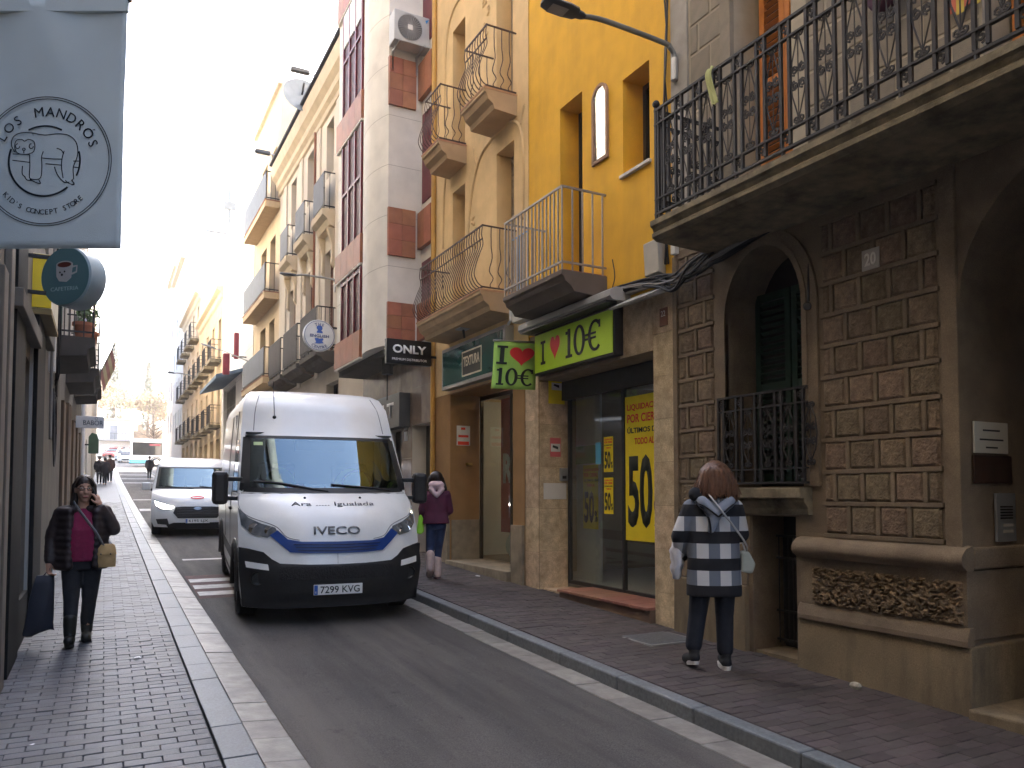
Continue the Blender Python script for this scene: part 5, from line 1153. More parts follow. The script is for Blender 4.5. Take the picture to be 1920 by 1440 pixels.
for i in range(9): q = rp.uniform; MB().tube(spline([(XL + .04 + q(0, .05), 11.6 + q(0, .4), 4.6), (XL + .05 + q(0, .06), 11.9 + q(0, .3), 3.9 + q(-.1, .1)), (XL + .05 + q(0, .05), 12.2 + q(0, .4), 3.5 + q(-.1, .1)), (XL + .04, 12.5 + q(0, .5), 3.2 + q(-.1, .1))], 5), q(.008, .016), 5).build('cable', m_cab, cb2, smooth=True)
MB().box(XL, XL + .08, 11.7, 11.85, 3.3, 4.3).build('cable_box', M('box white'), cb2, bev=.01); MB().tube(spline([(XL + .06, 11.3, 5), (XL + .06, 11.35, 4), (XL + .05, 11.5, 3), (XL + .05, 11.6, 2.4)], 6), .02, 6).build('conduit', m_cabg, cb2, smooth=True)
ops4 = [(30, 32, .8, 3.8), (35, 37, .8, 3.9), (30, 31.2, 6, 8.3), (34, 35.2, 6, 8.3), (30, 31.2, 9.6, 11.4), (34, 35.2, 9.6, 11.4)]
l4 = left_house('pale far left house beyond the small white hanging sign', 28, 48, 16, M('left pale far', (.42, .4, .36), .85, .1, 2), ops4); lwin(l4, ops4)
ops5 = [(50, 52, 2, 5), (56, 58, 2.2, 5), (50, 51, 8, 10), (57, 58, 8, 10), (64, 65, 8, 10), (70, 72, 3, 6)]
l5 = left_house('last left house before the sunny crossing', 48, 80, 14, M('left far ochre', (.4, .34, .25), .9, .1, 2), ops5); lwin(l5, ops5)
MB().tube([(XL + .06, 27.6, 1.2), (XL + .06, 27.6, 9)], .06, 8).build('drain_pipe', m_sw, l4)
# street carried on behind the camera: unseen houses added to darken the foreground
def back_house(label, x0, x1, y0, y1, zt, mat):
    t = thing('added_street_house', label, 'house', ((x0 + x1) / 2, (y0 + y1) / 2, -.5)); MB().box(x0, x1, y0, y1, -2, zt).build('wall', mat, t)
    sx = x0 if x0 > 0 else x1; d_ = -1 if x0 > 0 else 1
    for k in range(int((y1 - y0) / 3)):
        for z in (3.5, 7, 10.5): MB().box(sx, sx + d_ * .05, y0 + 1 + 3 * k, y0 + 2.1 + 3 * k, z, z + 2.2).build('window', m_lgls, t)
back_house('plain unseen stone house added on the left behind the viewpoint', -9, XL, -26, -6.01, 17, m_lst); back_house('plain unseen stone house added on the right behind the viewpoint', 5.2, 14, -26, -3.01, 15, m_stone)
# hanging cloth banner at the near left
bn = thing('hanging_banner', 'long grey cloth banner with a round sloth line drawing at top left', 'banner', (-.28, 4.0, 2.8))
m_ban = M('grey banner cloth', (.58, .66, .69), .85, .06, 3, .15, 300)
BF = Fr((-.257, 3.982, 3.19), (.883, -.469, 0))
mb = MB(); nu, nv = 26, 30; vs = []
for i in range(nu + 1):
    for j in range(nv + 1):
        u = -.362 + .704 * i / nu; v = -.396 + 1.14 * j / nv; k = max(0, (v - .32) / .4)
        vs.append(BF.p(u + .008 * k, v, .012 * k * math.sin(u * 13 + v * 3.5) + .006 * math.sin(u * 6 + 1)))
mb.add(vs, [(i * (nv + 1) + j, (i + 1) * (nv + 1) + j, (i + 1) * (nv + 1) + j + 1, i * (nv + 1) + j + 1) for i in range(nu) for j in range(nv)])
o = mb.build('cloth', m_ban, bn, smooth=True); md = o.modifiers.new('s', 'SOLIDIFY'); md.thickness = .002; md.offset = -1
a = MB(); a.box(-.364, .352, .69, .745, -.004, .016, BF.mat()); a.build('hem', m_ban, bn)
MB().tube([BF.p(-.48, .755), BF.p(.36, .755)], .016, 8).build('pole', m_alud, bn); MB().tube([(XL, 4.2, 3.945), (-.64, 4.2, 3.945)], .03, 8).build('wall_plate', m_alud, bn)
m_bk = M('banner ink', (.012, .02, .03), .8, .03); NB = .011
S = .295 / 366.
def z2(p): return ((p[0] - 250) * S, (903 - p[1]) * S)
a = MB()
for r_, w_ in ((.295, .0038), (.285, .0038)): ribbon(a, BF, circ(0, 0, r_, 80), w_, NB, True)
ic = z2((243, 902))
for a0, a1, w_ in ((62, 118, .008), (160, 312, .009), (335, 376, .008)): ribbon(a, BF, circ(ic[0], ic[1], .16, 40, a0, a1), w_, NB)
a.build('ring', m_bk, bn)
a = MB()
ST = [[(78, 852), (58, 815), (64, 770), (100, 745), (160, 742), (240, 755), (310, 748), (370, 755), (410, 785), (427, 830), (425, 880), (405, 940), (408, 1000), (394, 1012)],
      [(352, 845), (341, 890), (340, 940), (350, 1000)], [(228, 885), (280, 890), (340, 892)], [(160, 865), (163, 930), (162, 990), (175, 1005), (213, 1005), (228, 985), (230, 930), (227, 880), (236, 848)], [(310, 830), (335, 840), (350, 862)],
      [(65, 862), (160, 866)], [(65, 898), (160, 910)], [(250, 918), (340, 926)], [(405, 903), (436, 903)], [(410, 938), (433, 940)], [(122, 930), (122, 975), (140, 993)], [(300, 935), (315, 975), (340, 1010)],
      [(135, 990), (150, 1010), (178, 1012)], [(165, 1006), (195, 1022), (224, 1030), (214, 1008)], [(340, 1008), (360, 1024), (386, 1022)], [(362, 1012), (385, 1030), (412, 1035), (400, 1012)]]
for s_ in ST: ribbon(a, BF, [z2(p) for p in (spline(s_, 5) if len(s_) > 2 else s_)], .0042, NB)
ribbon(a, BF, [z2(p) for p in spline([(75, 815), (85, 785), (113, 780), (130, 790), (150, 780), (180, 790), (188, 820), (180, 850), (150, 863), (108, 863), (84, 848)], 4, True)], .0042, NB, True)
for cx in (92, 168): ribbon(a, BF, [z2((cx + 12 * math.cos(t), 818 + 14 * math.sin(t))) for t in [k * .6 for k in range(9)]], .0042, NB)
ribbon(a, BF, [z2((127 + 8 * math.cos(t), 836 + 7 * math.sin(t))) for t in [k * .7 for k in range(9)]], .004, NB, True); ribbon(a, BF, [z2((127, 844)), z2((127, 858))], .004, NB)
a.build('line_drawing', m_bk, bn)
arc_text('LOS MANDRÓS', BF, 0, 0, .226, .043, m_bk, bn, 86, 13.0, True, .0, n=NB); arc_text("KID'S CONCEPT STORE", BF, 0, 0, .232, .023, m_bk, bn, 267.5, 5.1, False, 0, n=NB)
# round cafe sign
rs = thing('round_cafe_sign', 'round teal cafe sign with a smiling coffee cup projecting from the left wall', 'shop sign', (-.32, 8, 3.3))
rot = Matrix.Translation((-.285, 8.0, 3.655)) @ Matrix.Rotation(R(-42), 4, 'Z') @ Matrix.Scale(.95, 4)
m_teal = M('sign teal', (.075, .17, .185), .45, .06, 3); m_rim = M('sign rim', (.3, .38, .42), .5)
MB().lathe([(0, -.1), (.262, -.1), (.285, -.085), (.285, .1), (0, .1)], (0, 0, 0), 48, 'y').xf(rot).build('drum', m_rim, rs, smooth=30)
cf = Fr(rot @ Vector((0, -.1, 0)), rot.to_3x3() @ Vector((1, 0, 0)))
a = MB(); fpoly(a, cf, circ(0, 0, .258, 48), .001, .003); a.build('face', m_teal, rs)
m_cup = M('cup white', (.42, .42, .42), .5, .03)
a = MB(); fpoly(a, cf, [(-.095, .1), (-.09, .0), (-.06, -.045), (.02, -.055), (.07, -.02), (.085, .1)], .005); fpoly(a, cf, circ(-.005, .105, .09, 24, ry=.034), .0055); ribbon(a, cf, [(.08, .08), (.13, .085), (.125, .03), (.075, .015)], .018, .0055); a.build('cup', m_cup, rs)
a = MB(); fpoly(a, cf, circ(-.005, .103, .075, 20, ry=.024), .0075); a.build('coffee', M('coffee', (.1, .02, .015), .5), rs)
a = MB(); fpoly(a, cf, circ(-.05, .035, .009, 10), .008); fpoly(a, cf, circ(.0, .04, .009, 10), .008); fpoly(a, cf, circ(-.028, .012, .012, 10), .008); a.build('cup_face', m_blk, rs)
text('CAFETERIA', cf, .0, -.115, .035, M('sign pale teal', (.3, .42, .42), .5), rs, w=.3, n=.005)
a = MB()
for z in (3.5, 3.83): a.box(XL, -.44, 8.06, 8.1, z, z + .03)
a.build('bracket', m_iron, rs)
# yellow box sign, small white sign, green lantern, flag
ys = thing('yellow_box_sign', 'yellow edged box sign on the left wall behind the round cafe sign', 'shop sign', (-.6, 9.5, 3.5))
MB().box(XL + .001, -.51, 9.0, 10.2, 3.56, 4.12).build('box', M('sign box side', (.55, .52, .42), .5), ys); MB().box(XL + .002, -.512, 8.985, 8.999, 3.57, 4.11).build('yellow_end', M('sign yellow', (.75, .55, .01), .5), ys); MB().box(XL + .003, -.505, 8.97, 10.22, 3.5, 3.558).build('bottom', M('sign bottom', (.2, .15, .06), .6), ys)
ws = thing('white_projecting_sign', 'small white projecting sign under the left balconies', 'shop sign', (-.3, 20, 3.2))
MB().box(-.6, -.03, 19.96, 20.04, 3.19, 3.46).build('box', M('sign pale'), ws, bev=.008); text('BABOR', Fr((-.25, 19.955, 3.31), (1, 0, 0)), 0, 0, .11, M('sign ink navy', (.01, .05, .09), .5), ws, w=.4); a = MB(); ribbon(a, Fr((-.19, 19.955, 3.41), (1, 0, 0)), circ(0, 0, .025, 16), .006, .002, True); a.build('crest', M('sign ink navy'), ws); MB().box(XL, -.59, 19.98, 20.02, 3.3, 3.34).build('bracket', m_iron, ws)
gs = thing('green_awning_sign', 'green lantern shaped sign on the far left wall', 'shop sign', (-.4, 31, 3)); s = MB(); s.prism([(-.52, 3.12), (-.2, 3.12), (-.2, 3.6), (-.26, 3.8), (-.42, 3.85), (-.52, 3.7)], 30.9, 31.3, 'y'); s.build('body', M('sign green', (.05, .1, .05), .6), gs, bev=.02); MB().box(XL, -.52, 31.05, 31.1, 3.4, 3.45).build('bracket', m_iron, gs)
fg = thing('balcony_flag', 'faded red and yellow flag flying from the left balconies', 'flag', (-.2, 25, 6))
MB().tube([(-.3, 25.2, 4.9), (.2, 25.2, 6.1)], .014, 6).build('pole', m_iron, fg)
FC = [M('flag red', (.42, .2, .15), .8), M('flag gold', (.55, .45, .25), .8)]
for k in range(5):
    mb = MB(); n = 10; vs = []
    for i in range(n + 1):
        for j in (0, 1):
            t_ = (k + j) / 5; w_ = i / n; b = Vector((-.16, 25.2, 5.2)).lerp(Vector((.15, 25.2, 5.95)), 1 - t_)
            vs.append(b + Vector((-.02 + .1 * w_, .04 * math.sin(w_ * 7 + t_ * 2), -w_ * .55)) )
    mb.add(vs, [(2 * i, 2 * i + 1, 2 * i + 3, 2 * i + 2) for i in range(n)]); mb.build('stripe', FC[k % 2], fg, smooth=True)
# ================================================================== the end of the street
eh = thing('white_end_house', 'white house with a long balcony on the hill at the end of the street', 'house', (0, 128, g(128)))
z0 = g(127)
mb = MB(); mb.box(-9, 3.3, 128, 138, z0 - 2, z0 + 5.4); mb.build('wall', m_wht, eh); MB().box(-9.3, 3.6, 127.6, 138, z0 + 5.4, z0 + 5.7).build('roof', m_trim, eh)
MB().box(-9, 3.4, 126.9, 128, z0 + 2.3, z0 + 2.5).build('balcony_slab', M('balcony grey', (.3, .3, .3), .8), eh)
a = MB()
for i in range(26): a.box(-8.9 + i * .48, -8.86 + i * .48, 126.95, 126.99, z0 + 2.5, z0 + 3.4)
a.box(-9, 3.4, 126.94, 127.0, z0 + 3.4, z0 + 3.46); a.build('balcony_railing', m_iron, eh)
for x in (-6, -2.5, .6): MB().box(x, x + 1.0, 127.96, 128.02, z0 + 2.6, z0 + 4.6).build('balcony_door', m_glsdark if False else M('far glass', (.2, .22, .25), .2), eh)
MB().box(1.2, 2.6, 127.96, 128.02, z0 - .5, z0 + 1.5).build('garage_door', M('garage grey', (.07, .075, .09), .7), eh)
rw = thing('old_stone_wall', 'crumbling brown wall beside the white house at the end of the street', 'wall', (5, 126, z0)); rr = random.Random(9)
for i in range(7): MB().box(3.7 + i * .55, 4.27 + i * .55, 126.5 + rr.uniform(-.2, .2), 128, z0 - 2, z0 + 3.5 + rr.uniform(-.4, 1.6)).build('wall_section', M('ruin stone', (.3, .22, .15), .95, .3, 2, .5, 6), rw)
rt = random.Random(12)
m_bark = M('bark', (.12, .085, .06), .95, .3, 8, .5, 30)
m_tr1 = M('ochre leaves', (.20, .135, .05), .8, .35, 3, rand=.4); m_tr2 = M('cypress leaves', (.05, .065, .03), .85, .3, 3, rand=.4)
def tree(label, x, y, h, r, mat, kind, n, sz, name='broad_tree'):
    z = g(min(y, 150)) - .35 + (0 if y < 130 else (y - 130) * .12); t = thing(name, label, 'tree', (x, y, z))
    tr = MB(); tr.tube([(x, y, z), (x + .1, y, z + h * .3), (x - .05, y, z + h * .6), (x, y, z + h * .9)], [.035 * h * .6, .03 * h * .6, .02 * h * .6, .004 * h], 8)
    cr = MB()
    if kind == 'cone':
        for i in range(n):
            q = rt.random() ** .7; zz = z + h * (.06 + .94 * q); rr_ = r * (1 - q) ** .8 * (.7 + .5 * rt.random()); leaf_clump(cr, (x + rr_ * math.cos(i * 2.4), y + rr_ * math.sin(i * 2.4), zz), (r * .25, r * .25, h * .03), 5, sz, rt)
    else:
        for i in range(16 if kind != 'bare' else 30):
            a = rt.uniform(0, 6.28); e = rt.uniform(.15, 1.2); l = r * rt.uniform(.6, 1.05); b = Vector((x, y, z + h * rt.uniform(.35, .65))); tip = b + Vector((math.cos(a) * math.cos(e), math.sin(a) * math.cos(e), math.sin(e) * .9)) * l
            mid = b.lerp(tip, .5) + Vector((0, 0, .1 * l)); tr.tube([b, mid, tip], [.008 * h, .005 * h, .0015 * h], 5)
            if kind != 'bare':
                for k in range(4): c = mid.lerp(tip, rt.uniform(.2, 1.15)); leaf_clump(cr, c + Vector((rt.gauss(0, .12), rt.gauss(0, .12), rt.gauss(0, .12))) * r, (r * .26, r * .26, r * .2), n, sz, rt)
            else:
                for k in range(5): q = mid.lerp(tip, rt.random()); d = Vector((rt.gauss(0, 1), rt.gauss(0, 1), abs(rt.gauss(0, 1)))).normalized(); tr.tube([q, q + d * l * .35], [.002 * h, .0006 * h], 4)
    tr.build('trunk', m_bark, t, smooth=True)
    if cr.v: cr.build('crown', mat, t)
    return t
tree('large ochre leaved tree above the white house on the hill', -1.5, 150, 11, 5.5, m_tr1, 'broad', 60, .3); tree('second ochre tree left of the large one on the hill', -7, 146, 10, 5, m_tr1, 'broad', 55, .3); tree('ochre tree behind the crumbling wall on the hill', 7.5, 152, 9, 4.5, m_tr1, 'broad', 50, .3)
tree('tall thin cypress rising over the ochre trees', 1.2, 158, 17, 1.5, m_tr2, 'cone', 420, .3, 'cypress_tree'); tree('second cypress standing to the right on the hill', 7.0, 160, 14, 1.4, m_tr2, 'cone', 360, .3, 'cypress_tree')
tree('bare grey tree in front of the crumbling wall', 6.0, 118, 8, 3.0, m_tr1, 'bare', 0, .1, 'bare_tree'); tree('bare tree left of the white house', -5.5, 122, 8, 3.0, m_tr1, 'bare', 0, .1, 'bare_tree'); tree('tall bare tree at the right of the crossing', 9, 106, 10, 3.5, m_tr1, 'bare', 0, .1, 'bare_tree')
for i in range(7): tree('round ochre tree on the hill ridge, number %s from the left' % ['one', 'two', 'three', 'four', 'five', 'six', 'seven'][i], -40 + i * 14 + rt.uniform(-3, 3), 185 + rt.uniform(-10, 15), 11, 6, m_tr1, 'broad', 30, .5)
plain_tower('pale house on the right behind the crossing', 12, 22, 103, 118, g(103), g(103) + 14, m_wht, 4, 4)
# ================================================================== vehicles
def lerp_tab(tab, x):
    if x <= tab[0][0]: return tab[0][1]
    for (a, b), (c, d) in zip(tab, tab[1:]):
        if x <= c: return b + (d - b) * (x - a) / (c - a)
    return tab[-1][1]
m_vw = M('van white paint', (.74, .75, .74), .3, .03, 2, coat=.35, spec=.5, stain=.22, sscale=2.2, stcol=(.38, .35, .31))
m_vbk = M('van black plastic', (.016, .016, .017), .5, .15, 30, .1, 200)
m_vgl = glass('windscreen', (.5, .6, .66), .32, .012, 2.3, (.62, .85, 1.0))
m_tyre = M('tyre', (.014, .014, .014), .85, .15, 30, .2, 120); m_rimv = M('wheel rim', (.16, .16, .17), .4, metal=.7)
m_lampg = M('headlight shell', (.3, .32, .34), .08, .4, 14, metal=.6, coat=1.)
m_chr = M('chrome', (.75, .75, .76), .12, .02, metal=1.)
m_vblue = M('grille blue', (.012, .05, .22), .35, .1)
m_plate = M('plate white', (.66, .64, .6)); m_plw = M('number plate white', (.74, .75, .74), .5, .03); m_eu = M('plate blue', (.02, .1, .42), .5)
class Front:
    """van front as y = yf(x, z); panels are laid on it from front-view outlines"""
    def __init__(s, fc, hw, kc, p): s.fc, s.hw_, s.kc, s.p = fc, hw, kc, p
    def hw(s, z): return lerp_tab(s.hw_, z)
    def y(s, x, z): h = s.hw(z); return lerp_tab(s.fc, z) + lerp_tab(s.kc, z) * min(1, abs(x) / h) ** s.p
    def panel(s, poly, off, name, mat, parent, thick=0., step=.05, smooth=25):
        bm = bmesh.new(); vs = [bm.verts.new((x, 0, z)) for x, z in poly]; bm.faces.new(vs)
        x0, x1 = min(p[0] for p in poly), max(p[0] for p in poly); z0, z1 = min(p[1] for p in poly), max(p[1] for p in poly)
        for c in frange(x0, x1, step)[1:-1]: bmesh.ops.bisect_plane(bm, geom=bm.verts[:] + bm.edges[:] + bm.faces[:], plane_co=(c, 0, 0), plane_no=(1, 0, 0))
        for c in frange(z0, z1, step)[1:-1]: bmesh.ops.bisect_plane(bm, geom=bm.verts[:] + bm.edges[:] + bm.faces[:], plane_co=(0, 0, c), plane_no=(0, 0, 1))
        for v in bm.verts: v.co.y = s.y(v.co.x, v.co.z) - off
        if thick:
            r = bmesh.ops.extrude_face_region(bm, geom=bm.faces[:])
            for q in r['geom']:
                if isinstance(q, bmesh.types.BMVert): q.co.y -= thick
        bmesh.ops.recalc_face_normals(bm, faces=bm.faces)
        me = bpy.data.meshes.new(name); bm.to_mesh(me); bm.free()
        me.polygons.foreach_set('use_smooth', [True] * len(me.polygons)); me.set_sharp_from_angle(angle=R(smooth))
        me.materials.append(mat); o = bpy.data.objects.new(name, me); COL.objects.link(o); o.parent = parent; return o
    def stroke(s, mb, pts, w, off):
        P = spline([(x, z, 0) for x, z in pts], 6); mb.tube([(p.x, s.y(p.x, p.y) - off, p.y) for p in P], w, 5)
def mir(P): return [(-x, z) for x, z in P][::-1]
def van_body(root, F, zs, L, mat, holes, arches, zbot_side, rear_hw=None):
    """horizontal plan sections lofted upwards; faces inside the windscreen outline or the wheel arches are left open"""
    mb = MB(); nf, ns = 36, int(L / .09); rings = []
    for z in zs:
        h = F.hw(z); ring = []
        for i in range(nf + 1):
            t = -1 + 2 * i / nf; x = h * math.copysign(1 - (1 - abs(t)) ** 1.5, t); ring.append((x, F.y(x, z), z))
        y0 = F.y(h, z)
        for i in range(1, ns + 1): ring.append((h, y0 + (L - y0) * i / ns, z))
        for i in range(1, 8): ring.append((h - 2 * h * i / 8, L + .02, z))
        for i in range(0, ns): ring.append((-h, L + (y0 - L) * i / ns, z))
        rings.append(ring)
    n = len(rings[0]); vs = [p for r in rings for p in r]; fs = []
    def inside(poly, x, z):
        c = False; k = len(poly)
        for i in range(k):
            (x1, z1), (x2, z2) = poly[i], poly[(i + 1) % k]
            if (z1 > z) != (z2 > z) and x < (x2 - x1) * (z - z1) / (z2 - z1) + x1: c = not c
        return c
    for i in range(len(zs) - 1):
        for j in range(n):
            q = (i * n + j, i * n + (j + 1) % n, (i + 1) * n + (j + 1) % n, (i + 1) * n + j)
            cx = sum(vs[k][0] for k in q) / 4; cy = sum(vs[k][1] for k in q) / 4; cz = sum(vs[k][2] for k in q) / 4
            if j < nf and any(inside(h_, cx, cz) for h_ in holes): continue
            if j >= nf and any((cy - a) ** 2 + (cz - b) ** 2 < r * r for a, b, r in arches): continue
            fs.append(q)
    fs.append(tuple((len(zs) - 1) * n + j for j in range(n))); mb.add(vs, fs)
    return mb.build('body', mat, root, smooth=32, local=True)
def wheel(root, x, y, r, w, name='wheel'):
    s = 1 if x > 0 else -1
    o = MB().lathe([(r * .62, -w / 2), (r * .9, -w / 2), (r, -w / 2 + .03), (r, w / 2 - .03), (r * .9, w / 2), (r * .62, w / 2)], (x, y, r), 28, 'x').build('wheel', m_tyre, root, smooth=40, local=True)
    a = MB().lathe([(r * .62, w / 2 * s - .01 * s), (r * .55, w / 2 * s - .03 * s), (r * .3, w / 2 * s - .035 * s), (r * .22, w / 2 * s), (0, w / 2 * s)], (x, y, r), 20, 'x').build('rim', m_rimv, root, smooth=40, local=True); a.parent = o; return o
def number_plate(root, F, s, zc, mat_off=.01, w=.52, h=.11):
    y = F.y(0, zc) - mat_off; fr = Fr((0, y - .012, zc), (1, 0, 0))
    o = MB().box(-w / 2, w / 2, y - .012, y, zc - h / 2, zc + h / 2).build('number_plate', m_plw, root, local=True, bev=.003)
    a = MB().box(-w / 2 + .004, -w / 2 + .042, y - .0135, y - .011, zc - h / 2 + .004, zc + h / 2 - .004).build('euro_band', m_eu, root, local=True); a.parent = o
    t_ = text(s, fr, .02, 0, .075, m_blk, None, w=.42, bold=.01, n=.0005); t_.parent = o
    text('E', fr, -w / 2 + .023, -.025, .02, m_plw, None, n=.002).parent = o
    return o
def put(root, X, Y, rz):
    root.location = (X, Y, g(Y)); root.rotation_euler = (slope(Y), 0, rz)
# ---- the large delivery van
vt = thing('large_van', 'large white high roof van with blue grille driving towards the camera', 'van')
F1 = Front([(.25, .06), (.35, .02), (.5, 0), (.62, 0), (.7, .03), (.87, .06), (1.0, .1), (1.15, .18), (1.3, .36), (1.39, .56), (1.42, .61), (2.08, 1.2), (2.12, 1.24), (2.45, 1.46), (2.6, 1.66), (2.67, 1.9), (2.7, 2.3)],
           [(.19, .95), (.4, .985), (.9, 1.0), (1.2, 1.0), (1.4, .975), (2.08, .93), (2.45, .90), (2.6, .85), (2.67, .77), (2.7, .6)],
           [(.25, .3), (.6, .3), (.9, .36), (1.2, .42), (1.4, .36), (1.5, .26), (2.1, .22), (2.7, .22)], 3.4)
WS1 = [(-.93, 1.405), (.93, 1.405), (.885, 2.07), (-.885, 2.07)]
zs = [.19, .24, .3, .34, .4, .48, .56, .64, .72, .8, .88, .96, 1.04, 1.12, 1.2, 1.28, 1.34, 1.39, 1.44] + [1.5 + .058 * i for i in range(11)] + [2.14, 2.22, 2.3, 2.38, 2.45, 2.51, 2.56, 2.6, 2.63, 2.66, 2.68, 2.695, 2.7]
van_body(vt, F1, zs, 6.0, m_vw, [[(-.9, 1.44), (.9, 1.44), (.86, 2.05), (-.86, 2.05)]], [(.98, .36, .47), (4.55, .36, .47)], .3)
F1.panel(WS1, .006, 'windscreen', m_vgl, vt)
bd = [(-.93, 1.405), (.93, 1.405), (.885, 2.07), (-.885, 2.07)]; inn = [(-.865, 1.46), (.865, 1.46), (.83, 2.035), (-.83, 2.035)]
for k in range(4): F1.panel([bd[k], bd[(k + 1) % 4], inn[(k + 1) % 4], inn[k]], .009, 'windscreen_surround', m_vbk, vt)
for s_ in (1, -1): F1.panel([(s_ * .93, 1.405), (s_ * .972, 1.42), (s_ * .91, 2.05), (s_ * .886, 2.055)][::s_], .007, 'pillar_cover', m_vbk, vt)
bump = [(-.955, .195), (.955, .195), (1.0, .6), (.998, .83), (.9, .82), (.76, .79), (.68, .72), (.60, .675), (.3, .66), (0, .655), (-.3, .66), (-.60, .675), (-.68, .72), (-.76, .79), (-.9, .82), (-.998, .83), (-1.0, .6)]
bo = F1.panel(bump, .004, 'bumper', m_vbk, vt, .022)
o = F1.panel([(-.62, .5), (.62, .5), (.6, .64), (-.6, .64)], .03, 'lower_grille', M('grille mesh', (.012, .012, .013), .7, .3, 50, 1.2, 60), vt); 
bl_ = [(-.70, .965), (-.50, .79), (-.3, .775), (0, .77), (.3, .775), (.5, .79), (.70, .965), (.62, 1.02), (.52, .925), (.38, .9), (0, .895), (-.38, .9), (-.52, .925), (-.62, 1.02)]
bg = F1.panel(bl_, .003, 'grille', m_vblue, vt, .012)
for z in (.80, .832, .864):
    a = MB(); w_ = .42 + (z - .8) * .7; F1.stroke(a, [(-w_, z + .01), (0, z), (w_, z + .01)], .007, .018); o = a.build('grille_slat', M('slat dark blue', (.006, .02, .09), .4), vt, local=True); o.parent = bg
HL = [(-.995, 1.24), (-.90, 1.14), (-.78, 1.085), (-.64, 1.045), (-.62, 1.0), (-.72, .94), (-.86, .965), (-.97, 1.06)]
for P in (HL, mir(HL)):
    o = F1.panel(P, .004, 'headlight', m_lampg, vt, .008, .04)
    cx = sum(p[0] for p in P) / len(P)
    for q, (dx, dz, r_) in enumerate(((-.04, -.005, .055), (.1, -.02, .045))):
        dx = dx if cx < 0 else -dx; c = (cx + dx, 1.04 + dz); a = MB().lathe([(0, 0), (r_ * .6, -.004), (r_, -.012)], (c[0], F1.y(*c) - .008, c[1]), 18, 'y').build('lamp', m_chr, vt, local=True, smooth=True); a.parent = o
for s_ in (1, -1): F1.panel([(s_ * .71, .605), (s_ * .93, .63), (s_ * .94, .69), (s_ * .72, .665)][::s_], .027, 'running_light', M('running light', (.6, .6, .58), .3), vt, .006)
for s_ in (1, -1): MB().lathe([(0, -.0), (.055, -.0), (.07, -.015), (.075, 0)], (s_ * .82, F1.y(.82, .52) - .03, .52), 18, 'y').build('fog_recess', M('fog black', (.006, .006, .006), .4), vt, local=True)
a = MB(); F1.stroke(a, [(-.97, 1.39), (-.985, 1.26), (-.9, 1.155), (-.64, 1.06), (-.53, .95), (-.4, .915)], .004, .001); F1.stroke(a, [(.97, 1.39), (.985, 1.26), (.9, 1.155), (.64, 1.06), (.53, .95), (.4, .915)], .004, .001); F1.stroke(a, [(0, .66), (0, .77)], .0025, .001); F1.stroke(a, [(-.95, 1.393), (0, 1.4), (.95, 1.393)], .006, .001); F1.stroke(a, [(-.79, 2.13), (-.76, 2.4), (-.70, 2.6)], .006, -.002); F1.stroke(a, [(.79, 2.13), (.76, 2.4), (.70, 2.6)], .006, -.002)
a.build('panel_seams', M('seam grey', (.16, .165, .17), .6), vt, local=True)
def wrap_text(F, s_, zc, h, w, mat, root, off=.004, bold=0., ext=.002):
    t_ = text(s_, Fr((0, 0, zc), (1, 0, 0)), 0, 0, h, mat, None, w=w, bold=bold, n=0, ext=ext)
    for v in t_.data.vertices: v.co.y = F.y(v.co.x, v.co.z) - off + v.co.y
    t_.parent = root; return t_
wrap_text(F1, 'IVECO', 1.015, .085, .5, M('letter chrome', (.16, .165, .17), .35, .02, metal=.4), vt, .004, .012, .012)
wrap_text(F1, 'Ara ..... Igualada', 1.285, .055, .92, M('decal grey', (.06, .06, .075), .5), vt, .004, .005)
number_plate(vt, F1, '7299 KVG', .39, .03)
for x in (-.3, .32): MB().sphere((x, F1.y(x, 1.35) - .004, 1.352), .015, 8, 5).build('washer_jet', m_vbk, vt, local=True)
for x0, x1, z1 in ((-.02, -.82, 1.53), (.86 - .12, .02, 1.5)):
    a = MB(); P = [(x0, 1.425), (x0 + (x1 - x0) * .25, 1.455), (x0 + (x1 - x0) * .65, z1 - .02), (x1, z1)]; F1.stroke(a, P, .011, .02); a.build('wiper', m_vbk, vt, local=True)
a = MB(); q = F1.y(-.55, 2.3); a.tube([(-.55, q, 2.3), (-.56, q + .1, 2.75)], .005, 5).sphere((-.55, q, 2.3), .024, 8, 5); a.build('aerial', m_vbk, vt, local=True)
F1.panel([(-.80, 1.95), (-.70, 1.95), (-.70, 1.99), (-.80, 1.99)], .012, 'screen_sticker', M('sticker lime', (.5, .6, .3), .6), vt)
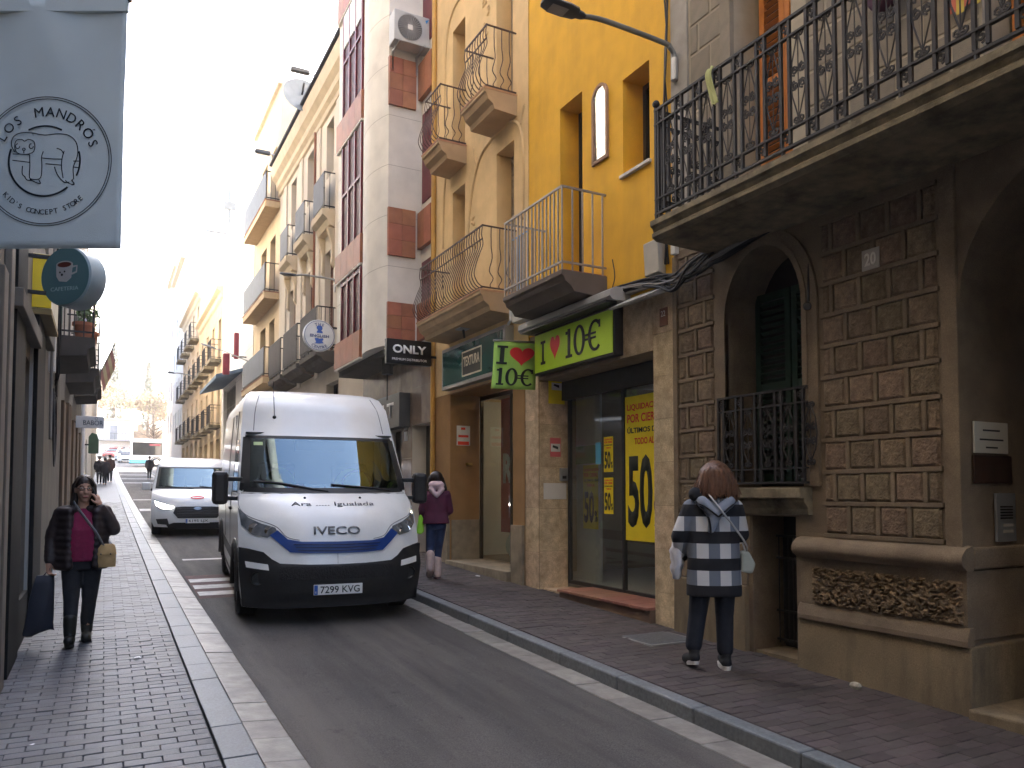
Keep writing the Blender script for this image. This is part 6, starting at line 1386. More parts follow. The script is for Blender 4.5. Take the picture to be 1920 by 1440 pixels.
for s_ in (1, -1):
    m0 = MB(); m0.box(-.085, .085, -.09, .09, -.19, .19); o = m0.build('mirror', m_vbk, vt, local=True, bev=.045, loc=(s_ * 1.175, .98, 1.45))
    MB().box(-.07, .07, .091, .096, -.16, .14).build('mirror_glass', M('mirror glass', (.3, .32, .34), .05, metal=.9), o, local=True)
    for z in (-.12, .1): MB().box(s_ * -.24, s_ * -.07, -.03, .03, z - .025, z + .025).build('mirror_arm', m_vbk, o, local=True, bev=.01)
    x = s_ * 1.003; sw = MB()
    sw.add([(s_ * (F1.hw(z) + .004), y, z) for y, z in ((1.08, 1.38), (2.05, 1.36), (2.05, 2.02), (1.62, 2.02))], [(0, 1, 2, 3)]); sw.build('side_window', M('dark side glass', (.01, .011, .012), .05, spec=.7), vt, local=True)
    cl_ = MB(); cl_.add([(s_ * (F1.hw(z) + .006), y, z) for y, z in ((1.5, .3), (4.05, .3), (4.05, .68), (1.5, .68))], [(0, 1, 2, 3)]).add([(s_ * (F1.hw(z) + .006), y, z) for y, z in ((5.05, .3), (5.95, .3), (5.95, .68), (5.05, .68))], [(0, 1, 2, 3)]); cl_.add([(s_ * (F1.hw(z) + .007), y, z) for y, z in ((.29, .195), (.55, .195), (.55, .80), (.33, .83))], [(0, 1, 2, 3)]); cl_.build('side_cladding', m_vbk, vt, local=True)
    for y in (.98, 4.55):
        ar = MB(); ar.tube([(s_ * .985, y + .48 * math.cos(t), .36 + .48 * math.sin(t)) for t in [math.pi * k / 16 - .15 for k in range(18)]], .045, 6); ar.build('wheel_arch', m_vbk, vt, local=True, smooth=True)
    for k in range(9): MB().box(s_ * .905, s_ * .925, 2.55 + k * .004, 2.68 + k * .004, 2.12 + .03 * k, 2.135 + .03 * k).build('side_vent', M('sign pale'), vt, local=True)
    for y in (2.15, 3.4): sm = MB(); sm.tube([(s_ * (F1.hw(z) + .001), y, z) for z in (.7, 1.2, 1.6, 2.1, 2.4)], .006, 4); sm.build('door_seam', M('seam grey'), vt, local=True)
    MB().box(s_ * .995, s_ * 1.03, 1.9, 2.08, 1.15, 1.19).build('door_handle', m_vbk, vt, local=True, bev=.01)
    wheel(vt, s_ * .87, .98, .36, .23); wheel(vt, s_ * .87, 4.55, .36, .23)
MB().box(-.9, .9, .35, 5.9, .3, .42).build('underside', m_vbk, vt, local=True); MB().box(-.7, .7, .5, 1.5, .42, .9).build('engine_block', m_vbk, vt, local=True)
cab = MB(); cab.box(-.85, .85, .85, 1.35, 1.15, 1.41); o = cab.build('dashboard', M('dash grey', (.05, .05, .055), .7), vt, local=True, bev=.04)
for x in (-.45, .15, .5)[:3:2]: MB().box(x - .24, x + .24, 2.0, 2.14, .9, 1.75).build('seat', M('seat grey', (.06, .06, .07), .9), vt, local=True, bev=.06)
bk = MB(); bk.box(-.88, .88, 2.25, 2.3, .5, 2.1); bk.build('bulkhead', M('bulkhead grey', (.05, .055, .06), .8), vt, local=True); MB().box(-.88, .88, 1.3, 2.28, 2.09, 2.11).build('headlining', M('bulkhead grey'), vt, local=True); MB().box(-.3, .3, 1.33, 1.5, 1.9, 2.03).build('overhead_console', m_vbk, vt, local=True)
sw = MB(); sw.tube([(.5 + .19 * math.cos(t), 1.5 - .07 * math.sin(t), 1.5 + .16 * math.sin(t)) for t in [2 * math.pi * k / 20 for k in range(21)]], .016, 6, caps=False); sw.build('steering_wheel', m_vbk, vt, local=True, smooth=True)
m_hv = M('hi vis yellow', (.45, .75, .02), .8, .05)
put(vt, 2.255, 8.27, R(-5))
bpy.context.view_layer.update(); VM = vt.matrix_world.copy()
for i, (x, w_) in enumerate(((.5, .24), (-.42, .2))):
    t = MB(); t.sphere((0, 0, 0), (w_, .12, .27), 14, 10).xf(VM @ Matrix.Translation((x, 1.86, 1.42))); tag(t.build('safety_vest', m_hv, smooth=True), ['yellow safety vest behind the steering wheel of the large van', 'yellow green safety vest on the passenger seat of the large van'][i], 'vest')
rpz = random.Random(2)
for i, (x, y, c) in enumerate(((-.55, 1.1, 0), (-.3, 1.08, 1), (-.12, 1.12, 0), (.0, 1.1, 1), (.15, 1.06, 0))):
    t = MB(); a = rpz.uniform(-.5, .5); T = VM @ Matrix.Translation((x, y, 1.45)) @ Matrix.Rotation(a, 4, 'Z') @ Matrix.Rotation(R(22), 4, 'X'); t.box(-.13, .13, -.1, .1, -.003, .003, T); tag(t.build('paper_sheet', [M('paper white', (.7, .72, .72), .8), M('paper red', (.5, .06, .08), .8)][c]), ['white papers on the dashboard at the passenger end of the large van', 'red leaflet on the dashboard of the large van, passenger side', 'white sheet in the middle of the large van dashboard', 'small red leaflet near the middle of the large van dashboard', 'white sheet nearest the driver on the large van dashboard'][i], 'paper')
# ---- the smaller van behind
v2 = thing('small_van', 'smaller white van with black grille following behind the large van', 'van')
F2 = Front([(.2, .06), (.35, .0), (.5, 0), (.6, .02), (.8, .08), (.95, .22), (1.05, .48), (1.12, .8), (1.15, .88), (1.72, 1.62), (1.76, 1.68), (1.88, 1.95), (1.94, 2.3), (1.97, 2.7)],
           [(.2, .9), (.4, .98), (.8, .99), (1.1, .97), (1.72, .85), (1.88, .79), (1.94, .7), (1.97, .55)], [(.2, .32), (.6, .34), (.9, .42), (1.1, .36), (1.2, .28), (1.97, .22)], 3.2)
zs = [.24, .3, .38, .46, .54, .62, .7, .78, .86, .92, .98, 1.03, 1.08, 1.13, 1.17] + [1.22 + .055 * i for i in range(10)] + [1.76, 1.8, 1.84, 1.88, 1.91, 1.94, 1.96, 1.97]
van_body(v2, F2, zs, 4.97, m_vw, [[(-.86, 1.2), (.86, 1.2), (.79, 1.7), (-.79, 1.7)]], [(.95, .34, .42), (3.9, .34, .42)], .3)
F2.panel([(-.9, 1.165), (.9, 1.165), (.825, 1.72), (-.825, 1.72)], .006, 'windscreen', m_vgl, v2)
bd = [(-.9, 1.165), (.9, 1.165), (.825, 1.72), (-.825, 1.72)]; inn = [(-.83, 1.215), (.83, 1.215), (.77, 1.69), (-.77, 1.69)]
for k in range(4): F2.panel([bd[k], bd[(k + 1) % 4], inn[(k + 1) % 4], inn[k]], .009, 'windscreen_surround', m_vbk, v2)
go = F2.panel([(-.52, .6), (-.42, .47), (.42, .47), (.52, .6), (.47, .74), (.3, .755), (-.3, .755), (-.47, .74)], .004, 'grille', m_vbk, v2, .012)
for z in (.52, .58, .64, .70): a = MB(); F2.stroke(a, [(-.44, z), (0, z), (.44, z)], .009, .02); o = a.build('grille_slat', M('slat dark', (.03, .03, .032), .4), v2, local=True); o.parent = go
F2.panel([(-.6, .2), (.6, .2), (.66, .3), (.5, .36), (-.5, .36), (-.66, .3)], .004, 'bumper_insert', m_vbk, v2, .01)
H2 = [(-.93, .92), (-.82, .87), (-.62, .79), (-.52, .74), (-.6, .67), (-.78, .68), (-.9, .78)]
for P in (H2, mir(H2)):
    o = F2.panel(P, .004, 'headlight', m_lampg, v2, .008, .04)
    b = F2.panel([(p[0] * .98, (p[1] - .8) * .75 + .79) for p in P], .014, 'lit_lamp', M('lit headlamp', (.9, .9, .85), .3, emis=(1, .97, .88), estr=2.5), v2, .004, .05); b.parent = o
for s_ in (1, -1):
    F2.panel([(s_ * .6, .3), (s_ * .84, .32), (s_ * .88, .44), (s_ * .64, .46)][::s_], .006, 'fog_recess', m_vbk, v2, .01)
    MB().box(-.1, .1, -.07, .07, -.1, .1).build('mirror', m_vw, v2, local=True, bev=.03, loc=(s_ * 1.1, 1.25, 1.22)); MB().box(s_ * .9, s_ * 1.0, 1.22, 1.28, 1.1, 1.16).build('mirror_arm', m_vbk, v2, local=True)
    sw = MB(); sw.add([(s_ * (F2.hw(z) + .004), y, z) for y, z in ((1.25, 1.15), (2.3, 1.15), (2.3, 1.66), (1.8, 1.66))], [(0, 1, 2, 3)]); sw.build('side_window', M('dark side glass'), v2, local=True)
    wheel(v2, s_ * .86, .95, .34, .21); wheel(v2, s_ * .86, 3.9, .34, .21)
number_plate(v2, F2, '6195 LJX', .40, .012)
a = MB(); k = 30; fo = Fr((0, 0, 0), (1, 0, 0)); F2.panel([(.15 * math.cos(2 * math.pi * i / 24), .97 + .04 * math.sin(2 * math.pi * i / 24)) for i in range(24)], .006, 'red_oval', M('decal red', (.65, .04, .05), .5), v2)
F2.panel([(-.11, .963), (.11, .963), (.11, .977), (-.11, .977)], .009, 'decal_line', m_sw, v2)
F2.panel([(.085 * math.cos(2 * math.pi * i / 20), .71 + .032 * math.sin(2 * math.pi * i / 20)) for i in range(20)], .02, 'maker_badge', M('badge blue grey', (.3, .36, .45), .3, metal=.5), v2, .006)
for x0, x1 in ((-.05, -.7), (.7, .08)): a = MB(); F2.stroke(a, [(x0, 1.18), ((x0 + x1) / 2, 1.2), (x1, 1.23)], .01, .02); a.build('wiper', m_vbk, v2, local=True)
MB().box(-.8, .8, 1.1, 1.5, 1.0, 1.17).build('dashboard', M('dash grey'), v2, local=True); MB().box(-.85, .85, 2.5, 2.55, .5, 1.75).build('bulkhead', M('bulkhead grey'), v2, local=True); MB().box(-.85, .85, .4, 4.9, .28, .4).build('underside', m_vbk, v2, local=True)
for x in (-.42, .42): MB().box(x - .24, x + .24, 2.2, 2.35, .8, 1.5).build('seat', M('seat grey'), v2, local=True, bev=.06)
put(v2, 1.93, 19.2, R(-3)); v2.scale = (1, 1, .93)
bpy.context.view_layer.update(); VM = v2.matrix_world.copy()
for i, x in enumerate((-.4, -.05)):
    t = MB(); t.box(-.14, .14, -.1, .1, -.003, .003, VM @ Matrix.Translation((x, 1.33, 1.21)) @ Matrix.Rotation(R(15), 4, 'X')); tag(t.build('paper_sheet', M('paper white')), ['left white paper on the dashboard of the small van', 'right white paper on the dashboard of the small van'][i], 'paper')
# ---- far cars and the bus
def car(label, X, Y, rz, paint, z=None):
    t = thing('parked_car', label, 'car', group='cars parked on the hill street')
    def slabs(name, secs, mat, bev):
        mb = MB(); n = len(secs[0][1]); vs = []
        for y, prof in secs: vs += [(x, y, z_) for x, z_ in prof]
        mb.add(vs, [(i * n + j, i * n + (j + 1) % n, (i + 1) * n + (j + 1) % n, (i + 1) * n + j) for i in range(len(secs) - 1) for j in range(n)] + [tuple(range(n)), tuple((len(secs) - 1) * n + j for j in range(n))])
        return mb.build(name, mat, t, smooth=35, local=True, bev=bev)
    def pr(w, z0, z1): return [(-w, z0), (w, z0), (w + .03, z0 + (z1 - z0) * .5), (w - .03, z1), (-w + .03, z1), (-w - .03, z0 + (z1 - z0) * .5)]
    slabs('body', [(0, pr(.74, .3, .62)), (.12, pr(.82, .24, .72)), (.9, pr(.85, .22, .88)), (1.3, pr(.86, .22, .92)), (3.4, pr(.86, .22, .95)), (4.0, pr(.82, .26, .88)), (4.15, pr(.74, .32, .7))], paint, .03)
    slabs('cabin_glass', [(1.05, pr(.72, .85, .9)), (1.75, pr(.66, .85, 1.36)), (3.1, pr(.66, .85, 1.38)), (3.9, pr(.7, .85, .92))], M('dark side glass'), .02)
    slabs('roof', [(1.72, pr(.62, 1.34, 1.4)), (2.0, pr(.63, 1.37, 1.45)), (2.9, pr(.63, 1.37, 1.45)), (3.2, pr(.6, 1.32, 1.4))], paint, .02)
    for s_ in (1, -1):
        MB().box(s_ * .5, s_ * .76, -.01, .1, .55, .7).build('headlight', m_lampg, t, local=True, bev=.02); MB().box(s_ * .86, s_ * 1.0, 1.25, 1.35, .95, 1.07).build('mirror', paint, t, local=True, bev=.02)
        for y in (.8, 3.3): wheel(t, s_ * .78, y, .31, .2)
    MB().box(-.4, .4, -.012, .05, .34, .5).build('grille', m_vbk, t, local=True)
    t.location = (X, Y, g(Y) if z is None else z); t.rotation_euler = (slope(Y), 0, rz); return t
m_cr1, m_cw1, m_cw2 = M('car red', (.45, .03, .025), .3, .03, coat=.5), M('car white', (.68, .7, .72), .3, .02, coat=.5), M('car silver', (.5, .53, .56), .3, .02, coat=.5)
car('red car parked highest on the hill street beyond the bus', .4, 120, R(-25), m_cr1); car('white car parked nearest the bus on the hill street', 2.2, 104, R(-8), m_cw1); car('pale silver car behind the nearest white car on the hill street', 1.9, 111, R(-10), m_cw2); car('dark red car half hidden behind the bus', 4.6, 114, R(-10), M('car dark red', (.2, .02, .03), .3, coat=.5))
bt = thing('city_bus', 'white city bus with light blue skirt crossing at the end of the street', 'bus', (2.4, 93, g(93)))
m_bw = M('bus white', (.72, .73, .74), .3, .02, coat=.3); zb = g(93)
def bbox(x0, x1, y0, y1, z0, z1): return MB().box(2.4 + x0, 2.4 + x1, 93 + y0, 93 + y1, zb + z0, zb + z1)
bbox(0, 11.5, 0, 2.5, .35, 3.05).build('body', m_bw, bt, bev=.12); bbox(-.012, 11.4, -.012, 2.4, .36, .78).build('skirt', M('bus cyan', (.12, .45, .62), .35), bt, bev=.05)
bbox(.25, 3.2, -.02, .02, 1.25, 2.65).build('side_window', M('dark side glass'), bt); bbox(4.4, 11, -.02, .02, 1.45, 2.55).build('side_window', M('dark side glass'), bt); bbox(-.02, .02, .2, 2.3, 1.0, 2.75).build('windscreen', M('dark side glass'), bt); bbox(1.9, 3.0, -.03, .0, 2.3, 2.5).build('destination_sign', M('sign red'), bt)
for x in (2.6, 8.8):
    o = MB().lathe([(.0, -.02), (.32, -.02), (.36, 0), (.48, 0), (.48, .28), (0, .28)], (2.4 + x, 92.97, zb + .48), 20, 'y').build('wheel', m_tyre, bt); MB().lathe([(0, -.03), (.2, -.03), (.3, -.015)], (2.4 + x, 92.96, zb + .48), 16, 'y').build('rim', m_chr, o)
    a = MB(); a.tube([(2.4 + x + .58 * math.cos(t), 92.985, zb + .48 + .58 * math.sin(t)) for t in [math.pi * k / 12 for k in range(13)]], .05, 5); a.build('wheel_arch', m_vbk, bt)
# ================================================================== people
def caps(mb, p0, p1, r0, r1=None, n=12):
    r1 = r0 if r1 is None else r1; p0, p1 = Vector(p0), Vector(p1); d = (p1 - p0).normalized() if (p1 - p0).length > 1e-6 else Vector((0, 0, 1)); P = []; Rr = []
    for k in range(4): a = math.pi / 2 * (k + .15) / 4; P.append(p0 - d * r0 * math.cos(a)); Rr.append(r0 * math.sin(a))
    P.append(p0); Rr.append(r0); P.append(p1); Rr.append(r1)
    for k in range(3, -1, -1): a = math.pi / 2 * (k + .15) / 4; P.append(p1 + d * r1 * math.cos(a)); Rr.append(r1 * math.sin(a))
    mb.tube(P, Rr, n)
def rings(mb, secs, n=20):
    """elliptical body sections (centre, rx, ry)"""
    vs = []
    for c, rx, ry in secs:
        c = Vector(c)
        for j in range(n):
            t = 2 * math.pi * j / n; q = .85; vs.append(c + Vector((math.copysign(abs(math.cos(t)) ** q, math.cos(t)) * rx, math.copysign(abs(math.sin(t)) ** q, math.sin(t)) * ry, 0)))
    k = len(secs); mb.add(vs, [(i * n + j, i * n + (j + 1) % n, (i + 1) * n + (j + 1) % n, (i + 1) * n + j) for i in range(k - 1) for j in range(n)] + [tuple(range(n))[::-1], tuple((k - 1) * n + j for j in range(n))])
def skin(mb, name, mat, root, vox=.011, smooth=4):
    me = mb.mesh(name); o = bpy.data.objects.new(name, me); COL.objects.link(o)
    m = o.modifiers.new('r', 'REMESH'); m.mode = 'VOXEL'; m.voxel_size = vox
    if smooth: s = o.modifiers.new('s', 'SMOOTH'); s.iterations = smooth; s.factor = .5
    e = evalmesh(o); bpy.data.objects.remove(o); bpy.data.meshes.remove(me)
    e.name = name; e.materials.clear(); e.materials.append(mat); e.polygons.foreach_set('use_smooth', [True] * len(e.polygons))
    o = bpy.data.objects.new(name, e); COL.objects.link(o); o.parent = root; return o
def part(mb, name, mat, root, smooth=True):
    o = mb.build(name, mat, root, smooth=smooth, local=True); return o
def hand(mb, w, d, side, curl=.5, palm=None):
    """palm and five fingers; w wrist, d pointing direction, palm the inward direction"""
    w, d = Vector(w), Vector(d).normalized(); pn = Vector(palm if palm else (0, -1, 0)); pn = (pn - d * pn.dot(d)).normalized(); s = d.cross(pn).normalized() * side
    caps(mb, w, w + d * .03, .024, .028); c = w + d * .05
    for k in (-1, 0, 1): caps(mb, c + s * k * .017 - d * .02, c + s * k * .019 + d * .028, .016, .013, 8)
    for k, L_ in enumerate((.066, .076, .07, .055)):
        b = c + s * (k - 1.5) * -.0185 + d * .033; m1 = b + d * L_ * .45 + pn * L_ * .25 * curl; m2 = m1 + (d * (1 - curl) + pn * curl * 1.2).normalized() * L_ * .35; m3 = m2 + (d * (.6 - curl) + pn * (.3 + curl)).normalized() * L_ * .3
        caps(mb, b, m1, .0095, .009, 8); caps(mb, m1, m2, .009, .0085, 8); caps(mb, m2, m3, .0085, .0075, 8)
    b = c + s * .028 - d * .02; m1 = b + (s * .7 + d * .6 + pn * .3).normalized() * .035; caps(mb, b, m1, .0115, .0105, 8); caps(mb, m1, m1 + (d * .8 + pn * .6).normalized() * .03, .0105, .0085, 8)
m_skin = M('skin', (.42, .235, .165), .55, .06, 20); m_skin2 = M('skin pale', (.46, .28, .2), .55, .06, 20)
def head(mb, c, k=1., f=(0, -1, 0)):
    """skull, jaw, nose, ears round the head centre; face along f"""
    c = Vector(c); f = Vector(f).normalized(); s = Vector((0, 0, 1)).cross(f).normalized()
    T = Matrix(((s.x, -f.x, 0, c.x), (s.y, -f.y, 0, c.y), (s.z, -f.z, 1, c.z), (0, 0, 0, 1)))
    i = len(mb.v); mb.sphere((0, .012, .02), (.073 * k, .093 * k, .098 * k), 18, 12).sphere((0, -.02, -.045), (.058 * k, .07 * k, .078 * k), 16, 10).sphere((0, -.062, -.1), (.026, .022, .022), 10, 7)
    caps(mb, (0, -.083, .012), (0, -.105, -.028), .009, .0135, 8)
    for q in (-1, 1): mb.sphere((q * .074 * k, .012, -.01), (.01, .022, .034), 8, 6); mb.sphere((q * .034, -.078, -.03), (.022, .014, .018), 8, 6)
    caps(mb, (-.018, -.088, -.066), (.018, -.088, -.066), .0075, .0075, 8)
    mb.xf(T, i); return T
def face_parts(root, T, m_lip=None):
    for q in (-1, 1):
        a = MB(); a.sphere((q * .031, -.079, .012), (.012, .008, .0055), 10, 7).xf(T); part(a, 'eye', M('eye white', (.6, .58, .55), .3), root)
        a = MB(); a.sphere((q * .031, -.0865, .012), (.0055, .002, .005), 8, 6).xf(T); part(a, 'iris', M('iris', (.03, .02, .015), .2), root)
        a = MB(); a.tube([T @ Vector(p) for p in ((q * .014, -.09, .03), (q * .03, -.09, .036), (q * .048, -.08, .031))], .004, 5); part(a, 'eyebrow', M('brow', (.04, .025, .02), .9), root)
    a = MB(); a.sphere((0, -.094, -.067), (.02, .005, .0065), 10, 6).xf(T); part(a, 'mouth', M('lips', (.35, .1, .09), .5), root)
m_hair = M('dark brown hair', (.022, .013, .01), .45, .4, 30, .5, 60, aniso=(1, 1, .12)); m_auburn = M('auburn hair', (.125, .054, .026), .45, .5, 40, .6, 70, aniso=(1, 1, .12), spec=.5)
def hair_shell(root, mat, secs, strands, rnd, name='hair'):
    a = MB(); rings(a, secs); h = skin(a, name, mat, root, .009, 5)
    b = MB()
    for P in strands: b.tube(spline(P, 4), [.006, .007] + [.006] * 20 if False else .005, 4)
    if b.v: o = part(b, 'strands', mat, root); o.parent = h
    return h
# ---- woman on the phone, left pavement
pw = thing('person', 'woman in dark open jacket and magenta jumper talking on a phone, left pavement', 'person', (-.2, 8.28, g(8.28) + .03), R(2))
b = MB(); T = head(b, (.035, -.03, 1.43), .98, (.12, -1, -.08)); caps(b, (.03, -.01, 1.24), (.033, -.02, 1.36), .05, .046)
rings(b, [((.03, 0, .74), .15, .1), ((.03, 0, .9), .16, .11), ((.03, -.01, 1.05), .15, .11), ((.03, 0, 1.2), .16, .09), ((.03, 0, 1.26), .1, .06)])
SH = {-1: (-.145, .0, 1.2), 1: (.205, .0, 1.215)}; EL = {-1: (-.215, .03, .98), 1: (.285, -.05, 1.05)}; HA = {-1: (-.235, -.03, .76), 1: (.165, -.1, 1.27)}
for s_ in (-1, 1): caps(b, SH[s_], EL[s_], .042, .035); caps(b, EL[s_], HA[s_], .035, .025)
hand(b, HA[-1], (0, -.05, -1), -1, .85, (.6, -.3, 0)); hand(b, HA[1], (-.25, .1, .9), 1, .7, (-.7, .5, 0))
HP = {-1: (-.05, 0, .76), 1: (.115, 0, .76)}; KN = {-1: (-.05, -.07, .42), 1: (.1, .02, .42)}; AN = {-1: (-.055, -.12, .1), 1: (.085, .12, .1)}
for s_ in (-1, 1): caps(b, HP[s_], KN[s_], .075, .055); caps(b, KN[s_], AN[s_], .05, .035)
skin(b, 'body', m_skin, pw, .0075, 2); face_parts(pw, T)
b = MB(); rings(b, [((.03, -.02, .76), .165, .13), ((.03, -.025, .9), .17, .14), ((.03, -.03, 1.05), .16, .135), ((.03, -.01, 1.17), .165, .11), ((.03, 0, 1.25), .09, .07)]); skin(b, 'jumper', M('magenta knit', (.21, .012, .06), .9, .12, 40, .3, 160), pw, .01, 3)
m_jk = M('dark padded jacket', (.022, .014, .016), .55, .25, 9, .5, 14, spec=.45)
b = MB()
for s_ in (-1, 1):
    sh, el, ha = Vector(SH[s_]), Vector(EL[s_]), Vector(HA[s_])
    for k in range(5): q = sh.lerp(el, k / 5); b.sphere(q, .072 - .003 * (k % 2), 12, 8); caps(b, q, sh.lerp(el, (k + 1) / 5), .064)
    for k in range(5): q = el.lerp(ha, k / 5.4); b.sphere(q, .062 - .003 * k, 12, 8); caps(b, q, el.lerp(ha, (k + 1) / 5.4), .056 - .003 * k)
    for k in range(9):                                                # quilted half front and back either side of the opening
        z = .72 + k * .062; w = .19 - .002 * k
        caps(b, (.03 + s_ * .11, -.115, z), (.03 + s_ * w, -.03, z), .044); caps(b, (.03 + s_ * w, -.03, z), (.03 + s_ * .13, .095, z), .044); caps(b, (.03 + s_ * .13, .095, z), (.03, .11, z), .044)
    caps(b, (.03 + s_ * .06, -.05, 1.24), (.03 + s_ * .15, .0, 1.235), .045)
caps(b, (-.03, .05, 1.29), (.1, .05, 1.29), .04)
skin(b, 'jacket', m_jk, pw, .012, 7)
b = MB(); rings(b, [((.03, 0, .68), .15, .115), ((.03, 0, .8), .165, .125), ((.03, 0, .86), .16, .12)])
for s_ in (-1, 1): caps(b, HP[s_], KN[s_], .096, .068); caps(b, KN[s_], Vector(AN[s_]) + Vector((0, 0, .06)), .066, .055)
m_jean = M('black jeans', (.012, .014, .02), .85, .2, 20, .2, 150); skin(b, 'trousers', m_jean, pw, .011, 3)
for s_ in (-1, 1):
    a = Vector(AN[s_]); b = MB(); caps(b, a + Vector((0, 0, .14)), a, .058, .052); up_ = .02 if s_ < 0 else 0; caps(b, (a.x, a.y + .03, .045), (a.x - .01, a.y - .16, .045 + up_), .048, .042); b.box(a.x - .04, a.x + .04, a.y - .18, a.y + .06, .002, .03); skin(b, 'boot', M('black boot', (.015, .015, .013), .45, .2), pw, .01, 3)
st = []; rh = random.Random(6)
for k in range(70):
    a = rh.uniform(.25, 2.9); c = Vector((.035 + .085 * math.cos(a), -.015 + .095 * math.sin(a), 1.47)); st.append([(.035 + .03 * math.cos(a), -.02 + .04 * math.sin(a), 1.545), c, c + Vector((.02 * math.cos(a), .015, -.12)), c + Vector((.035 * math.cos(a) + rh.gauss(0, .01), .02, -.24 - rh.uniform(0, .05)))])
for q in (-1, 1):
    for k in range(14): y = -.09 + .008 * k; st.append([(.035 + q * .006, -.06 + .005 * k, 1.545), (.035 + q * .055, y + .01, 1.515), (.035 + q * .085, y + .02, 1.44), (.035 + q * .095, y + .03, 1.33), (.035 + q * .1, y + .02, 1.22)])
b = MB(); b.sphere((.035, .0, 1.475), (.088, .102, .092), 18, 12)
for q in (-1, 1): caps(b, (.035 + q * .07, .0, 1.46), (.035 + q * .085, .01, 1.25), .035, .03)
caps(b, (.035, .07, 1.45), (.035, .08, 1.25), .06, .05); h = skin(b, 'hair', m_hair, pw, .009, 4); b = MB()
for P in st: b.tube(spline(P, 4), .006, 4)
o = part(b, 'strands', m_hair, pw); o.parent = h
b = MB(); m_gl_ = M('glasses frame', (.02, .015, .015), .4)
for q in (-1, 1): b.tube([T @ Vector((q * .033 + .022 * math.cos(t), -.1, .008 + .016 * math.sin(t))) for t in [2 * math.pi * k / 14 for k in range(15)]], .0025, 5, caps=False); b.tube([T @ Vector((q * .055, -.098, .012)), T @ Vector((q * .076, .0, .012))], .0022, 5)
b.tube([T @ Vector((-.012, -.1, .01)), T @ Vector((.012, -.1, .01))], .0025, 5); part(b, 'glasses', m_gl_, pw)
PWM = pw.matrix_basis
def world_thing(root, mb, name, mat, label, cat, smooth=True): mb.xf(root.matrix_basis); return tag(mb.build(name, mat, smooth=smooth), label, cat)
b = MB(); b.box(-.006, .006, -.035, .035, -.07, .07, Matrix.Translation((.128, -.06, 1.375)) @ Matrix.Rotation(R(-14), 4, 'Y') @ Matrix.Rotation(R(-18), 4, 'X')); world_thing(pw, b, 'mobile_phone', M('phone black', (.012, .012, .014), .2), 'dark mobile phone held to the ear of the woman on the left', 'phone', False)
bag = thing('shoulder_bag', 'tan canvas shoulder bag on a grey strap, hip of the woman on the left', 'bag', pw.location, R(2))
b = MB(); rings(b, [((.225, -.11, .70), .082, .045), ((.225, -.115, .78), .085, .055), ((.222, -.11, .87), .078, .045), ((.22, -.105, .9), .072, .03)], 16); part(b, 'pouch', M('tan canvas', (.4, .265, .12), .9, .1, 20, .2, 120), bag, 40)
b = MB(); rings(b, [((.2245, -.114, .815), .087, .059), ((.224, -.113, .82), .088, .06), ((.222, -.11, .87), .083, .053), ((.22, -.106, .905), .076, .036), ((.22, -.105, .915), .06, .02)], 16); part(b, 'flap', M('tan canvas'), bag, 40)
for x in (.18, .26): b = MB(); b.sphere((x, -.176, .825), .008, 8, 5); part(b, 'stud', M('stud dark', (.08, .06, .04), .4), bag)
b = MB(); b.tube(spline([(.2, -.13, .9), (.14, -.175, 1.02), (.06, -.165, 1.14), (-.02, -.1, 1.26), (-.05, .03, 1.31), (.02, .14, 1.2), (.2, .14, 1.0), (.27, .0, .9), (.28, -.09, .89)], 6), .02, 6, flat=.2); part(b, 'strap', M('strap grey', (.25, .26, .28), .8), bag)
sb = thing('carrier_bag', 'long dark navy carrier bag hanging from the hand of the woman on the left', 'bag', pw.location, R(2))
b = MB(); secs = [((-.26, -.03, .64), .07, .03), ((-.27, -.03, .56), .085, .035), ((-.285, -.03, .4), .1, .04), ((-.3, -.03, .2), .115, .035), ((-.305, -.03, .14), .122, .02), ((-.3, -.03, .12), .124, .008)]; rings(b, secs, 16); b.v = [(x, y + .012 * math.sin(z * 23 + x * 40), z + (.03 * math.sin((x + .3) * 22) if z < .3 else 0)) for x, y, z in b.v]; part(b, 'sack', M('navy sack', (.016, .02, .034), .6, .2, 6, .6, 12), sb)
b = MB()
for x in (-.28, -.23): b.tube(spline([(x, -.03, .63), (-.235, -.05, .69), (-.235, -.04, .72)], 4), .006, 5)
part(b, 'handles', M('navy sack'), sb)
# ---- woman in the checked coat, right pavement
pc = thing('person', 'woman with auburn bob in black and white checked coat walking away, right pavement', 'person', (4.43, 4.86, g(4.86) + .1), R(-30))
BK = (0, 1, 0)
b = MB(); T = head(b, (.04, .02, 1.55), 1, (-.25, 1, 0)); caps(b, (.03, 0, 1.36), (.035, .01, 1.47), .05, .046)
rings(b, [((.03, 0, .8), .16, .1), ((.03, 0, 1.0), .15, .1), ((.03, 0, 1.25), .16, .1), ((.03, 0, 1.36), .1, .06)])
SH = {-1: (-.15, 0, 1.32), 1: (.205, 0, 1.32)}; EL = {-1: (-.24, .03, 1.08), 1: (.265, .06, 1.1)}; HA = {-1: (-.2, .16, .92), 1: (.18, .22, 1.0)}
for s_ in (-1, 1): caps(b, SH[s_], EL[s_], .045, .038); caps(b, EL[s_], HA[s_], .036, .026); hand(b, HA[s_], (0, .6, -.5) if s_ < 0 else (-.5, .5, 0), s_, .8, (0, 0, 1) if s_ < 0 else (0, 0, 1))
HP = {-1: (-.06, 0, .82), 1: (.12, 0, .82)}; KN = {-1: (-.1, .02, .46), 1: (.12, .03, .45)}; AN = {-1: (-.145, -.02, .13), 1: (.115, .0, .09)}
for s_ in (-1, 1): caps(b, HP[s_], KN[s_], .08, .055); caps(b, KN[s_], AN[s_], .05, .036)
skin(b, 'body', m_skin2, pc, .0085, 2); face_parts(pc, T)
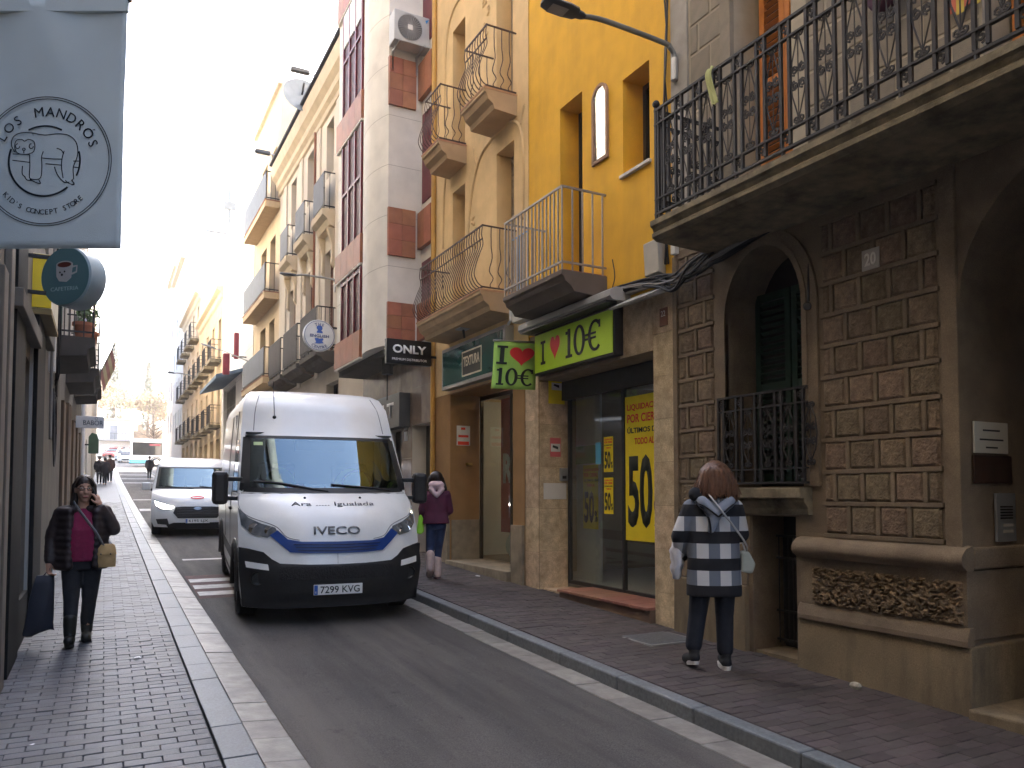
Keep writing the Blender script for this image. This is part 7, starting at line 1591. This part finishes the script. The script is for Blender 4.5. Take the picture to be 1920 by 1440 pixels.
m_chk = mcheck('checked wool', ((.15, .17, .21), (.55, .55, .56), (.012, .012, .016)), .18, .218)
b = MB(); rings(b, [((.03, .0, .6), .225, .155), ((.03, .0, .7), .222, .155), ((.03, .0, .85), .215, .15), ((.03, 0, 1.0), .21, .145), ((.03, 0, 1.15), .205, .135), ((.03, 0, 1.27), .205, .12), ((.03, 0, 1.35), .16, .095), ((.03, 0, 1.4), .09, .075)], 28)
for s_ in (-1, 1): caps(b, Vector(SH[s_]) + Vector((0, 0, -.005)), EL[s_], .078, .075); caps(b, EL[s_], HA[s_], .073, .062)
skin(b, 'coat', m_chk, pc, .012, 4)
b = MB(); caps(b, (-.08, -.1, 1.37), (.02, -.14, 1.28), .05, .05); caps(b, (.14, -.1, 1.37), (.03, -.14, 1.28), .05, .05); caps(b, (.02, -.14, 1.28), (-.02, -.14, 1.14), .055, .03); caps(b, (-.1, -.06, 1.38), (-.09, -.03, 1.42), .04, .04); skin(b, 'hood', M('hood grey blue', (.23, .26, .32), .9, .1, 12, .2, 90), pc, .011, 4)
b = MB()
for s_ in (-1, 1): b.tube(spline([(.03 + s_ * .16, -.1, 1.37), (.03 + s_ * .09, -.17, 1.32), (.03, -.195, 1.25)], 5), .008, 5)
b.tube(spline([(-.1, -.12, 1.34), (-.05, -.19, 1.24), (-.03, -.185, 1.12)], 5), .009, 5); part(b, 'hood_trim', M('trim black', (.012, .012, .015), .8), pc)
b = MB(); b.sphere((-.125, -.06, 1.43), (.06, .05, .06), 14, 10); skin(b, 'collar_pompom', M('trim black'), pc, .01, 2)
b = MB(); caps(b, (-.04, .03, 1.4), (.11, .03, 1.4), .075, .075); skin(b, 'scarf', M('trim black'), pc, .012, 3)
b = MB(); rings(b, [((.03, 0, .66), .17, .12), ((.03, 0, .85), .175, .125)]); 
for s_ in (-1, 1): caps(b, HP[s_], KN[s_], .1, .078); caps(b, KN[s_], Vector(AN[s_]) + Vector((0, -.0, .07)), .075, .068)
skin(b, 'trousers', M('navy trousers', (.012, .014, .022), .85, .15, 20, .15, 150), pc, .011, 3)
for s_ in (-1, 1):
    a = Vector(AN[s_]); lift = .045 if s_ < 0 else 0.; b = MB(); caps(b, (a.x, a.y - .02, a.z + .02), (a.x, a.y, .075 + lift), .045, .045); caps(b, (a.x, a.y - .04, .06 + lift), (a.x + (-.03 if s_ < 0 else .01), a.y + .15, .06), .045, .042); sh_ = skin(b, 'shoe', M('trainer black', (.014, .014, .016), .8), pc, .009, 3)
    b = MB(); rings(b, [((a.x, a.y + .04, .002), .042, .125), ((a.x, a.y + .04, .035), .047, .13)], 18); i_ = 0
    if s_ < 0: b.xf(Matrix.Translation((0, a.y + .15, 0)) @ Matrix.Rotation(R(-13), 4, 'X') @ Matrix.Translation((0, -a.y - .15, 0)))
    o = part(b, 'sole', M('sole white', (.6, .58, .55), .7), pc, 40); o.parent = sh_
b = MB(); b.sphere((.05, -.005, 1.60), (.122, .122, .108), 20, 14); rings(b, [((.055, -.02, 1.435), .138, .105), ((.055, -.02, 1.47), .155, .12), ((.055, -.01, 1.54), .142, .124), ((.05, 0, 1.6), .12, .118)], 24); h = skin(b, 'hair', m_auburn, pc, .009, 5)
b = MB(); rh = random.Random(16)
for k in range(420):
    a = rh.uniform(2.6, 6.9); ca, sa = math.cos(a), math.sin(a); w = rh.gauss(0, .006)
    b.tube(spline([(.05 + .03 * ca, .01 + .03 * sa, 1.71), (.05 + .112 * ca, -.005 + .115 * sa, 1.645), (.055 + (.144 + w) * ca, -.012 + .129 * sa, 1.55), (.055 + (.162 + 1.5 * w) * ca, -.015 + .13 * sa, 1.47 + rh.gauss(0, .012)), (.055 + (.16 + 3 * w) * ca, -.02 + .12 * sa, 1.415 + rh.gauss(0, .02))], 4), .0032, 4)
o = part(b, 'strands', m_auburn, pc); o.parent = h
hb = thing('crossbody_bag', 'pale grey green handbag on a thin strap, hip of the checked coat', 'bag', pc.location, R(-30))
b = MB(); b.prism([(.235, .80), (.33, .78), (.36, .86), (.3, .97), (.245, .96)], -.07, .05, 'y'); b.build('pouch', M('pale sage', (.36, .4, .36), .6), hb, local=True, bev=.02)
b = MB(); b.tube(spline([(.29, -.0, .95), (.26, -.15, 1.02), (.16, -.19, 1.16), (.05, -.205, 1.3), (-.02, -.14, 1.41), (-.02, .0, 1.45), (.06, .12, 1.36), (.26, .12, 1.1), (.3, .03, .95)], 6), .008, 6); part(b, 'strap', M('strap pale', (.4, .4, .4), .6), hb)
wb_ = thing('white_bag', 'crumpled white bag under the arm of the woman in the checked coat', 'bag', pc.location, R(-30))
b = MB(); rw_ = random.Random(3); rings(b, [((-.25 + rw_.uniform(-.012, .012), .12, .72 + .034 * k), .028 + .022 * math.sin(k / 10 * 3.1) + rw_.uniform(-.008, .008), .05 + .035 * math.sin(k / 10 * 3.1) + rw_.uniform(-.012, .012)) for k in range(11)], 14); b.v = [(x + rw_.uniform(-.007, .007), y + rw_.uniform(-.008, .008), z) for x, y, z in b.v]; part(b, 'sack', M('white plastic', (.62, .6, .62), .4, .1, 8, 1., 10), wb_)
# ---- woman in the maroon jacket by the shop
pm = thing('person', 'woman in maroon jacket with pink hood and boots walking away past the van', 'person', (4.27, 10.45, g(10.45) + .1), R(-18))
b = MB(); T = head(b, (.02, .03, 1.44), .95, (0, 1, -.25)); caps(b, (.02, 0, 1.25), (.02, .02, 1.36), .045); rings(b, [((.02, 0, .76), .14, .09), ((.02, 0, 1.0), .13, .09), ((.02, 0, 1.2), .14, .08)])
SH = {-1: (-.13, 0, 1.22), 1: (.17, 0, 1.22)}; EL = {-1: (-.18, .04, 1.0), 1: (.22, .03, .99)}; HA = {-1: (-.17, .12, .84), 1: (.17, .16, .93)}
for s_ in (-1, 1): caps(b, SH[s_], EL[s_], .04, .034); caps(b, EL[s_], HA[s_], .033, .024); hand(b, HA[s_], (0, .4, -.8), s_, .8, (0, 1, .3))
HP = {-1: (-.05, 0, .78), 1: (.09, 0, .78)}; KN = {-1: (-.06, .0, .45), 1: (.06, .05, .44)}; AN = {-1: (-.07, -.12, .2), 1: (.04, .0, .12)}
for s_ in (-1, 1): caps(b, HP[s_], KN[s_], .07, .05); caps(b, KN[s_], AN[s_], .046, .034)
skin(b, 'body', m_skin2, pm, .009, 2); face_parts(pm, T)
b = MB(); rings(b, [((.02, 0, .80), .2, .15), ((.02, 0, .88), .185, .14), ((.02, 0, .97), .16, .12), ((.02, 0, 1.1), .165, .115), ((.02, 0, 1.22), .165, .1), ((.02, 0, 1.29), .09, .07)], 24)
for s_ in (-1, 1): caps(b, SH[s_], EL[s_], .068, .06); caps(b, EL[s_], HA[s_], .058, .048)
skin(b, 'jacket', M('maroon jacket', (.085, .012, .04), .75, .15, 10, .4, 16), pm, .013, 4)
b = MB(); b.sphere((.02, -.03, 1.36), (.12, .1, .075), 16, 10); caps(b, (-.06, -.08, 1.3), (.02, -.11, 1.2), .04, .03); caps(b, (.1, -.08, 1.3), (.02, -.11, 1.2), .04, .03); skin(b, 'hood', M('pink hood', (.55, .4, .42), .95, .08, 20, .3, 60), pm, .012, 4)
b = MB(); b.sphere((.02, .01, 1.47), (.1, .11, .1), 16, 10)
for q in (-1, 1): caps(b, (.02 + q * .08, .02, 1.45), (.02 + q * .13, .0, 1.3), .04, .035); caps(b, (.02 + q * .13, .0, 1.3), (.02 + q * .15, .04, 1.16), .03, .02)
skin(b, 'hair', m_hair, pm, .011, 4)
b = MB(); rings(b, [((.02, 0, .72), .135, .1), ((.02, 0, .86), .15, .11)])
for s_ in (-1, 1): caps(b, HP[s_], KN[s_], .083, .06); caps(b, KN[s_], Vector(AN[s_]) + Vector((0, 0, .1)), .058, .048)
skin(b, 'jeans', M('blue jeans', (.02, .035, .09), .85, .25, 10, .2, 120), pm, .012, 3)
for s_ in (-1, 1):
    a = Vector(AN[s_]); b = MB(); lift = .1 if s_ < 0 else 0
    caps(b, (a.x, a.y + .02, a.z + .16), (a.x, a.y - .01, .07 + lift), .066, .06); caps(b, (a.x, a.y - .02, .06 + lift), (a.x, a.y + .12, .05 + lift * .15), .055, .05); bo_ = skin(b, 'boot', M('pink suede boot', (.5, .38, .34), .95, .1, 12, .3, 50), pm, .011, 3)
    b = MB(); rings(b, [((a.x, a.y + .04, .0), .05, .12), ((a.x, a.y + .04, .03), .054, .125)], 16)
    if s_ < 0: b.xf(Matrix.Translation((0, a.y + .15, .012)) @ Matrix.Rotation(R(-32), 4, 'X') @ Matrix.Translation((0, -a.y - .15, 0)))
    o = part(b, 'sole', M('sole brown', (.12, .06, .06), .8), pm, 40); o.parent = bo_
lb = thing('lime_bag', 'lime green bag carried by the woman in the maroon jacket', 'bag', pm.location, R(-18)); b = MB(); b.prism([(-.26, .66), (-.2, .64), (-.15, .68), (-.16, .86), (-.19, .97), (-.22, .92)], .02, .2, 'y'); b.build('sack', M('lime plastic', (.3, .7, .04), .5), lb, local=True, bev=.02); b = MB(); b.tube([(-.19, .1, .95), (-.18, .12, 1.0)], .006, 5); part(b, 'handle', M('lime plastic'), lb)
# ---- people far up the street
def far_person(label, X, Y, h, top, legs, hair, rz=0., off=.03):
    t = thing('person', label, 'person', (X, Y, g(Y) + off), rz, group='people far up the street'); k = h / 1.65
    b = MB(); head(b, (0, 0, 1.52 * k), 1, (0, 1, 0)); caps(b, (0, 0, 1.3 * k), (0, 0, 1.45 * k), .05)
    for s_ in (-1, 1):
        caps(b, (s_ * .09, 0, .85 * k), (s_ * .08, s_ * .06, .45 * k), .07, .05); caps(b, (s_ * .08, s_ * .06, .45 * k), (s_ * .08, s_ * .1, .06), .05, .035); caps(b, (s_ * .08, s_ * .1 - .03, .035), (s_ * .08, s_ * .1 + .13, .035), .035); caps(b, (s_ * .2, 0, 1.3 * k), (s_ * .24, .03, 1.05 * k), .04); caps(b, (s_ * .24, .03, 1.05 * k), (s_ * .22, .1, .85 * k), .035, .04)
    rings(b, [((0, 0, .8 * k), .15, .1), ((0, 0, 1.3 * k), .16, .1)]); skin(b, 'body', m_skin2, t, .022, 1)
    b = MB(); rings(b, [((0, 0, .68 * k), .22, .16), ((0, 0, 1.0 * k), .2, .15), ((0, 0, 1.3 * k), .2, .13), ((0, 0, 1.4 * k), .1, .08)])
    for s_ in (-1, 1): caps(b, (s_ * .19, 0, 1.3 * k), (s_ * .25, .03, 1.05 * k), .07); caps(b, (s_ * .25, .03, 1.05 * k), (s_ * .23, .1, .88 * k), .06)
    skin(b, 'coat', top, t, .025, 2); b = MB()
    for s_ in (-1, 1): caps(b, (s_ * .09, 0, .85 * k), (s_ * .08, s_ * .06, .45 * k), .09, .07); caps(b, (s_ * .08, s_ * .06, .45 * k), (s_ * .08, s_ * .1, .12), .07, .055)
    skin(b, 'trousers', legs, t, .022, 1); b = MB(); b.sphere((0, -.02, 1.56 * k), (.1, .115, .11), 12, 9); skin(b, 'hair', hair, t, .02, 1)
    return t
m_cd = M('dark coat', (.02, .017, .022), .9, .1); m_cb = M('brown coat', (.06, .03, .025), .9, .1)
far_person('person in dark coat, left one of the three walking far up the left pavement', -.28, 53, 1.7, m_cd, m_jean, m_hair); far_person('person in long dark coat, middle one of the three far up the left pavement', .02, 52, 1.62, m_cd, m_jean, m_hair, .2); far_person('person in brown coat, right one of the three far up the left pavement', .3, 55.5, 1.78, m_cb, m_jean, m_hair); far_person('lone person in dark clothes far up the road left of the small van', 2.9, 62, 1.7, m_cd, m_jean, m_hair, 0, 0)
# ================================================================== air
hm = bpy.data.materials.new('haze air'); hm.use_nodes = True
hn = hm.node_tree; hn.nodes.clear(); ho = hn.nodes.new('ShaderNodeOutputMaterial'); hv = hn.nodes.new('ShaderNodeVolumePrincipled')
hv.inputs['Color'].default_value = (.95, .95, .96, 1); hv.inputs['Density'].default_value = .0008; hv.inputs['Anisotropy'].default_value = .4
hn.links.new(hv.outputs[0], ho.inputs['Volume'])
hz_ = MB().box(-430, 430, -70, 610, -6, 62).build('haze', hm); stuff(hz_)
sc.cycles.volume_bounces = 1
